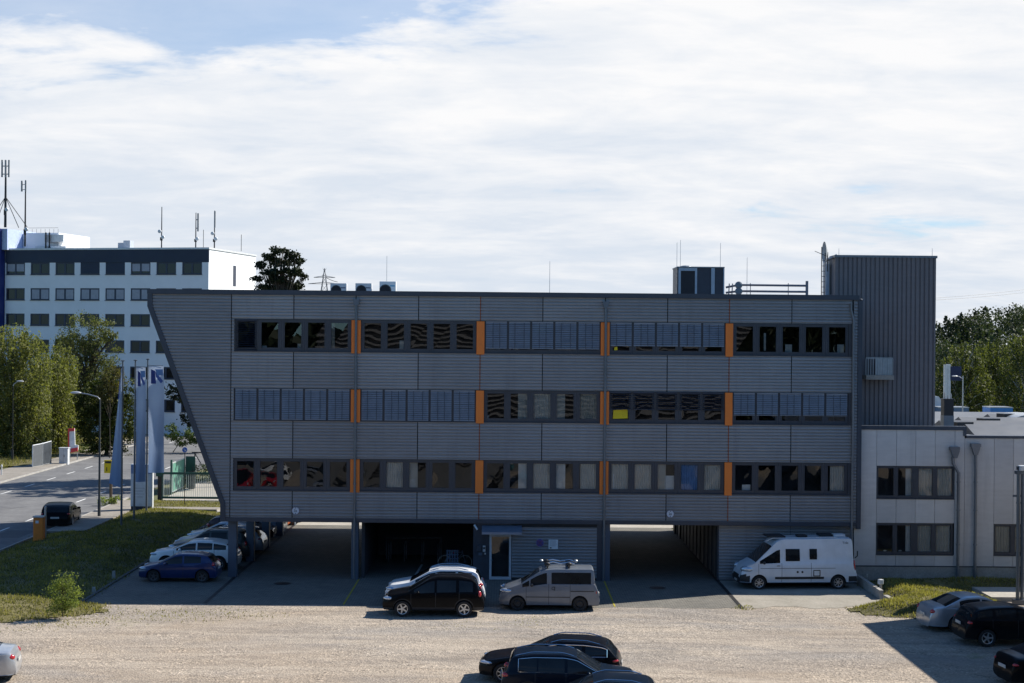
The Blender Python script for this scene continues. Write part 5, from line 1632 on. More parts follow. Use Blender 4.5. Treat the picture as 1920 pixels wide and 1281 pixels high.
# gable slit window, blue stair tower, penthouse, roof boxes
q = MB(); 
for zt_ in (at(437, 497, Y0 + 6).z, ): 
    P = [wl(-.03, 7.5, zt_ - 2.6), wl(-.03, 8.4, zt_ - 2.6), wl(-.03, 8.4, zt_), wl(-.03, 7.5, zt_)]
    q.add(P, [(0, 1, 2, 3)])
q.build('slit_window', M_WFR, WB)
zst = at(10, 423, Y0).z
m = MB(); wbox(m, 27.35, 37, -.9, 8, 0, zst); m.build('stair_tower', M_BLUEB, WB)
m = MB(); wbox(m, 26.6, 27.34, -.6, 8, ztw - .2, zst); m.build('stair_tower_side', plain('pale_blue_render', (0.42, 0.50, 0.72), .7), WB)
m = MB(); wbox(m, 21.6, 26.5, 3.0, 11, ztw - .2, at(80, 428, Y0).z); m.build('penthouse', M_RENDER, WB)
m = MB(); wbox(m, 20.4, 23.0, 2.0, 4, at(105, 447, Y0).z, at(105, 433, Y0).z); wbox(m, 19.8, 21.8, 1.5, 3.5, ztw - .1, at(110, 456, Y0).z); wbox(m, 22.9, 24.4, 2.2, 2.9, ztw - .1, at(110, 455, Y0).z); m.build('roof_plant', M_WHITEM, WB)
m = MB()
for u, h in ((22.2, 2.1), (22.7, 2.1)): m.tube([wl(u, 1.8, ztw), wl(u, 1.8, ztw + h)], .10, 8)
m.build('roof_pipe', M_DKMETAL, WB)
m = MB(); u0 = (390 - 218) / s_; wbox(m, u0, u0 + .9, 4, 5, ztw - .2, at(210, 444, Y0).z); wbox(m, u0 + .95, u0 + 1.75, 4.2, 5, ztw - .2, at(198, 448, Y0).z); m.build('chimney', plain('chimney_grey_blue', (0.40, 0.44, 0.50), .7), WB)
m = MB()
for k in range(9): m.tube([wl(21.8 + k * .6, 3.2, at(80, 428, Y0).z), wl(21.8 + k * .6, 3.2, at(80, 420, Y0).z)], .02, 5)
m.tube([wl(21.8, 3.2, at(80, 418, Y0).z), wl(26.6, 3.2, at(80, 418, Y0).z)], .02, 5); m.build('roof_railing', M_DKMETAL, WB)
# antenna masts
def mast(px, ytop, label, panels, y_off, base_z, r=.10, panel_h=1.9, cage=False, dishes=1, stays=False):
    Y_ = Y0 + y_off
    p = at(px, ytop, Y_); zt_ = p.z
    t = thing('antenna_mast', (p.x, Y_, base_z), label, 'antenna mast', 'antenna masts on the white block')
    m = MB(); m.tube([(p.x, Y_, base_z), (p.x, Y_, zt_ - (.1 if cage else 0))], [r, r * .6], 8); m.build('pole', M_DKMETAL, t)
    for dx in panels:
        m = MB(); m.box(p.x + dx - .09, Y_ - .16, zt_ - panel_h, p.x + dx + .09, Y_ - .02, zt_ - .08); m.box(p.x + min(0, dx), Y_ - .03, zt_ - panel_h * .4, p.x + max(0, dx), Y_ + .02, zt_ - panel_h * .35); m.box(p.x + min(0, dx), Y_ - .03, zt_ - panel_h * .85, p.x + max(0, dx), Y_ + .02, zt_ - panel_h * .8)
        m.build('panel_antenna', plain('antenna_grey', (0.30, 0.31, 0.32), .6), t)
    for k in range(dishes):
        m = MB(); m.lathe([(0, -.22), (.20, -.2), (.24, -.1), (.2, 0), (0, 0)], (p.x + (-.2 if k % 2 else .2), Y_ - .1, base_z + (zt_ - base_z) * (.26 + .14 * k)), 'y', 12); m.build('dish', M_WHITEM, t, smooth=True)
    m = MB(); m.box(p.x - .16, Y_ - .14, base_z + (zt_ - base_z) * .18, p.x + .12, Y_ + .1, base_z + (zt_ - base_z) * .26); m.build('cable_box', M_DKMETAL, t)
    if stays:
        m = MB()
        for dx in (-2.6, -1.5, 1.5, 2.6): m.tube([(p.x, Y_, base_z + (zt_ - base_z) * .45), (p.x + dx, Y_ + .5, base_z)], .045, 5)
        m.build('stay', M_DKMETAL, t)
zpen = at(80, 428, Y0).z
mast(11, 299, 'tallest antenna mast with a cage of three panels above the blue stair tower', (-.42, 0, .42), 3, zst, .17, 2.2, True, 1, True)
mast(48, 338, 'slim dark antenna mast with a side bracket in front of the white penthouse', (.05, -.42), 1.5, ztw, .12, 1.4, dishes=1)
mast(303.5, 388, 'thin pointed antenna mast alone over the middle of the white block', (), 2, ztw, .08, dishes=2)
mast(367.5, 399, 'antenna mast with a wide tilted panel left of the roof corner', (.28,), 2, ztw, .08, 2.3, dishes=1)
mast(402.5, 395, 'antenna mast with one slim panel just right of the roof corner', (.05,), 3, ztw, .08, 2.1, dishes=2)
for px_, py_ in ((381.5, 431), (452.5, 440)):
    p = at(px_, py_, Y0 + 4); m = MB(); m.tube([(p.x, p.y, ztw - .2), p], .035, 5); tag(m.build('lightning_rod', M_DKMETAL, loc=(p.x, p.y, ztw - .2)), 'thin dark rod ' + ('between the two panel masts' if px_ < 400 else 'near the sunlit end') + ' of the white block roof', 'lightning rod', 'lightning rods on the roofs')

# power pylon and lines far away
Yp = 620.0
M_PYL = plain('pylon_hazed_grey', (0.16, 0.17, 0.19), .6)  # steel colour lightened to stand in for aerial haze
p = at(608.5, 503, Yp)
py_t = thing('power_pylon', (p.x, Yp, 0), 'distant lattice power pylon beside the dark pine', 'pylon')
m = MB(); ztp = p.z
for sx in (-1, 1):
    for sy in (-1, 1):
        m.tube([(p.x + sx * 4.2, Yp + sy * 4.2, 0), (p.x + sx * 1.7, Yp + sy * 1.7, ztp * .72), (p.x, Yp, ztp)], .15, 4)
for k in range(12):
    f0, f1 = k / 12, (k + 1) / 12
    w0, w1 = 4.2 - 3.4 * f0, 4.2 - 3.4 * f1
    m.tube([(p.x - w0, Yp, ztp * f0), (p.x + w1, Yp, ztp * f1)], .08, 4); m.tube([(p.x + w0, Yp, ztp * f0), (p.x - w1, Yp, ztp * f1)], .08, 4)
m.build('lattice', M_PYL, py_t)
for zz_, hw_ in ((at(608, 520.5, Yp).z, 5.0), (at(608, 532.5, Yp).z, 7.5)):
    m = MB(); m.tube([(p.x - hw_, Yp, zz_), (p.x, Yp, zz_ + .8), (p.x + hw_, Yp, zz_)], .14, 4); m.tube([(p.x - hw_, Yp, zz_), (p.x + hw_, Yp, zz_)], .11, 4); m.build('cross_arm', M_PYL, py_t)
for (x0_, y0_, x1_, y1_, lb) in ((1740, 560, 1935, 541.5, 'upper thin power line crossing the sky right of the tower'), (1740, 563.5, 1935, 547, 'lower thin power line crossing the sky right of the tower'), (612, 521, 633, 529, 'thin power line sagging away from the distant pylon')):
    Yl = 300.0 if x0_ > 1000 else Yp
    a, b = at(x0_, y0_, Yl), at(x1_, y1_, Yl + (60 if x0_ > 1000 else 0))
    m = MB(); m.tube([a + (b - a) * (k / 10) - Vector((0, 0, .25 * math.sin(math.pi * k / 10))) for k in range(11)], .035 if x0_ > 1000 else .12, 4)
    tag(m.build('power_line', M_DKMETAL, loc=a), lb, 'power line', 'power lines')

# ================================================================= street furniture on the left
def gthing(name, px, py, label, cat, group=None, z=0.0):
    p = gnd(px, py, z)
    return thing(name, p, label, cat, group), p
M_POLE = plain('flagpole_grey', (0.13, 0.15, 0.18), .4, .5)
def flag_mat():
    t = NT('flag_cloth')
    co = t.coord('Object')
    sep = t.n('ShaderNodeSeparateXYZ'); t.l(co, sep.inputs[0])
    c = t.ramp(t.noise(1.2, 3, .5, co), [(0.3, (0.45, 0.54, 0.68)), (0.7, (0.52, 0.60, 0.72))])
    mr = t.n('ShaderNodeMapRange'); mr.inputs['From Min'].default_value = 7.5; mr.inputs['From Max'].default_value = 2.8; t.l(sep.outputs['Z'], mr.inputs['Value'])
    c = t.mix(mr.outputs[0], c, (0.21, 0.31, 0.50))     # the cloth runs from pale to stronger blue downwards
    d = t.n('ShaderNodeBsdfDiffuse'); t.l(c, d.inputs[0]); tr = t.n('ShaderNodeBsdfTranslucent'); t.l(c, tr.inputs[0])
    mx = t.n('ShaderNodeMixShader'); mx.inputs[0].default_value = .32; t.l(d.outputs[0], mx.inputs[1]); t.l(tr.outputs[0], mx.inputs[2])
    return t.done(mx.outputs[0])
M_FLAG = flag_mat()
M_EMB1 = plain('emblem_dark_blue', (0.055, 0.075, 0.26), .8); M_EMB2 = plain('emblem_mid_blue', (0.11, 0.16, 0.42), .8); M_EMB3 = plain('emblem_pale_blue', (0.20, 0.32, 0.56), .8)
def flag(px, py_b, py_t, kind, label):
    t, p = gthing('flagpole', px, py_b, label, 'flagpole', 'flagpoles on the lawn', .25)
    zt_ = at(px + 2.5, py_t, p.y).z
    m = MB(); m.tube([(p.x, p.y, 0.1), (p.x, p.y, zt_)], [.07, .045], 10); m.lathe([(.12, 0), (.13, .05), (0, .09)], (p.x, p.y, zt_), 'z', 10); m.build('pole', M_POLE, t, smooth=30)
    if kind != 'limp':
        wdt = {'wide': 1.0, 'narrow': .60}[kind]
        m = MB(); m.tube([(p.x, p.y, zt_ - .38), (p.x + wdt * 1.02, p.y, zt_ - .40)], .018, 6); m.build('arm', M_POLE, t)
        hgt = {'wide': 7.05, 'narrow': 7.3}[kind]
        nx, nz = 12, 40
        def fp(u, v, off=0.0):
            return (p.x + .07 + wdt * u * (1 + .06 * v + .04 * math.sin(v * 5)) + .10 * max(0, v - .6) * (1 if kind == 'wide' else .3), p.y - .05 + .10 * math.sin(u * 5 + v * 3.0) * (.2 + v) + off, zt_ - .42 - hgt * v)
        vs = [fp(i / nx, j / nz) for j in range(nz + 1) for i in range(nx + 1)]
        fs = [(j * (nx + 1) + i, (j + 1) * (nx + 1) + i, (j + 1) * (nx + 1) + i + 1, j * (nx + 1) + i + 1) for j in range(nz) for i in range(nx)]
        m = MB(); m.add(vs, fs); fl_ = m.build('flag', M_FLAG, t, smooth=True)
        for mat, P in ((M_EMB1, [(.16, .03), (.42, .045), (.48, .15), (.48, .165), (.16, .165)]), (M_EMB3, [(.42, .03), (.95, .03), (.95, .085), (.60, .09)]), (M_EMB2, [(.42, .045), (.62, .08), (.95, .14), (.80, .162), (.48, .10)])):
            m = MB(); m.add([fp(u, v, -.012 - .004 * k) for k, (u, v) in enumerate(P)], [tuple(range(len(P)))]); m.build('emblem', mat, fl_)
    else:
        hgt = 7.1
        nx, nz = 8, 40
        vs = []
        for j in range(nz + 1):
            v = j / nz
            wv = .05 + .78 * v ** 1.1
            for i in range(nx + 1):
                u = i / nx
                vs.append((p.x - .05 - wv * u, p.y + .35 * u * v + .06 * math.sin(u * 7 + v * 2), zt_ - .45 - hgt * v - .25 * (1 - u) * (v > .9)))
        fs = [(j * (nx + 1) + i, j * (nx + 1) + i + 1, (j + 1) * (nx + 1) + i + 1, (j + 1) * (nx + 1) + i) for j in range(nz) for i in range(nx)]
        m = MB(); m.add(vs, fs); fl_ = m.build('flag', M_FLAG, t, smooth=True)
        m = MB(); m.add([(p.x - .13, p.y - .04, zt_ - 1.0), (p.x - .20, p.y - .03, zt_ - 2.3), (p.x - .28, p.y - .02, zt_ - 2.35), (p.x - .16, p.y - .03, zt_ - 1.0)], [(0, 1, 2, 3)]); m.build('emblem', M_EMB1, fl_)
flag(227.5, 986, 677.5, 'limp', 'grey flagpole with a limp blue banner hanging in a long wedge, nearest the street lamp')
flag(251.3, 974, 676.5, 'narrow', 'grey flagpole with a narrow half-folded blue banner between the other two poles')
flag(274.5, 962, 674.5, 'wide', 'grey flagpole with a wide open banner showing the blue arrow emblem, nearest the office')

# pylon sign
t, p = gthing('pylon_sign', 265, 958, 'white and pale blue upright company sign board behind the flagpoles', 'sign')
w = 1.42; hz = 3.2
m = MB(); m.box(p.x - w / 2, p.y - .14, .32, p.x + w / 2, p.y + .14, hz); m.build('board', plain('sign_pale_blue', (0.52, 0.60, 0.70), .5), t, bevel=.01)
m = MB(); m.box(p.x - w / 2 + .02, p.y - .12, 0, p.x + w / 2 - .02, p.y + .12, .32); m.build('base', M_NAVYB, t)
m = MB(); m.box(p.x + w / 2 + .003, p.y - .15, 0.05, p.x + w / 2 + .08, p.y + .16, hz + .02); m.build('sunlit_side_strip', M_WHITEM, t)  # white strip paints the sunlit right edge of the board into its colour
m = MB()
for k in range(4): m.box(p.x - w * .30, p.y - .148, 1.55 - k * .2, p.x + w * (.16 - .06 * (k % 2)), p.y - .141, 1.58 - k * .2)
m.build('text_lines', plain('sign_text_grey', (0.24, 0.30, 0.40), .6), t)
m = MB(); m.box(p.x - w * .5 + .01, p.y - .147, 2.55, p.x + w * .5 - .01, p.y - .1405, 3.15); m.build('header', plain('sign_header_blue', (0.16, 0.25, 0.46), .5), t)

# street lamps
def street_lamp(px, py, ptop, arm, label, z=0.1, d=None, pm=None, kr=1.0):
    if d is None: t, p = gthing('street_lamp', px, py, label, 'street lamp', 'street lamps along the road', z)
    else:
        q = at(px, py, d); p = Vector((q.x, d, z)); t = thing('street_lamp', p, label, 'street lamp', 'street lamps along the road')
    zt_ = at(px + 2, ptop, p.y).z
    m = MB(); m.tube([(p.x, p.y, p.z), (p.x, p.y, p.z + 1.1)], .10, 10); m.tube([(p.x, p.y, p.z + 1.1), (p.x, p.y, zt_ - .15)], [.075 * kr, .05 * kr], 10); m.build('pole', pm or plain('lamp_pole_grey', (0.055, 0.065, 0.075), .5, .4), t, smooth=30)
    m = MB(); m.tube([(p.x, p.y, zt_ - .2), (p.x + arm * .12, p.y, zt_ - .02), (p.x + arm * .6, p.y, zt_ + .16), (p.x + arm, p.y, zt_ + .24)], .035, 8); m.build('arm', M_GALV, t, smooth=True)
    m = MB(); m.ball((p.x + arm * 1.18, p.y, zt_ + .25), .36, .15, .085, 12, 8); m.build('lamp_head', plain('lamp_head_pale', (0.55, 0.57, 0.60), .35, .3), t, smooth=True)
street_lamp(185.8, 968, 744, -1.35, 'grey street lamp with a curved arm reaching left over the road by the limp flag')
street_lamp(24, 800, 720, .55, 'street lamp half hidden among the birches at the left edge', d=66.5, pm=M_DKMETAL, kr=.6)
# second lamp pole stands far right behind the annex
p = at(1805.5, 705, 60.0)
t = thing('street_lamp', (p.x, 60, 0), 'slim pale street lamp behind the annex roof on the right', 'street lamp', 'street lamps along the road')
m = MB(); m.tube([(p.x, 60, 0), (p.x, 60, p.z)], [.09, .05], 8); m.build('pole', M_GALV, t)
m = MB(); m.tube([(p.x, 60, p.z - .25), (p.x - .35, 60, p.z - .05), (p.x - .55, 60, p.z - .02)], .04, 6); m.build('arm', M_GALV, t)
m = MB(); m.ball((p.x - .75, 60, p.z - .02), .28, .12, .06, 10, 6); m.build('lamp_head', M_WHITEM, t, smooth=True)

# orange box and post by the road
t, p = gthing('orange_cabinet', 74, 1017, 'tall orange cabinet at the edge of the lawn beside the black estate car', 'cabinet')
m = MB(); m.box(p.x - .30, p.y - .25, 0, p.x + .27, p.y + .25, 1.45); m.build('casing', plain('cabinet_orange', (0.80, 0.22, 0.025), .55), t, bevel=.03)
m = MB(); m.box(p.x - .33, p.y - .28, 1.452, p.x + .30, p.y + .28, 1.52); m.build('lid', plain('lid_pale', (0.5, .48, .44), .5), t)
m = MB(); m.box(p.x - .16, p.y - .256, 1.12, p.x + .02, p.y - .251, 1.28); m.build('label_plate', M_PAPER, t)
t, p = gthing('bollard_post', 85, 1016, 'plain grey post standing right beside the orange cabinet', 'post')
m = MB(); m.tube([(p.x, p.y, 0), (p.x, p.y, 2.0)], .06, 10); m.lathe([(.066, 2.0), (.05, 2.04), (0, 2.05)], (p.x, p.y, 0), 'z', 10); m.build('post', M_GALV, t, smooth=30)

# yellow box sign on its post
t, p = gthing('yellow_sign', 209, 944, 'yellow box sign with black marks on a post behind the limp flag', 'sign')
m = MB(); m.tube([(p.x, p.y, 0), (p.x, p.y, 3.2)], .05, 8); m.tube([(p.x - .12, p.y + .1, 0), (p.x - .12, p.y + .1, 1.6)], .07, 8); m.build('post', plain('post_wood', (0.16, 0.11, 0.07), .8), t)
a, b = at(196.5, 862.5, p.y), at(207.5, 887, p.y)
m = MB(); m.box(a.x, p.y - .16, b.z, b.x + .1, p.y - .05, a.z); m.build('box', plain('sign_yellow', (0.78, 0.55, 0.0), .5), t, bevel=.01)
m = MB(); m.box(a.x + .07, p.y - .17, a.z - .22, b.x + .06, p.y - .161, a.z - .08); m.box(a.x + .16, p.y - .17, b.z + .14, a.x + .22, p.y - .161, b.z + .42); m.build('symbol', M_BLACK, t)
# blue round sign
t, p = gthing('blue_round_sign', 345.8, 948, 'round blue traffic sign on a thin pole in front of the green gate', 'sign')
zc_ = at(346.8, 843.5, p.y).z
m = MB(); m.tube([(p.x, p.y, 0), (p.x, p.y, zc_ + .15)], .028, 8); m.build('pole', M_DKMETAL, t)
m = MB(); m.lathe([(0, -.035), (.185, -.035), (.185, -.012), (0, -.012)], (p.x + .0, p.y - .03, zc_), 'y', 24); m.build('sign_plate', plain('sign_blue', (0.02, 0.11, 0.48), .4), t)
m = MB(); m.tube([(p.x - .08, p.y - .075, zc_ + .09), (p.x + .08, p.y - .075, zc_ - .08)], .018, 5); m.tube([(p.x + .08, p.y - .075, zc_ - .08), (p.x - .03, p.y - .075, zc_ - .08)], .016, 5); m.tube([(p.x + .08, p.y - .075, zc_ - .08), (p.x + .085, p.y - .075, zc_ + .03)], .016, 5); m.build('symbol', M_PAPER, t)

# gates and fences
M_GREEN = plain('gate_green', (0.015, 0.075, 0.055), .45); M_GREENP = plain('gate_pale_green', (0.22, 0.36, 0.31), .45, .2); M_BARS = plain('gate_bars_pale', (0.48, 0.55, 0.52), .4, .3)
t, p = gthing('sliding_gate', 305, 938, 'long sliding gate with pale vertical bars and a dark green top rail', 'gate')
yg = p.y; x0, x1 = p.x, p.x + 9.0; zg0, zg1 = .22, 2.05
m = MB(); m.box(x0, yg - .06, zg1 - .16, x1, yg + .06, zg1); m.box(x0, yg - .06, zg0 - .1, x1, yg + .06, zg0 + .05); m.box(x0 - .08, yg - .07, .0, x0, yg + .07, zg1 + .02); m.build('frame', M_GREEN, t)
m = MB(); x = x0 + .1
while x < x1: m.box(x - .014, yg - .015, zg0 + .05, x + .014, yg + .015, zg1 - .16); x += .135
m.box(x0 + .01, yg - .03, zg0 + .05, x0 + .06, yg + .03, zg1 - .16)
m.build('bars', M_BARS, t)
t, p = gthing('gate_post', 299, 938, 'dark gate post with guide rollers at the free end of the sliding gate', 'gate post')
m = MB(); m.box(p.x - .12, p.y - .1, 0, p.x + .12, p.y + .1, 2.1); m.build('post', plain('post_brown', (0.04, 0.03, 0.025), .7), t)
m = MB(); m.box(p.x - .25, p.y - .14, 1.75, p.x + .2, p.y + .14, 2.02); m.build('roller_head', M_GREEN, t)
t = thing('swing_gate', gnd(322, 928), 'open swing gate leaf of pale green sheet metal standing behind the sliding gate', 'gate')
a = gnd(322.5, 927); b = gnd(345.5, 915.5)
za_, zb2 = 2.35, 2.45
dv = (b - a); nrm = Vector((-dv.y, dv.x, 0)).normalized() * .03
m = MB(); vs = []
for q in (a, b):
    for z in (.18, za_): vs += [(q.x - nrm.x, q.y - nrm.y, z), (q.x + nrm.x, q.y + nrm.y, z)]
m.add(vs, [(0, 2, 6, 4), (1, 5, 7, 3), (0, 4, 5, 1), (2, 3, 7, 6), (0, 1, 3, 2), (4, 6, 7, 5)]); m.build('leaf', plain('gate_sheet_green', (0.10, 0.27, 0.20), .45, .1), t)
m = MB(); m.tube([(a.x, a.y, .18), (a.x, a.y, za_), (b.x, b.y, za_), (b.x, b.y, .18), (a.x, a.y, .18)], .055, 6); m.build('leaf_frame', M_BARS, t)
m = MB(); m.box(a.x - .12, a.y - .1, 0, a.x - .0, a.y + .1, 2.6); m.box(b.x + .05, b.y + .2, 0, b.x + .8, b.y + .3, 2.5); m.build('post', M_GREEN, t)
t = thing('ticket_column', gnd(359, 917), 'small dark column with a slim aerial in the yard behind the gate', 'column')
p = gnd(359, 917); m = MB(); m.box(p.x - .22, p.y - .2, 0, p.x + .22, p.y + .2, 1.4); m.tube([(p.x + .08, p.y, 1.4), (p.x + .08, p.y, 1.75)], .03, 6); m.build('casing', M_DKMETAL, t)
t = thing('braced_post', gnd(365, 905), 'dark steel post with a diagonal brace and short cross bar behind the gate', 'post')
p = gnd(365, 905); m = MB(); m.tube([(p.x, p.y, 0), (p.x, p.y, 2.45)], .05, 6); m.tube([(p.x, p.y, 2.4), (p.x + 1.3, p.y, .2)], .04, 6); m.build('post', M_DKMETAL, t)
m = MB(); m.box(p.x - .25, p.y - .05, 2.43, p.x + 1.2, p.y + .05, 2.52); m.build('cross_bar', M_DKMETAL, t)
# light frame between sign and gate
t = thing('tube_barrier', gnd(290, 940), 'open white tubular frame between the pylon sign and the gate post', 'frame')
a = at(285, 900, yg + .2); b = at(296, 900, yg + .2)
m = MB(); m.tube([(a.x, yg + .2, 0), (a.x, yg + .2, 1.95), (b.x, yg + .2, 1.95)], .035, 6); m.build('frame', M_WHITEM, t)

# advertising boards on the far verge
def board(pxa, pya, pxb, pyb, ha, hb, z0, mat, label, name='billboard', frame=None, z1f=None):
    a, b = gnd(pxa, pya, .1), gnd(pxb, pyb, .1)
    t = thing(name, (a + b) / 2, label, 'billboard', 'advertising boards on the verge')
    n = Vector((-(b - a).y, (b - a).x, 0)).normalized() * .05
    m = MB(); vs = []
    for q, h in ((a, ha), (b, hb)):
        for z in (z0, h): vs += [(q.x - n.x, q.y - n.y, z), (q.x + n.x, q.y + n.y, z)]
    m.add(vs, [(0, 2, 6, 4), (1, 5, 7, 3), (0, 4, 5, 1), (2, 3, 7, 6), (0, 1, 3, 2), (4, 6, 7, 5)]); m.build('panel', mat, t)
    m = MB()
    for q in (a, b): m.tube([(q.x, q.y, 0), (q.x, q.y, max(ha, hb))], .05, 6)
    m.tube([(a.x, a.y, z0), (b.x, b.y, z0)], .05, 6); m.tube([(a.x, a.y, ha), (b.x, b.y, hb)], .05, 6)
    m.build('frame', frame or M_WHITEM, t)
    return t
board(61, 876, 79.5, 873, 2.05, 2.1, .15, plain('banner_grey', (0.085, 0.095, 0.105), .6), 'grey banner panel with white frame left of the dark one on the verge')
board(79.8, 873, 95.5, 870, 2.1, 2.2, .2, plain('banner_slate', (0.03, 0.038, 0.048), .6, vary=.4, scale=1.2), 'dark slate banner panel joined to the grey one on the verge')
t = thing('red_white_sign', gnd(135, 863, .1), 'tall white and red L-shaped advertising sign under the dark maple', 'sign')
p = gnd(131, 862, .1)
Q = lambda px, py: at(px, py, p.y)
def flatp(pts, mat, nm, d=0.0):
    m = MB(); m.prism([(q.x, q.z) for q in [Q(*u) for u in pts]], 'y', p.y - .06 - d, p.y + .06 - d); return m.build(nm, mat, t)
flatp([(128.5, 848), (147, 843), (147, 835), (141, 834), (140, 803.5), (129, 804)], plain('sign_clean_white', (0.78, 0.78, 0.78), .5), 'board')
flatp([(128.2, 846), (130.3, 846), (130.3, 809), (140, 808), (140, 803), (128.2, 803.6)], plain('sign_bright_red', (0.62, 0.045, 0.05), .5), 'red_border', .08)
flatp([(133, 849.5), (146, 846), (146, 839), (134, 841)], MATS['sign_bright_red'], 'red_panel', .081)
m = MB(); 
for px_ in (131, 145): q = Q(px_, 850); m.tube([(q.x, p.y, 0), (q.x, p.y, q.z)], .05, 6)
m.build('post', M_GALV, t)
t, p = gthing('switch_cabinet', 120.5, 871, 'white utility cabinet on the verge beside the red and white sign', 'cabinet')
m = MB(); m.box(p.x - .40, p.y - .3, 0, p.x + .40, p.y + .3, 1.5); m.box(p.x - .45, p.y - .35, 1.5, p.x + .45, p.y + .35, 1.58); m.build('casing', M_WHITEM, t)
m = MB(); m.box(p.x - .005, p.y - .306, .1, p.x + .005, p.y - .301, 1.45); m.box(p.x + .05, p.y - .32, .7, p.x + .09, p.y - .301, .9); m.build('door_gap', M_DKMETAL, t)
t, p = gthing('marker_post', 3.0, 893, 'short white roadside marker post at the left edge', 'post')
m = MB(); m.tube([(p.x, p.y, 0), (p.x, p.y, .8)], .05, 8); m.ball((p.x, p.y, .85), .08, .08, .14, 8, 6); m.build('post', M_WHITEM, t)
# posts in the lawns
for px_, py_, h_, lb in ((213.5, 1083, .42, 'short pale marker post on the lawn edge left of the blue hatchback'), (176, 1108, .28, 'low pale stone marker on the lawn nearest the small shrub')):
    p = gnd(px_, py_, .1); m = MB(); m.prism([(p.x - .09, .0), (p.x + .09, .0), (p.x + .05, h_), (p.x - .07, h_)], 'y', p.y - .07, p.y + .07)
    tag(m.build('marker_post', M_KERB, loc=(p.x, p.y, 0)), lb, 'post')
t, p = gthing('path_light', 1651, 1105, 'small white path light with a tilted cap on the right lawn', 'lamp', None, .3)
m = MB(); m.tube([(p.x, p.y, .2), (p.x, p.y, .55)], .06, 8); m.build('stem', M_KERB, t)
m = MB(); m.cbox((p.x, p.y, .65), .22, .2, .24, .4); m.build('head', M_WHITEM, t, bevel=.03)
for px_, py_, lb in ((1625.5, 1090, 'thin metal stake in the shaded grass behind the camper van'), (1677, 1128, 'short dark stake at the end of the right kerb stones')):
    p = gnd(px_, py_, .2); m = MB(); m.tube([(p.x, p.y, 0), (p.x, p.y, .55)], .025, 6)
    tag(m.build('stake', M_GALV if px_ < 1650 else M_DKMETAL, loc=(p.x, p.y, 0)), lb, 'stake')

# background right: billboard tower, pale shed
p = at(1775.5, 700, 70.0)
t = thing('advertising_pylon', (p.x, 70, 0), 'tall white advertising pylon with a navy panel right of the tower', 'sign')
m = MB(); m.box(p.x - .28, 69.8, 0, p.x - .02, 70.2, at(1775, 684, 70).z); m.box(p.x + .02, 69.9, 0, p.x + .34, 70.3, at(1775, 683, 70).z); m.build('post', M_WHITEM, t)
a, b = at(1781.5, 687, 70), at(1802, 714, 70)
m = MB(); m.box(a.x, 69.9, b.z, b.x, 70.1, a.z); m.build('panel', plain('navy_sign_panel', (0.012, 0.022, 0.075), .5), t)
p = at(1753, 765, 75.0)
t = thing('pale_shed', (p.x, 77, 0), 'pale shed with a white sloping roof behind the annex next to the tower', 'shed')
z1_ = at(1760, 762, 75).z
m = MB(); m.box(p.x - 4, 75, 0, p.x + .9, 85, z1_); m.build('wall', plain('shed_blue_grey', (0.25, 0.36, 0.46), .6), t)
m = MB(); m.prism([(p.x - 4.2, z1_), (p.x + 1.1, z1_), (p.x + .3, z1_ + 1.0), (p.x - 4.2, z1_ + 1.3)], 'y', 74.8, 85.2); m.build('roof', M_WHITEM, t)
for k, (px_, w_, col, lb) in enumerate(((1878, 2.2, (0.05, 0.22, 0.55), 'blue site container under the right trees behind the annex'), (1788, 3.0, (0.10, 0.16, 0.26), 'dark blue container right of the black flue behind the annex'))):
    p = at(px_, 775, 72.0); zt_ = at(px_, 765, 72).z
    t = thing('container', (p.x, 72, 0), lb, 'container')
    m = MB(); m.box(p.x - w_ / 2, 72, 0, p.x + w_ / 2, 74.4, zt_); m.build('body', plain('container_%s' % ('blue' if k == 0 else 'navy'), col, .5), t)
    m = MB(); m.box(p.x - w_ / 2 - .03, 71.97, zt_, p.x + w_ / 2 + .03, 74.43, zt_ + .08); m.build('roof', M_GALV, t)

# ================================================================= bicycles in the open bay
def bicycle(x, y, label, rot=0.0, frame=(0.30, 0.32, 0.36)):
    t = thing('bicycle', (x, y, 0.02), label, 'bicycle', 'bicycles in the open bay', rot)
    ORG[t.name] = Vector((0, 0, 0))
    M_F = plain('bike_frame_%d' % int(frame[0] * 1000), frame, .4, .3)
    for dx in (-.53, .53):
        m = MB(); m.lathe([(.34 + .018 * math.cos(a), .018 * math.sin(a)) for a in [2 * math.pi * k / 6 for k in range(6)]], (dx, 0, .36), 'y', 28, True)
        w = m.build('wheel', plain('bike_tyre', (0.42, 0.40, 0.36), .7), t, smooth=True)
        m = MB()
        for k in range(10): a = math.pi * 2 * k / 10; m.tube([(dx, 0, .36), (dx + .33 * math.cos(a), 0, .36 + .33 * math.sin(a))], .003, 3)
        m.build('spokes', M_GALV, w)
    m = MB()
    for a, b in (((-.53, 0, .36), (-.08, 0, .32)), ((-.53, 0, .36), (-.18, 0, .82)), ((-.08, 0, .32), (-.2, 0, .92)), ((-.08, 0, .32), (.38, 0, .80)), ((-.18, 0, .84), (.38, 0, .88)), ((.36, 0, .98), (.53, 0, .36))): m.tube([a, b], .018, 6)
    m.build('frame', M_F, t, smooth=True)
    m = MB(); m.tube([(.36, -.28, 1.03), (.34, 0, 1.0), (.36, .28, 1.03)], .014, 6); m.build('handlebar', M_DKMETAL, t)
    m = MB(); m.ball((-.22, 0, .95), .14, .07, .04, 8, 5); m.build('saddle', M_DKMETAL, t)
    t.location = (x, y, 0.02)
    return t
c = at(853, 1060, 3.4)
bicycle(c.x, 3.4, 'bicycle standing side-on in the open bay behind the white car', .05)
t = thing('bicycle_crate', (c.x - .12, 3.1, .4), 'slatted blue-grey crate hung in front of the bicycle in the bay', 'crate')
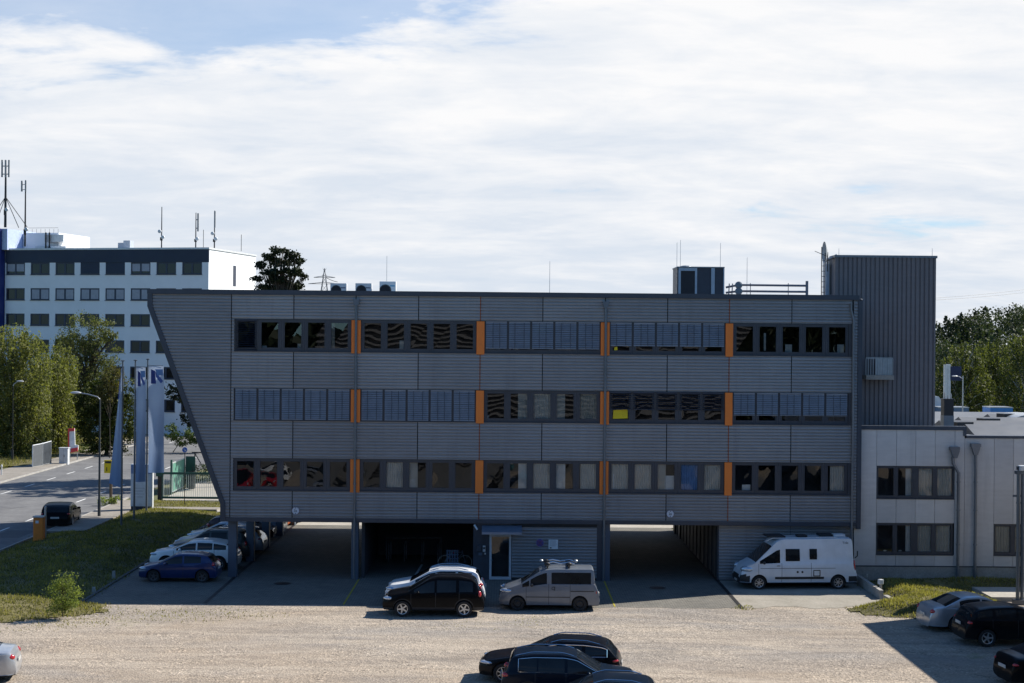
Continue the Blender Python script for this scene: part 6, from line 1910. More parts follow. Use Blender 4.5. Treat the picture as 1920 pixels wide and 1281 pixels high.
m = MB()
for k in range(5): m.box(c.x - .42 + k * .13, 3.1, .35, c.x - .36 + k * .13, 3.14, 1.05)
for k in range(4): m.box(c.x - .44, 3.08, .38 + k * .2, c.x + .20, 3.099, .43 + k * .2)
m.build('slats', plain('crate_blue', (0.16, 0.22, 0.34), .6), t)
r_ = at(851, 1036.5, 3.3)
t = thing('reflector', r_, 'small red reflector glowing above the blue-grey crate', 'reflector')
m = MB(); m.ball((r_.x, r_.y, r_.z), .06, .03, .035, 8, 6); m.build('lens', plain('reflector_red', (0.75, 0.02, 0.02), .3), t, smooth=True)
m = MB(); m.tube([(r_.x, r_.y + .03, 1.0), (r_.x, r_.y + .03, r_.z)], .012, 5); m.build('stem', M_DKMETAL, t)
t = thing('bicycle_rack', (at(765, 1040, 6).x, 6, 0), 'dark rack of upright hoops at the back of the open bay', 'bicycle rack')
for px_ in (729, 758, 791, 821):
    q = at(px_, 1040, 6.0); m = MB(); m.tube([(q.x, 6, 0), (q.x, 6, .9), (q.x + .04, 6.3, 1.0), (q.x + .04, 6.9, 1.0), (q.x + .04, 7.0, 0)], .025, 6); m.build('hoop', M_GALV, t)
q0, q1 = at(722, 1013, 6), at(826, 1013, 6)
m = MB(); m.tube([(q0.x, 6.9, q0.z), (q1.x, 6.9, q1.z)], .035, 6); m.tube([(q0.x, 6.9, 0), (q0.x, 6.9, q0.z)], .03, 6); m.tube([(q1.x, 6.9, 0), (q1.x, 6.9, q1.z)], .03, 6); m.build('rail', M_GALV, t)

# ================================================================= the building the picture is taken from (seen only as reflections)
OP = thing('opposite_building', (2, -86, 0), 'pale office building behind the viewer that mirrors in the windows', 'building')
M_OPW = plain('opposite_render', (0.10, 0.098, 0.10), .8, scale=.3)
m = MB(); m.box(-18, -90, 0, 22, -76.5, 15.5); m.build('wall', M_OPW, OP)
m = MB()
for r_ in range(5):
    for k in range(18):
        x = -17 + k * 2.15; z = .9 + r_ * 2.95
        if 10 < z < 13 and abs(x) < 0.01: continue
        m.box(x, -76.55, z, x + 1.35, -76.40, z + 1.6)
m.build('windows', M_BLACK, OP)
m = MB()
for r_ in range(28): m.box(-18.2, -76.6, r_ * .55, 22.2, -76.3, r_ * .55 + .2)
m.build('sunshade_slats', plain('slat_brown_grey', (0.19, 0.185, 0.185), .7), OP)
# ================================================================= trees
M_BARK = plain('bark_brown', (0.07, 0.055, 0.042), .9, vary=.3, scale=4)
def birch_bark():
    t = NT('bark_birch'); co = t.coord()
    n = t.noise(3.0, 5, .7, t.mapv(co, (2, 2, .6)))
    c = t.ramp(n, [(0.42, (0.05, 0.045, 0.04)), (0.52, (0.42, 0.40, 0.37))])
    return t.done(t.pbr(c, .85))
M_BIRCHB = birch_bark()
LEAF = {
    'birch': leaf_mat('leaf_birch', (0.050, 0.065, 0.020), (0.255, 0.255, 0.090), .40),
    'rightbirch': leaf_mat('leaf_right_birch', (0.022, 0.034, 0.012), (0.145, 0.155, 0.045), .32),
    'willow': leaf_mat('leaf_pale', (0.040, 0.054, 0.020), (0.175, 0.182, 0.070), .34),
    'maple': leaf_mat('leaf_maple', (0.012, 0.022, 0.006), (0.085, 0.10, 0.018), .25),
    'rusty': leaf_mat('leaf_rusty', (0.038, 0.040, 0.012), (0.155, 0.135, 0.042), .3),
    'pine': leaf_mat('leaf_pine', (0.007, 0.013, 0.006), (0.040, 0.052, 0.022), .10),
    'forest': leaf_mat('leaf_forest', (0.014, 0.024, 0.013), (0.070, 0.088, 0.042), .2),
    'shrub': leaf_mat('leaf_shrub', (0.055, 0.085, 0.018), (0.26, 0.30, 0.08), .42),
    'hedge': leaf_mat('leaf_hedge', (0.02, 0.04, 0.012), (0.10, 0.14, 0.035), .25),
}
def leaf_quads(P, size, g, droop=0.0, flat=0.0):
    """P: n x 3 leaf centres -> quads of about that size, oriented at random"""
    n = len(P)
    s = size * g.uniform(.6, 1.35, n)[:, None]
    u = g.normal(size=(n, 3)); 
    if droop: u[:, 2] -= droop
    u /= np.linalg.norm(u, axis=1)[:, None]
    w = g.normal(size=(n, 3)); w -= (w * u).sum(1)[:, None] * u
    w /= np.maximum(1e-6, np.linalg.norm(w, axis=1)[:, None])
    a = u * s * .5; b = w * s * .32
    V = np.empty((n, 4, 3)); V[:, 0] = P - a; V[:, 1] = P + b; V[:, 2] = P + a; V[:, 3] = P - b
    F = np.arange(n * 4).reshape(n, 4)
    return V.reshape(-1, 3), F
def tree(label, cat, base, lobes, n, leaf, kind, seed, trunk_r=.22, bark=None, group='trees', name='tree', style='clump', fork=5, trunk_top=None, lean=0.0):
    """lobes: (x, y, z, rx, ry, rz, weight) ellipsoids in world metres; leaves sit in clumps near their surfaces"""
    g = np.random.default_rng(seed)
    t = thing(name, base, label, cat, group)
    W = np.array([l[6] * (l[3] * l[4] * l[5]) ** .67 for l in lobes]); W /= W.sum()
    V = []; F = []; T = []
    ends = []
    for l, wv in zip(lobes, W):
        c = np.array(l[:3]); r = np.array(l[3:6])
        m_ = int(n * wv)
        nc = max(8, int(m_ / 26))
        d = g.normal(size=(nc, 3)); d /= np.linalg.norm(d, axis=1)[:, None]
        rad = g.uniform(.35, 1.0, nc) ** .45
        cc = c + d * rad[:, None] * r * g.uniform(.82, 1.12, nc)[:, None]
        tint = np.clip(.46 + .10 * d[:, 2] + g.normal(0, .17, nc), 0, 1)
        k = g.integers(0, nc, m_)
        cs = (.15 + .10 * np.mean(r)) * g.uniform(.6, 1.3, nc)
        P = cc[k]
        if style == 'droop':
            off = np.stack([g.normal(0, 1, m_) * cs[k] * .30, g.normal(0, 1, m_) * cs[k] * .30, -np.abs(g.normal(0, 1, m_)) * cs[k] * 3.0], 1)
        elif style == 'pine':
            off = np.stack([g.normal(0, 1, m_) * cs[k] * .8, g.normal(0, 1, m_) * cs[k] * .8, g.normal(0, 1, m_) * cs[k] * .62], 1)
        else:
            off = g.normal(0, 1, (m_, 3)) * cs[k][:, None] * np.array([.62, .62, .5])
        P = P + off
        v, f = leaf_quads(P, leaf, g, 1.2 if style == 'droop' else 0)
        F.append(f + sum(len(q) for q in V)); V.append(v)
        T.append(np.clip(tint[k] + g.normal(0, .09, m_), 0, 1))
        for q in range(0, nc, max(1, nc // fork)): ends.append(cc[q])
    fast_mesh('crown', np.concatenate(V), np.concatenate(F), LEAF[kind], t, attr=np.concatenate(T))
    b = Vector(base)
    zs = [l[2] for l in lobes]
    top = Vector((np.average([l[0] for l in lobes], weights=W), np.average([l[1] for l in lobes], weights=W), trunk_top or max(zs)))
    m = MB()
    pts = [b + (top - b) * k / 6 + Vector((.25 * math.sin(k * 1.7 + seed) * trunk_r * 3, .2 * math.cos(k * 2.1) * trunk_r * 3, 0)) * (0 if k == 0 else 1) for k in range(7)]
    m.tube(pts, [trunk_r * (1.25 if k == 0 else 1 - .8 * k / 6) for k in range(7)], 8)
    for e in ends:
        e = Vector(e)
        f0 = min(.85, max(.25, (e.z - b.z) / max(.1, (top.z - b.z)) * .62))
        s0 = b + (top - b) * f0
        mid = s0 + (e - s0) * .5 + Vector((0, 0, .12 * (e - s0).length))
        m.tube([s0, mid, e], [trunk_r * .34, trunk_r * .2, trunk_r * .06], 5, False)
    m.build('trunk', bark or M_BARK, t, smooth=True)
    return t

def px_lobe(px, py, Y, wpx, hpx, depth=None, w=1.0):
    c = at(px, py, Y); s = (Y - CAM.y) / FPX
    rx = wpx * .5 * s; rz = hpx * .5 * s
    return (c.x, c.y, c.z, rx, depth or rx * .9, rz, w)
def base_at(px, Y, z=0.0):
    p = at(px, 800, Y); return (p.x, Y, z)

GL = 'trees along the left side of the road'
Yb = 72.0
tree('tall drooping pale green birch at the left edge above the marker post', 'tree', base_at(22, Yb),
     [px_lobe(18, 648, Yb, 100, 100), px_lobe(-8, 720, Yb, 110, 170), px_lobe(58, 685, Yb, 90, 130), px_lobe(30, 765, Yb + 1, 130, 150), px_lobe(66, 790, Yb, 80, 110, None, .8), px_lobe(0, 800, Yb, 90, 100, None, .8)], 40000, .21, 'birch', 21, .22, M_BIRCHB, GL, 'birch_tree', 'droop')
tree('drooping birch standing behind the grey banner panel', 'tree', base_at(84, Yb + 8),
     [px_lobe(92, 735, Yb + 6, 95, 150), px_lobe(112, 690, Yb + 8, 66, 100), px_lobe(84, 795, Yb + 6, 96, 100, None, .8), px_lobe(124, 790, Yb + 7, 70, 110, None, .8)], 26000, .21, 'birch', 22, .2, M_BIRCHB, GL, 'birch_tree', 'droop')
Yc = 88.0
tree('tall loose grey-green tree rising highest in front of the white office block', 'tree', base_at(168, Yc),
     [px_lobe(165, 622, Yc, 84, 76, None, .9), px_lobe(194, 655, Yc, 66, 100, None, .8), px_lobe(136, 675, Yc, 92, 110, None, .9), px_lobe(160, 705, Yc, 116, 110, None, .9), px_lobe(175, 750, Yc + 1, 120, 110), px_lobe(118, 650, Yc, 44, 46, None, .6), px_lobe(206, 622, Yc, 30, 40, None, .5)], 19000, .21, 'willow', 23, .24, M_BARK, GL, 'tree', 'clump', 8)
Ym = 76.0
tree('dark dense maple behind the flagpoles with rusty tinted top', 'tree', base_at(200, Ym),
     [px_lobe(188, 800, Ym, 82, 110, None, 1.2), px_lobe(172, 765, Ym, 64, 110), px_lobe(222, 790, Ym, 70, 150, None, 1.2), px_lobe(200, 745, Ym, 70, 90), px_lobe(248, 775, Ym, 40, 130, None, .8)], 14000, .24, 'maple', 24, .2, M_BARK, GL, 'maple_tree', 'clump', 4)
tree('small rusty-leaved tree crowning the dark maple left of the flagpoles', 'tree', base_at(206, Ym - 3),
     [px_lobe(212, 715, Ym - 3, 42, 50), px_lobe(200, 735, Ym - 3, 36, 40)], 2600, .20, 'rusty', 25, .05, M_BARK, GL, 'tree', 'clump', 5)
Yd = 96.0
tree('grey-green tree filling the gap between the birches and the loose tall tree', 'tree', base_at(110, Yd),
     [px_lobe(105, 760, Yd, 110, 160), px_lobe(120, 720, Yd, 70, 90)], 7000, .3, 'forest', 26, .2, M_BARK, GL, 'tree')
tree('shadowy understorey tree behind the birches at the far left edge', 'tree', base_at(30, Yd),
     [px_lobe(20, 770, Yd, 160, 170), px_lobe(60, 820, Yd, 140, 80)], 7000, .32, 'forest', 27, .2, M_BARK, GL, 'tree')
# saplings and shrubs on the far verge
def shrub(label, px, Y, lobes, n, leaf, kind, seed, z=0.1, cat='shrub', name='shrub', style='clump', tr=.04):
    return tree(label, cat, base_at(px, Y, z), [px_lobe(*l[:2], Y, *l[2:]) for l in lobes], n, leaf, kind, seed, tr, M_BARK, 'shrubs and bushes', name, style, 5)
shrub('grassy green bush at the foot of the red and white sign', 168, 78, [(166, 846, 40, 20), (182, 842, 30, 18)], 1200, .16, 'hedge', 31)
shrub('low bush growing round the yellow sign post', 205, 31.5, [(203, 940, 34, 16), (218, 937, 18, 12)], 900, .10, 'shrub', 32)
shrub('yellow-green garden shrub under the dark pine behind the slanted edge', 325, 80, [(322, 812, 34, 36), (345, 822, 50, 30), (372, 815, 50, 40)], 2500, .20, 'hedge', 33)
shrub('reddish shrub beside the yellow-green one behind the slanted edge', 388, 80.5, [(392, 815, 40, 36)], 900, .2, 'rusty', 34)
Ys = -9.4
sp = gnd(118, 1156, .12)
s_k = (sp.y - CAM.y) / FPX
t_ = tree('small bright green sapling bush alone on the sunlit lawn', 'shrub', (sp.x, sp.y, .1),
     [(sp.x, sp.y, 1.0, .66, .58, .6, 1), (sp.x + .05, sp.y, 1.62, .36, .34, .50, .9), (sp.x - .25, sp.y, .6, .55, .5, .32, .8), (sp.x + .3, sp.y, .8, .45, .45, .4, .8)], 3200, .075, 'shrub', 35, .025, M_BARK, 'shrubs and bushes', 'shrub', 'clump', 14, 1.5)
# dark pines
Yp1 = 52.0
tree('dark pine whose tufted boughs show beside the slanted edge of the office', 'tree', base_at(402, Yp1),
     [px_lobe(338, 737, Yp1, 52, 34, None, 1.0), px_lobe(362, 757, Yp1, 50, 30), px_lobe(357, 785, Yp1, 44, 28), px_lobe(395, 690, Yp1, 80, 80, None, 1.2), px_lobe(405, 790, Yp1, 60, 50), px_lobe(345, 745, Yp1 + 1, 30, 30), px_lobe(420, 620, Yp1, 150, 90, None, 1.3), px_lobe(450, 710, Yp1, 120, 110)], 12000, .26, 'pine', 41, .22, M_BARK, 'dark pines', 'pine_tree', 'pine', 6)
Yp2 = 98.0
tree('dark round-crowned pine rising above the office roof', 'tree', base_at(527, Yp2),
     [px_lobe(a_, b_, Yp2 + o_, c_, d_) for a_, b_, c_, d_, o_ in ((522, 471, 34, 13, 0), (506, 481, 28, 11, .6), (545, 479, 34, 13, -.5), (488, 497, 24, 10, .3), (526, 493, 40, 14, .8), (561, 491, 24, 11, .2), (504, 510, 36, 13, -.8), (546, 509, 40, 14, -.6), (483, 522, 20, 9, 0), (524, 526, 52, 14, .4), (566, 519, 20, 10, .5), (498, 540, 40, 12, .2), (550, 538, 38, 12, .3), (525, 552, 50, 12, 0))], 6200, .34, 'pine', 42, .3, M_BARK, 'dark pines', 'pine_tree', 'pine', 8)
# a wood behind the viewer: only its mirror image is seen, in the top windows
g = np.random.default_rng(77)
P = np.concatenate([np.stack([g.uniform(a_, b_, 9000), g.uniform(-108, -96, 9000), 15.5 * g.random(9000) ** .75], 1) for a_, b_ in ((-90, -19), (23, 95))])
v, f = leaf_quads(P, 1.9, g)
structure(fast_mesh('wood', v, f, LEAF['pine'], attr=np.clip(g.normal(.4, .2, len(P)), 0, 1)), 'stuff')
P = np.stack([g.uniform(-330, -58, 9000), g.uniform(132, 175, 9000), 13.0 * g.random(9000) ** .8], 1)
P[:, 2] *= 1 + .25 * np.sin(P[:, 0] * .21) * np.sin(P[:, 0] * .077)
v, f = leaf_quads(P, 1.7, g)
structure(fast_mesh('wood', v, f, LEAF['forest'], attr=np.clip(g.normal(.4, .2, len(P)), 0, 1)), 'stuff')
# trees behind the office: hidden from here, they throw the shade that falls on the road
for k, (x, y, h) in enumerate(((-24.2, 51, 15), (-19.5, 54, 15), (-20.0, 46.5, 15.2))):
    tree(('yard tree behind the office standing closest to the road', 'yard tree behind the office in the middle of three', 'yard tree behind the office farthest from the road')[k], 'tree', (x, y, 0),
         [(x, y, h * .82, 3.4, 3.4, h * .17, 1), (x + 2.4, y + .6, h * .66, 2.6, 2.6, h * .2, 1)], 3600, .45, 'maple', 50 + k, .2, M_BARK, 'yard trees behind the office', 'tree')
# right side: sunlit trees and the wooded hill
Yr = 88.0
GR = 'sunlit trees on the right'
tree('sunlit birch with bare pale branches just right of the tower', 'tree', base_at(1796, Yr),
     [px_lobe(1790, 700, Yr, 70, 80), px_lobe(1818, 665, Yr, 66, 70), px_lobe(1785, 740, Yr, 90, 80), px_lobe(1830, 720, Yr, 90, 90)], 9500, .25, 'rightbirch', 61, .22, M_BIRCHB, GR, 'birch_tree', 'droop', 9)
tree('broad sunlit green tree with its top left of the right edge', 'tree', base_at(1862, Yr + 4),
     [px_lobe(1862, 668, Yr + 4, 84, 76), px_lobe(1845, 700, Yr + 4, 80, 110), px_lobe(1885, 690, Yr + 4, 80, 110), px_lobe(1862, 745, Yr + 4, 110, 80)], 10000, .25, 'rightbirch', 62, .22, M_BIRCHB, GR, 'birch_tree', 'droop', 8)
tree('sunlit yellow-green tree cut by the right edge of the view', 'tree', base_at(1925, Yr - 4),
     [px_lobe(1922, 655, Yr - 4, 84, 76), px_lobe(1925, 700, Yr - 4, 100, 120), px_lobe(1908, 745, Yr - 4, 80, 80)], 8500, .25, 'rightbirch', 63, .22, M_BIRCHB, GR, 'birch_tree', 'droop', 7)
tree('dark green bush row tree low behind the annex parapet', 'tree', base_at(1840, Yr + 14),
     [px_lobe(1770, 700, Yr + 14, 70, 120), px_lobe(1850, 770, Yr + 14, 120, 50), px_lobe(1800, 765, Yr + 14, 90, 60), px_lobe(1905, 770, Yr + 14, 90, 50)], 6000, .34, 'forest', 64, .2, M_BARK, GR, 'tree')
# hill with far wood
hx0 = at(1700, 600, 330).x
m = MB(); n = 26; vs = []; 
for i in range(n + 1):
    for j in range(9):
        x = hx0 - 30 + (260) * i / n; y = 230 + 40 * j
        u = max(0, min(1, (x - hx0 + 10) / 70)); u = u * u * (3 - 2 * u)
        v = max(0, min(1, j / 5)); v = v * v * (3 - 2 * v)
        vs.append((x, y, -.5 + 12.0 * u * v + .8 * math.sin(i * 1.1) * u * v))
m.add(vs, [(i * 9 + j, (i + 1) * 9 + j, (i + 1) * 9 + j + 1, i * 9 + j + 1) for i in range(n) for j in range(8)])
structure(m.build('hill', M_SOIL, smooth=60))
g = np.random.default_rng(71)
V = []; F = []; T = []; nv = 0
for k in range(330):
    x = g.uniform(hx0 - 14, hx0 + 110); y = g.uniform(200, 420)
    u = max(0, min(1, (x - hx0 + 10) / 70)); u = u * u * (3 - 2 * u)
    v = max(0, min(1, (y - 230) / 200)); v = v * v * (3 - 2 * v)
    gz = 12.0 * u * v
    h = g.uniform(10.5, 13.0) + 2.0 * u; r = g.uniform(2.6, 4.0)
    m_ = 300
    con = g.random() < .25
    a = g.uniform(0, 2 * np.pi, m_); hh = g.random(m_)
    if con: rr = r * .85 * (1.02 - hh) ** .8 * g.uniform(.5, 1.1, m_); zz_ = gz + h * (.25 + .78 * hh)
    else:
        th = np.arccos(g.uniform(-1, 1, m_)); q = g.uniform(.6, 1.05, m_)
        rr = r * np.sin(th) * q; zz_ = gz + h * .62 + h * .36 * np.cos(th) * q
    P = np.stack([x + rr * np.cos(a), y + rr * np.sin(a), zz_], 1)
    vv, ff = leaf_quads(P, .85, g)
    V.append(vv); F.append(ff + nv); nv += len(vv)
    T.append(np.clip(np.full(m_, g.uniform(.1, .75)) + g.normal(0, .12, m_), 0, 1))
structure(fast_mesh('wood', np.concatenate(V), np.concatenate(F), LEAF['forest'], attr=np.concatenate(T)), 'stuff')
# hedge behind the gate
g = np.random.default_rng(72)
a, b = gnd(365, 905), gnd(420, 905)
P = np.stack([g.uniform(a.x - 1, b.x + 2, 2600), g.uniform(a.y - .5, a.y + .7, 2600), g.uniform(.1, 1.5, 2600)], 1)
v, f = leaf_quads(P, .14, g)
hd = fast_mesh('hedge', v, f, LEAF['hedge'], loc=(.5 * (a.x + b.x), a.y, 0), attr=np.clip(g.normal(.45, .2, 2600), 0, 1)); tag(hd, 'clipped green hedge seen through the bars of the sliding gate', 'hedge')
# ================================================================= the vehicles
PB = paint('paint_black', (0.004, 0.004, 0.005), 0, .28, .06, .10); PW = paint('paint_white', (0.80, 0.81, 0.82)); PSIL = paint('paint_silver', (0.46, 0.48, 0.51), .55, .3)
PGREY = paint('paint_grey_brown', (0.165, 0.185, 0.215), .15, .35); PBLUE = paint('paint_blue', (0.005, 0.022, 0.105), .2); PNAVY = paint('paint_navy', (0.005, 0.010, 0.020), .0, .28, .12, .18)
PANTH = paint('paint_anthracite', (0.006, 0.006, 0.008), .0, .28, .08, .14); PRED = paint('paint_dark_red', (0.05, 0.006, 0.008)); PPALE = paint('paint_pale_blue', (0.30, 0.36, 0.44), .4)
PCAMP = paint('paint_camper_silver', (0.66, 0.69, 0.73), .05, .35); PORA = paint('paint_orange', (0.45, 0.10, 0.02)); PDG = paint('paint_dark_green_grey', (0.035, 0.045, 0.045), .2)
LEFT, RIGHT = math.pi, 0.0
make_car(var(SUV, axles=(.86, 3.49)), PB, 'black compact SUV with alloy wheels parked in front of the white one', 'car', (-2.93, -9.0), LEFT + R(.5))
make_car(var(SUV, L=4.47, axles=(.9, 3.57), top=[(0, .66), (.05, .82), (.22, .97), (.9, 1.08), (1.1, 1.12), (1.95, 1.58), (2.35, 1.66), (3.3, 1.66), (3.9, 1.60), (4.12, 1.50), (4.36, 1.14), (4.43, 1.02), (4.47, .55)],
     rear=(4.02, 4.36), tail=(4.3, .98, .17, .09), rail_mat=M_CHROME, cladding=2), PW, 'white compact SUV with pale roof rails parked right behind the black one', 'car', (-2.95, -6.55), LEFT - R(.6))
def van_extra(root, X, ring, side_y):
    t = MB()
    for sg in (-1, 1):
        t.tube([(X(2.0), sg * .42, 2.02), (X(2.35), sg * .36, 2.10), (X(2.7), sg * .40, 2.03), (X(3.1), sg * .36, 2.09), (X(3.3), sg * .40, 2.02)], .035, 8)
    t.build('carrier_arm', M_CHROME, root, smooth=True)
    t = MB()
    for s in (2.1, 3.05):
        t.box(X(s) - .05, -.62, 1.91, X(s) + .05, .62, 1.95); t.box(X(s) - .03, -.60, 1.84, X(s) + .03, -.52, 1.92); t.box(X(s) - .03, .52, 1.84, X(s) + .03, .60, 1.92)
        for sg in (-1, 1): t.ball((X(s), sg * .4, 2.0), .14, .10, .09, 10, 6)
    t.build('roof_carrier', M_TRIM, root, smooth=True)
    t = MB()
    for s in (1.84, 3.38): t.ball((X(s), -.30, 2.04), .10, .10, .07, 8, 6)
    t.build('carrier_clamp', M_GALV, root, smooth=True)
    for sg in (-1, 1):
        y = sg * (side_y(2.38, 1.0) + .012)
        m = MB()
        for dz, w in ((0, .07),): m.lathe([(.055, -.004), (.075, -.004), (.075, .004), (.055, .004)], (X(2.36), y, 1.0), 'y', 16, True); m.box(X(2.42) - .012, y - .004, .90, X(2.42) + .012, y + .004, 1.08)
        m.build('emblem', M_TRIM, root)
make_car(var(VAN, extra=[van_extra]), PGREY, 'grey-brown small van with black wheels and a roof carrier beside the yellow line', 'van', (2.10, -7.42), LEFT - R(.4), name='parked_van')
def camp_extra(root, X, ring, side_y):
    for sg in (1,):
        pass
    for sg in (1, -1):
        for nm, s0, s1, z0, z1, mat in (('window', 2.30, 3.02, 1.42, 2.02, M_CGLASS), ('window', 3.52, 3.90, 1.50, 2.02, M_CGLASS)):
            m = MB(); n = 5; vs = []
            for a in range(n + 1):
                for b in range(n + 1):
                    s = s0 + (s1 - s0) * a / n; z = z0 + (z1 - z0) * b / n
                    vs.append((X(s), sg * (side_y(s, z) + .022), z))
            fs = [(a * (n + 1) + b, (a + 1) * (n + 1) + b, (a + 1) * (n + 1) + b + 1, a * (n + 1) + b + 1) for a in range(n) for b in range(n)]
            m.add(vs, fs); m.build(nm, mat, root, smooth=True)
        y = sg * (side_y(4.0, .8) + .01)
        m = MB(); m.box(X(3.74), y - .006, .66, X(3.70), y + .006, .98); m.box(X(4.06), y - .006, .66, X(4.02), y + .006, .98); m.box(X(4.02), y - .005, .94, X(3.74), y + .005, .98); m.box(X(4.02), y - .005, .66, X(3.74), y + .005, .70)
        m.build('service_hatch', M_TRIM, root)
        for s in (2.9, 3.14): MB().lathe([(0, -.012), (.055, -.012), (.055, .012), (0, .012)], (X(s), sg * (side_y(s, .88) + .0), .88), 'y', 14).build('filler_cap', M_TRIM, root)
        if sg > 0:
            o = text('Tola', .17, (X(5.38), side_y(5.38, 2.33) + .012, 2.31), M_COPE, root, rot=(R(90), 0, R(180)))
    for c_, sz in (((X(1.95), 0, 2.58), (.9, 1.1, .07)), ((X(3.3), .2, 2.60), (.5, .5, .10)), ((X(4.6), -.1, 2.61), (.7, .7, .10))): MB().cbox(c_, *sz).build('roof_hatch', M_TRIM, root, bevel=.02)
    m = MB(); m.cbox((X(5.2), .25, 2.63), .55, .5, .12); m.tube([(X(1.4), .5, 2.35), (X(1.7), .6, 2.52), (X(5.0), .72, 2.58)], .02, 6); m.build('roof_box', M_WHITEM, root, bevel=.02)
    m = MB(); m.tube([(X(6.0), .5, 1.5), (X(6.12), .5, 1.6), (X(6.12), .5, 1.85)], .03, 6); m.build('rear_ladder', M_TRIM, root)
make_car(var(CAMPER, scale=.96, extra=[camp_extra]), PCAMP, 'silver-white high-roof camper van parked along the ribbed wall on the right', 'camper van', (14.22, -1.06), LEFT + R(4.5), name='camper_van')
# the row under the left end of the building, noses to the lawn
def parked(spec, p, lab, x, y, h=LEFT, cat='car'):
    return make_car(spec, p, lab, cat, (x, y), h + R(rnd.uniform(-1.5, 1.5)))
parked(var(HATCH, scale=.95), PBLUE, 'blue hatchback nearest the viewer in the row under the slanted end', -15.72, -0.62)
parked(var(TIGUAN, L=4.45, chrome=False, rails=None, top=[(0, .62), (.05, .78), (.22, .92), (.95, 1.03), (1.15, 1.07), (2.0, 1.45), (2.5, 1.52), (3.2, 1.50), (3.9, 1.38), (4.12, 1.27), (4.34, 1.04), (4.41, .95), (4.45, .5)], rear=(3.96, 4.34), tail=(4.3, .94, .17, .1), sides=[(1.4, 2.4), (2.48, 3.25), (3.3, 3.95)]),
       PW, 'white crossover with arched side windows behind the blue hatchback', -15.75, 3.2)
parked(SUV, PDG, 'dark green-grey SUV between the white crossover and the pale blue estate', -15.55, 6.2)
parked(var(WAGON, chrome=False), PPALE, 'pale blue estate car third from the back of the row under the building', -15.55, 8.9)
parked(var(HATCH, L=4.2), PSIL, 'silver hatchback second from the back of the row under the building', -15.8, 11.5)
parked(var(HATCH, L=4.2), PRED, 'dark red hatchback parked tail-out with its red lamp towards the lawn', -15.5, 14.4, RIGHT)
parked(var(VAN, L=4.4), PPALE, 'pale boxy van at the far end of the row behind the dark red car', -15.4, 17.2)
parked(HATCH, PORA, 'orange-brown small car deep under the building behind the columns', -15.4, 20.4)
parked(var(WAGON, chrome=False), PB, 'black estate car farthest back under the building', -15.2, 23.4)
# a line of cars below the viewer: only their mirror images show, in the lowest windows
def mirrored(src, x, label, mat=None):
    c = copy_tree(src); c.location = (x, -48.0 + rnd.uniform(-.4, .4), 0); c.rotation_euler = (0, 0, R(90 + rnd.uniform(-3, 3))); c['label'] = label; c['group'] = 'cars mirrored in the lowest windows'
    if mat:
        for ch in c.children:
            if ch.name.split('.')[0] in ('body', 'door', 'mirror'):
                ch.data = ch.data.copy(); ch.data.materials[0] = mat
by = {o['label']: o for o in COL.objects if o.parent is None and 'label' in o}
h_ = by['silver hatchback second from the back of the row under the building']; w_ = by['white crossover with arched side windows behind the blue hatchback']; d_ = by['dark green-grey SUV between the white crossover and the pale blue estate']
mirrored(h_, -21.2, 'red car mirrored in the lowest window at the slanted end', paint('paint_bright_red', (0.45, 0.01, 0.015)))
mirrored(w_, -18.2, 'white car mirrored in the second lowest-row window from the slanted end')
mirrored(h_, -15.2, 'silver car mirrored in the lowest-row windows left of the first orange pillar')
mirrored(d_, -10.4, 'dark car mirrored in the lowest row just right of the first orange pillar')
mirrored(h_, 2.6, 'blue-green car mirrored in the lowest row above the entrance', paint('paint_teal', (0.02, 0.14, 0.17)))
mirrored(d_, 17.5, 'dark car mirrored in the lowest row above the camper van')
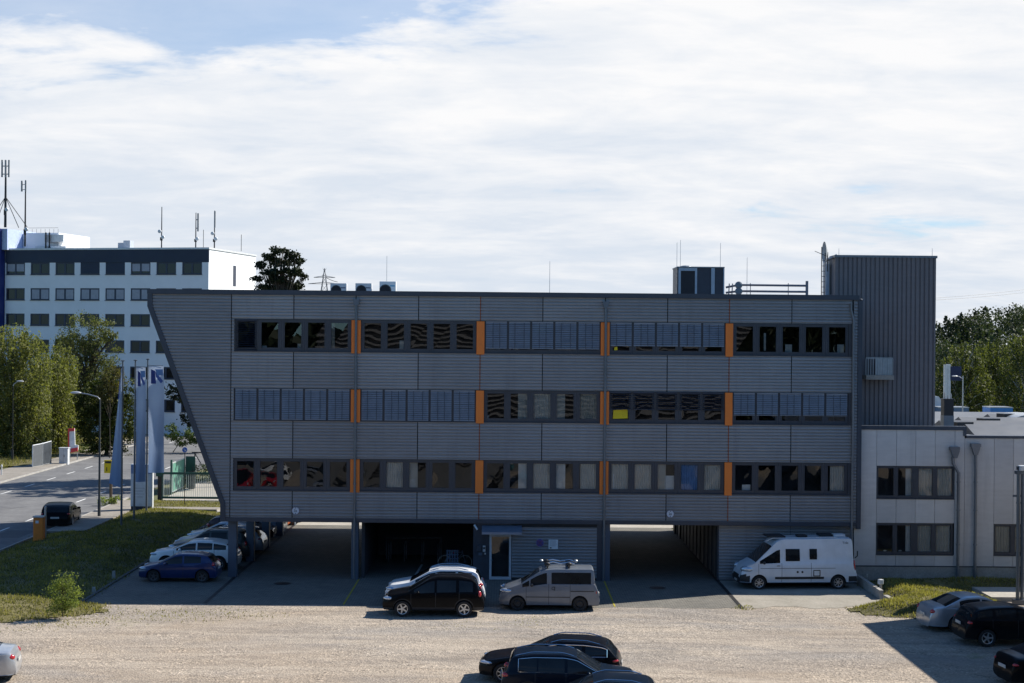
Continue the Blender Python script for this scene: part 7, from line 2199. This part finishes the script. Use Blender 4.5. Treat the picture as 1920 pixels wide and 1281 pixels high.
# road
make_car(var(WAGON, chrome=False, L=4.7, axles=(.86, 3.6), rear=(4.15, 4.58), sides=[(1.85, 2.7), (2.78, 3.5), (3.57, 4.2)], seams=[1.68, 2.74, 3.6],
         doors=[(1.7, 2.72), (2.76, 3.58)], rails=None, tail=(4.52, .86, .2, .085), top=[(0, .58), (.05, .70), (.25, .80), (1.4, .98), (1.55, 1.01), (2.4, 1.40), (2.8, 1.46), (3.6, 1.44), (4.1, 1.37), (4.28, 1.28), (4.58, .98), (4.66, .9), (4.7, .5)], belt=[(0, .64), (1.5, .9), (4.6, .97), (4.7, .9)]),
         PB, 'black estate car waiting on the road beside the orange cabinet', 'car', (-27.95, 20.9), R(97), name='parked_car')
# foreground group
make_car(WAGON, PANTH, 'black estate car with chrome window line, farthest back of the dark group at the bottom', 'car', (1.75, -21.3), LEFT + R(-6))
make_car(TIGUAN, PNAVY, 'dark blue SUV with chrome roof rails facing right in the bottom group', 'car', (2.25, -24.3), RIGHT + R(-3))
make_car(var(WAGON, L=4.7, axles=(.86, 3.6), rear=(4.15, 4.58), sides=[(1.85, 2.7), (2.78, 3.5), (3.57, 4.2)], seams=[1.68, 2.74, 3.6], doors=[(1.7, 2.72), (2.76, 3.58)], rails=(2.4, 3.95),
         tail=(4.52, .86, .2, .085), top=[(0, .58), (.05, .70), (.25, .80), (1.4, .98), (1.55, 1.01), (2.4, 1.40), (2.8, 1.46), (3.6, 1.44), (4.1, 1.37), (4.28, 1.28), (4.58, .98), (4.66, .9), (4.7, .5)], belt=[(0, .64), (1.5, .9), (4.6, .97), (4.7, .9)], chrome=True),
         PNAVY, 'dark estate car whose roof just rises over the bottom edge of the view', 'car', (2.8, -27.2), LEFT + R(-2))
make_car(SEDAN, PSIL, 'silver saloon at the bottom left corner showing its rear end', 'car', (-19.1, -22.1), LEFT + R(10))
make_car(SEDAN, PSIL, 'silver saloon parked with its tail to the gravel at the edge of the right lawn', 'car', (19.9, -11.35), RIGHT + R(7))
make_car(var(SUV, rails=None, cladding=0, top=[(0, .62), (.05, .78), (.22, .90), (.9, 1.0), (1.1, 1.04), (1.95, 1.48), (2.35, 1.56), (3.2, 1.54), (3.78, 1.46), (3.98, 1.36), (4.24, 1.06), (4.31, .96), (4.35, .5)], rim='five', tail=(4.18, .92, .17, .1)),
         PANTH, 'black hatch-backed crossover beside the silver saloon in the angular shadow', 'car', (20.3, -14.3), RIGHT + R(3))
make_car(var(SEDAN, tail=(4.68, .82, .25, .075)), PB, 'black saloon cut by the bottom right corner', 'car', (19.85, -21.3), RIGHT + R(8))
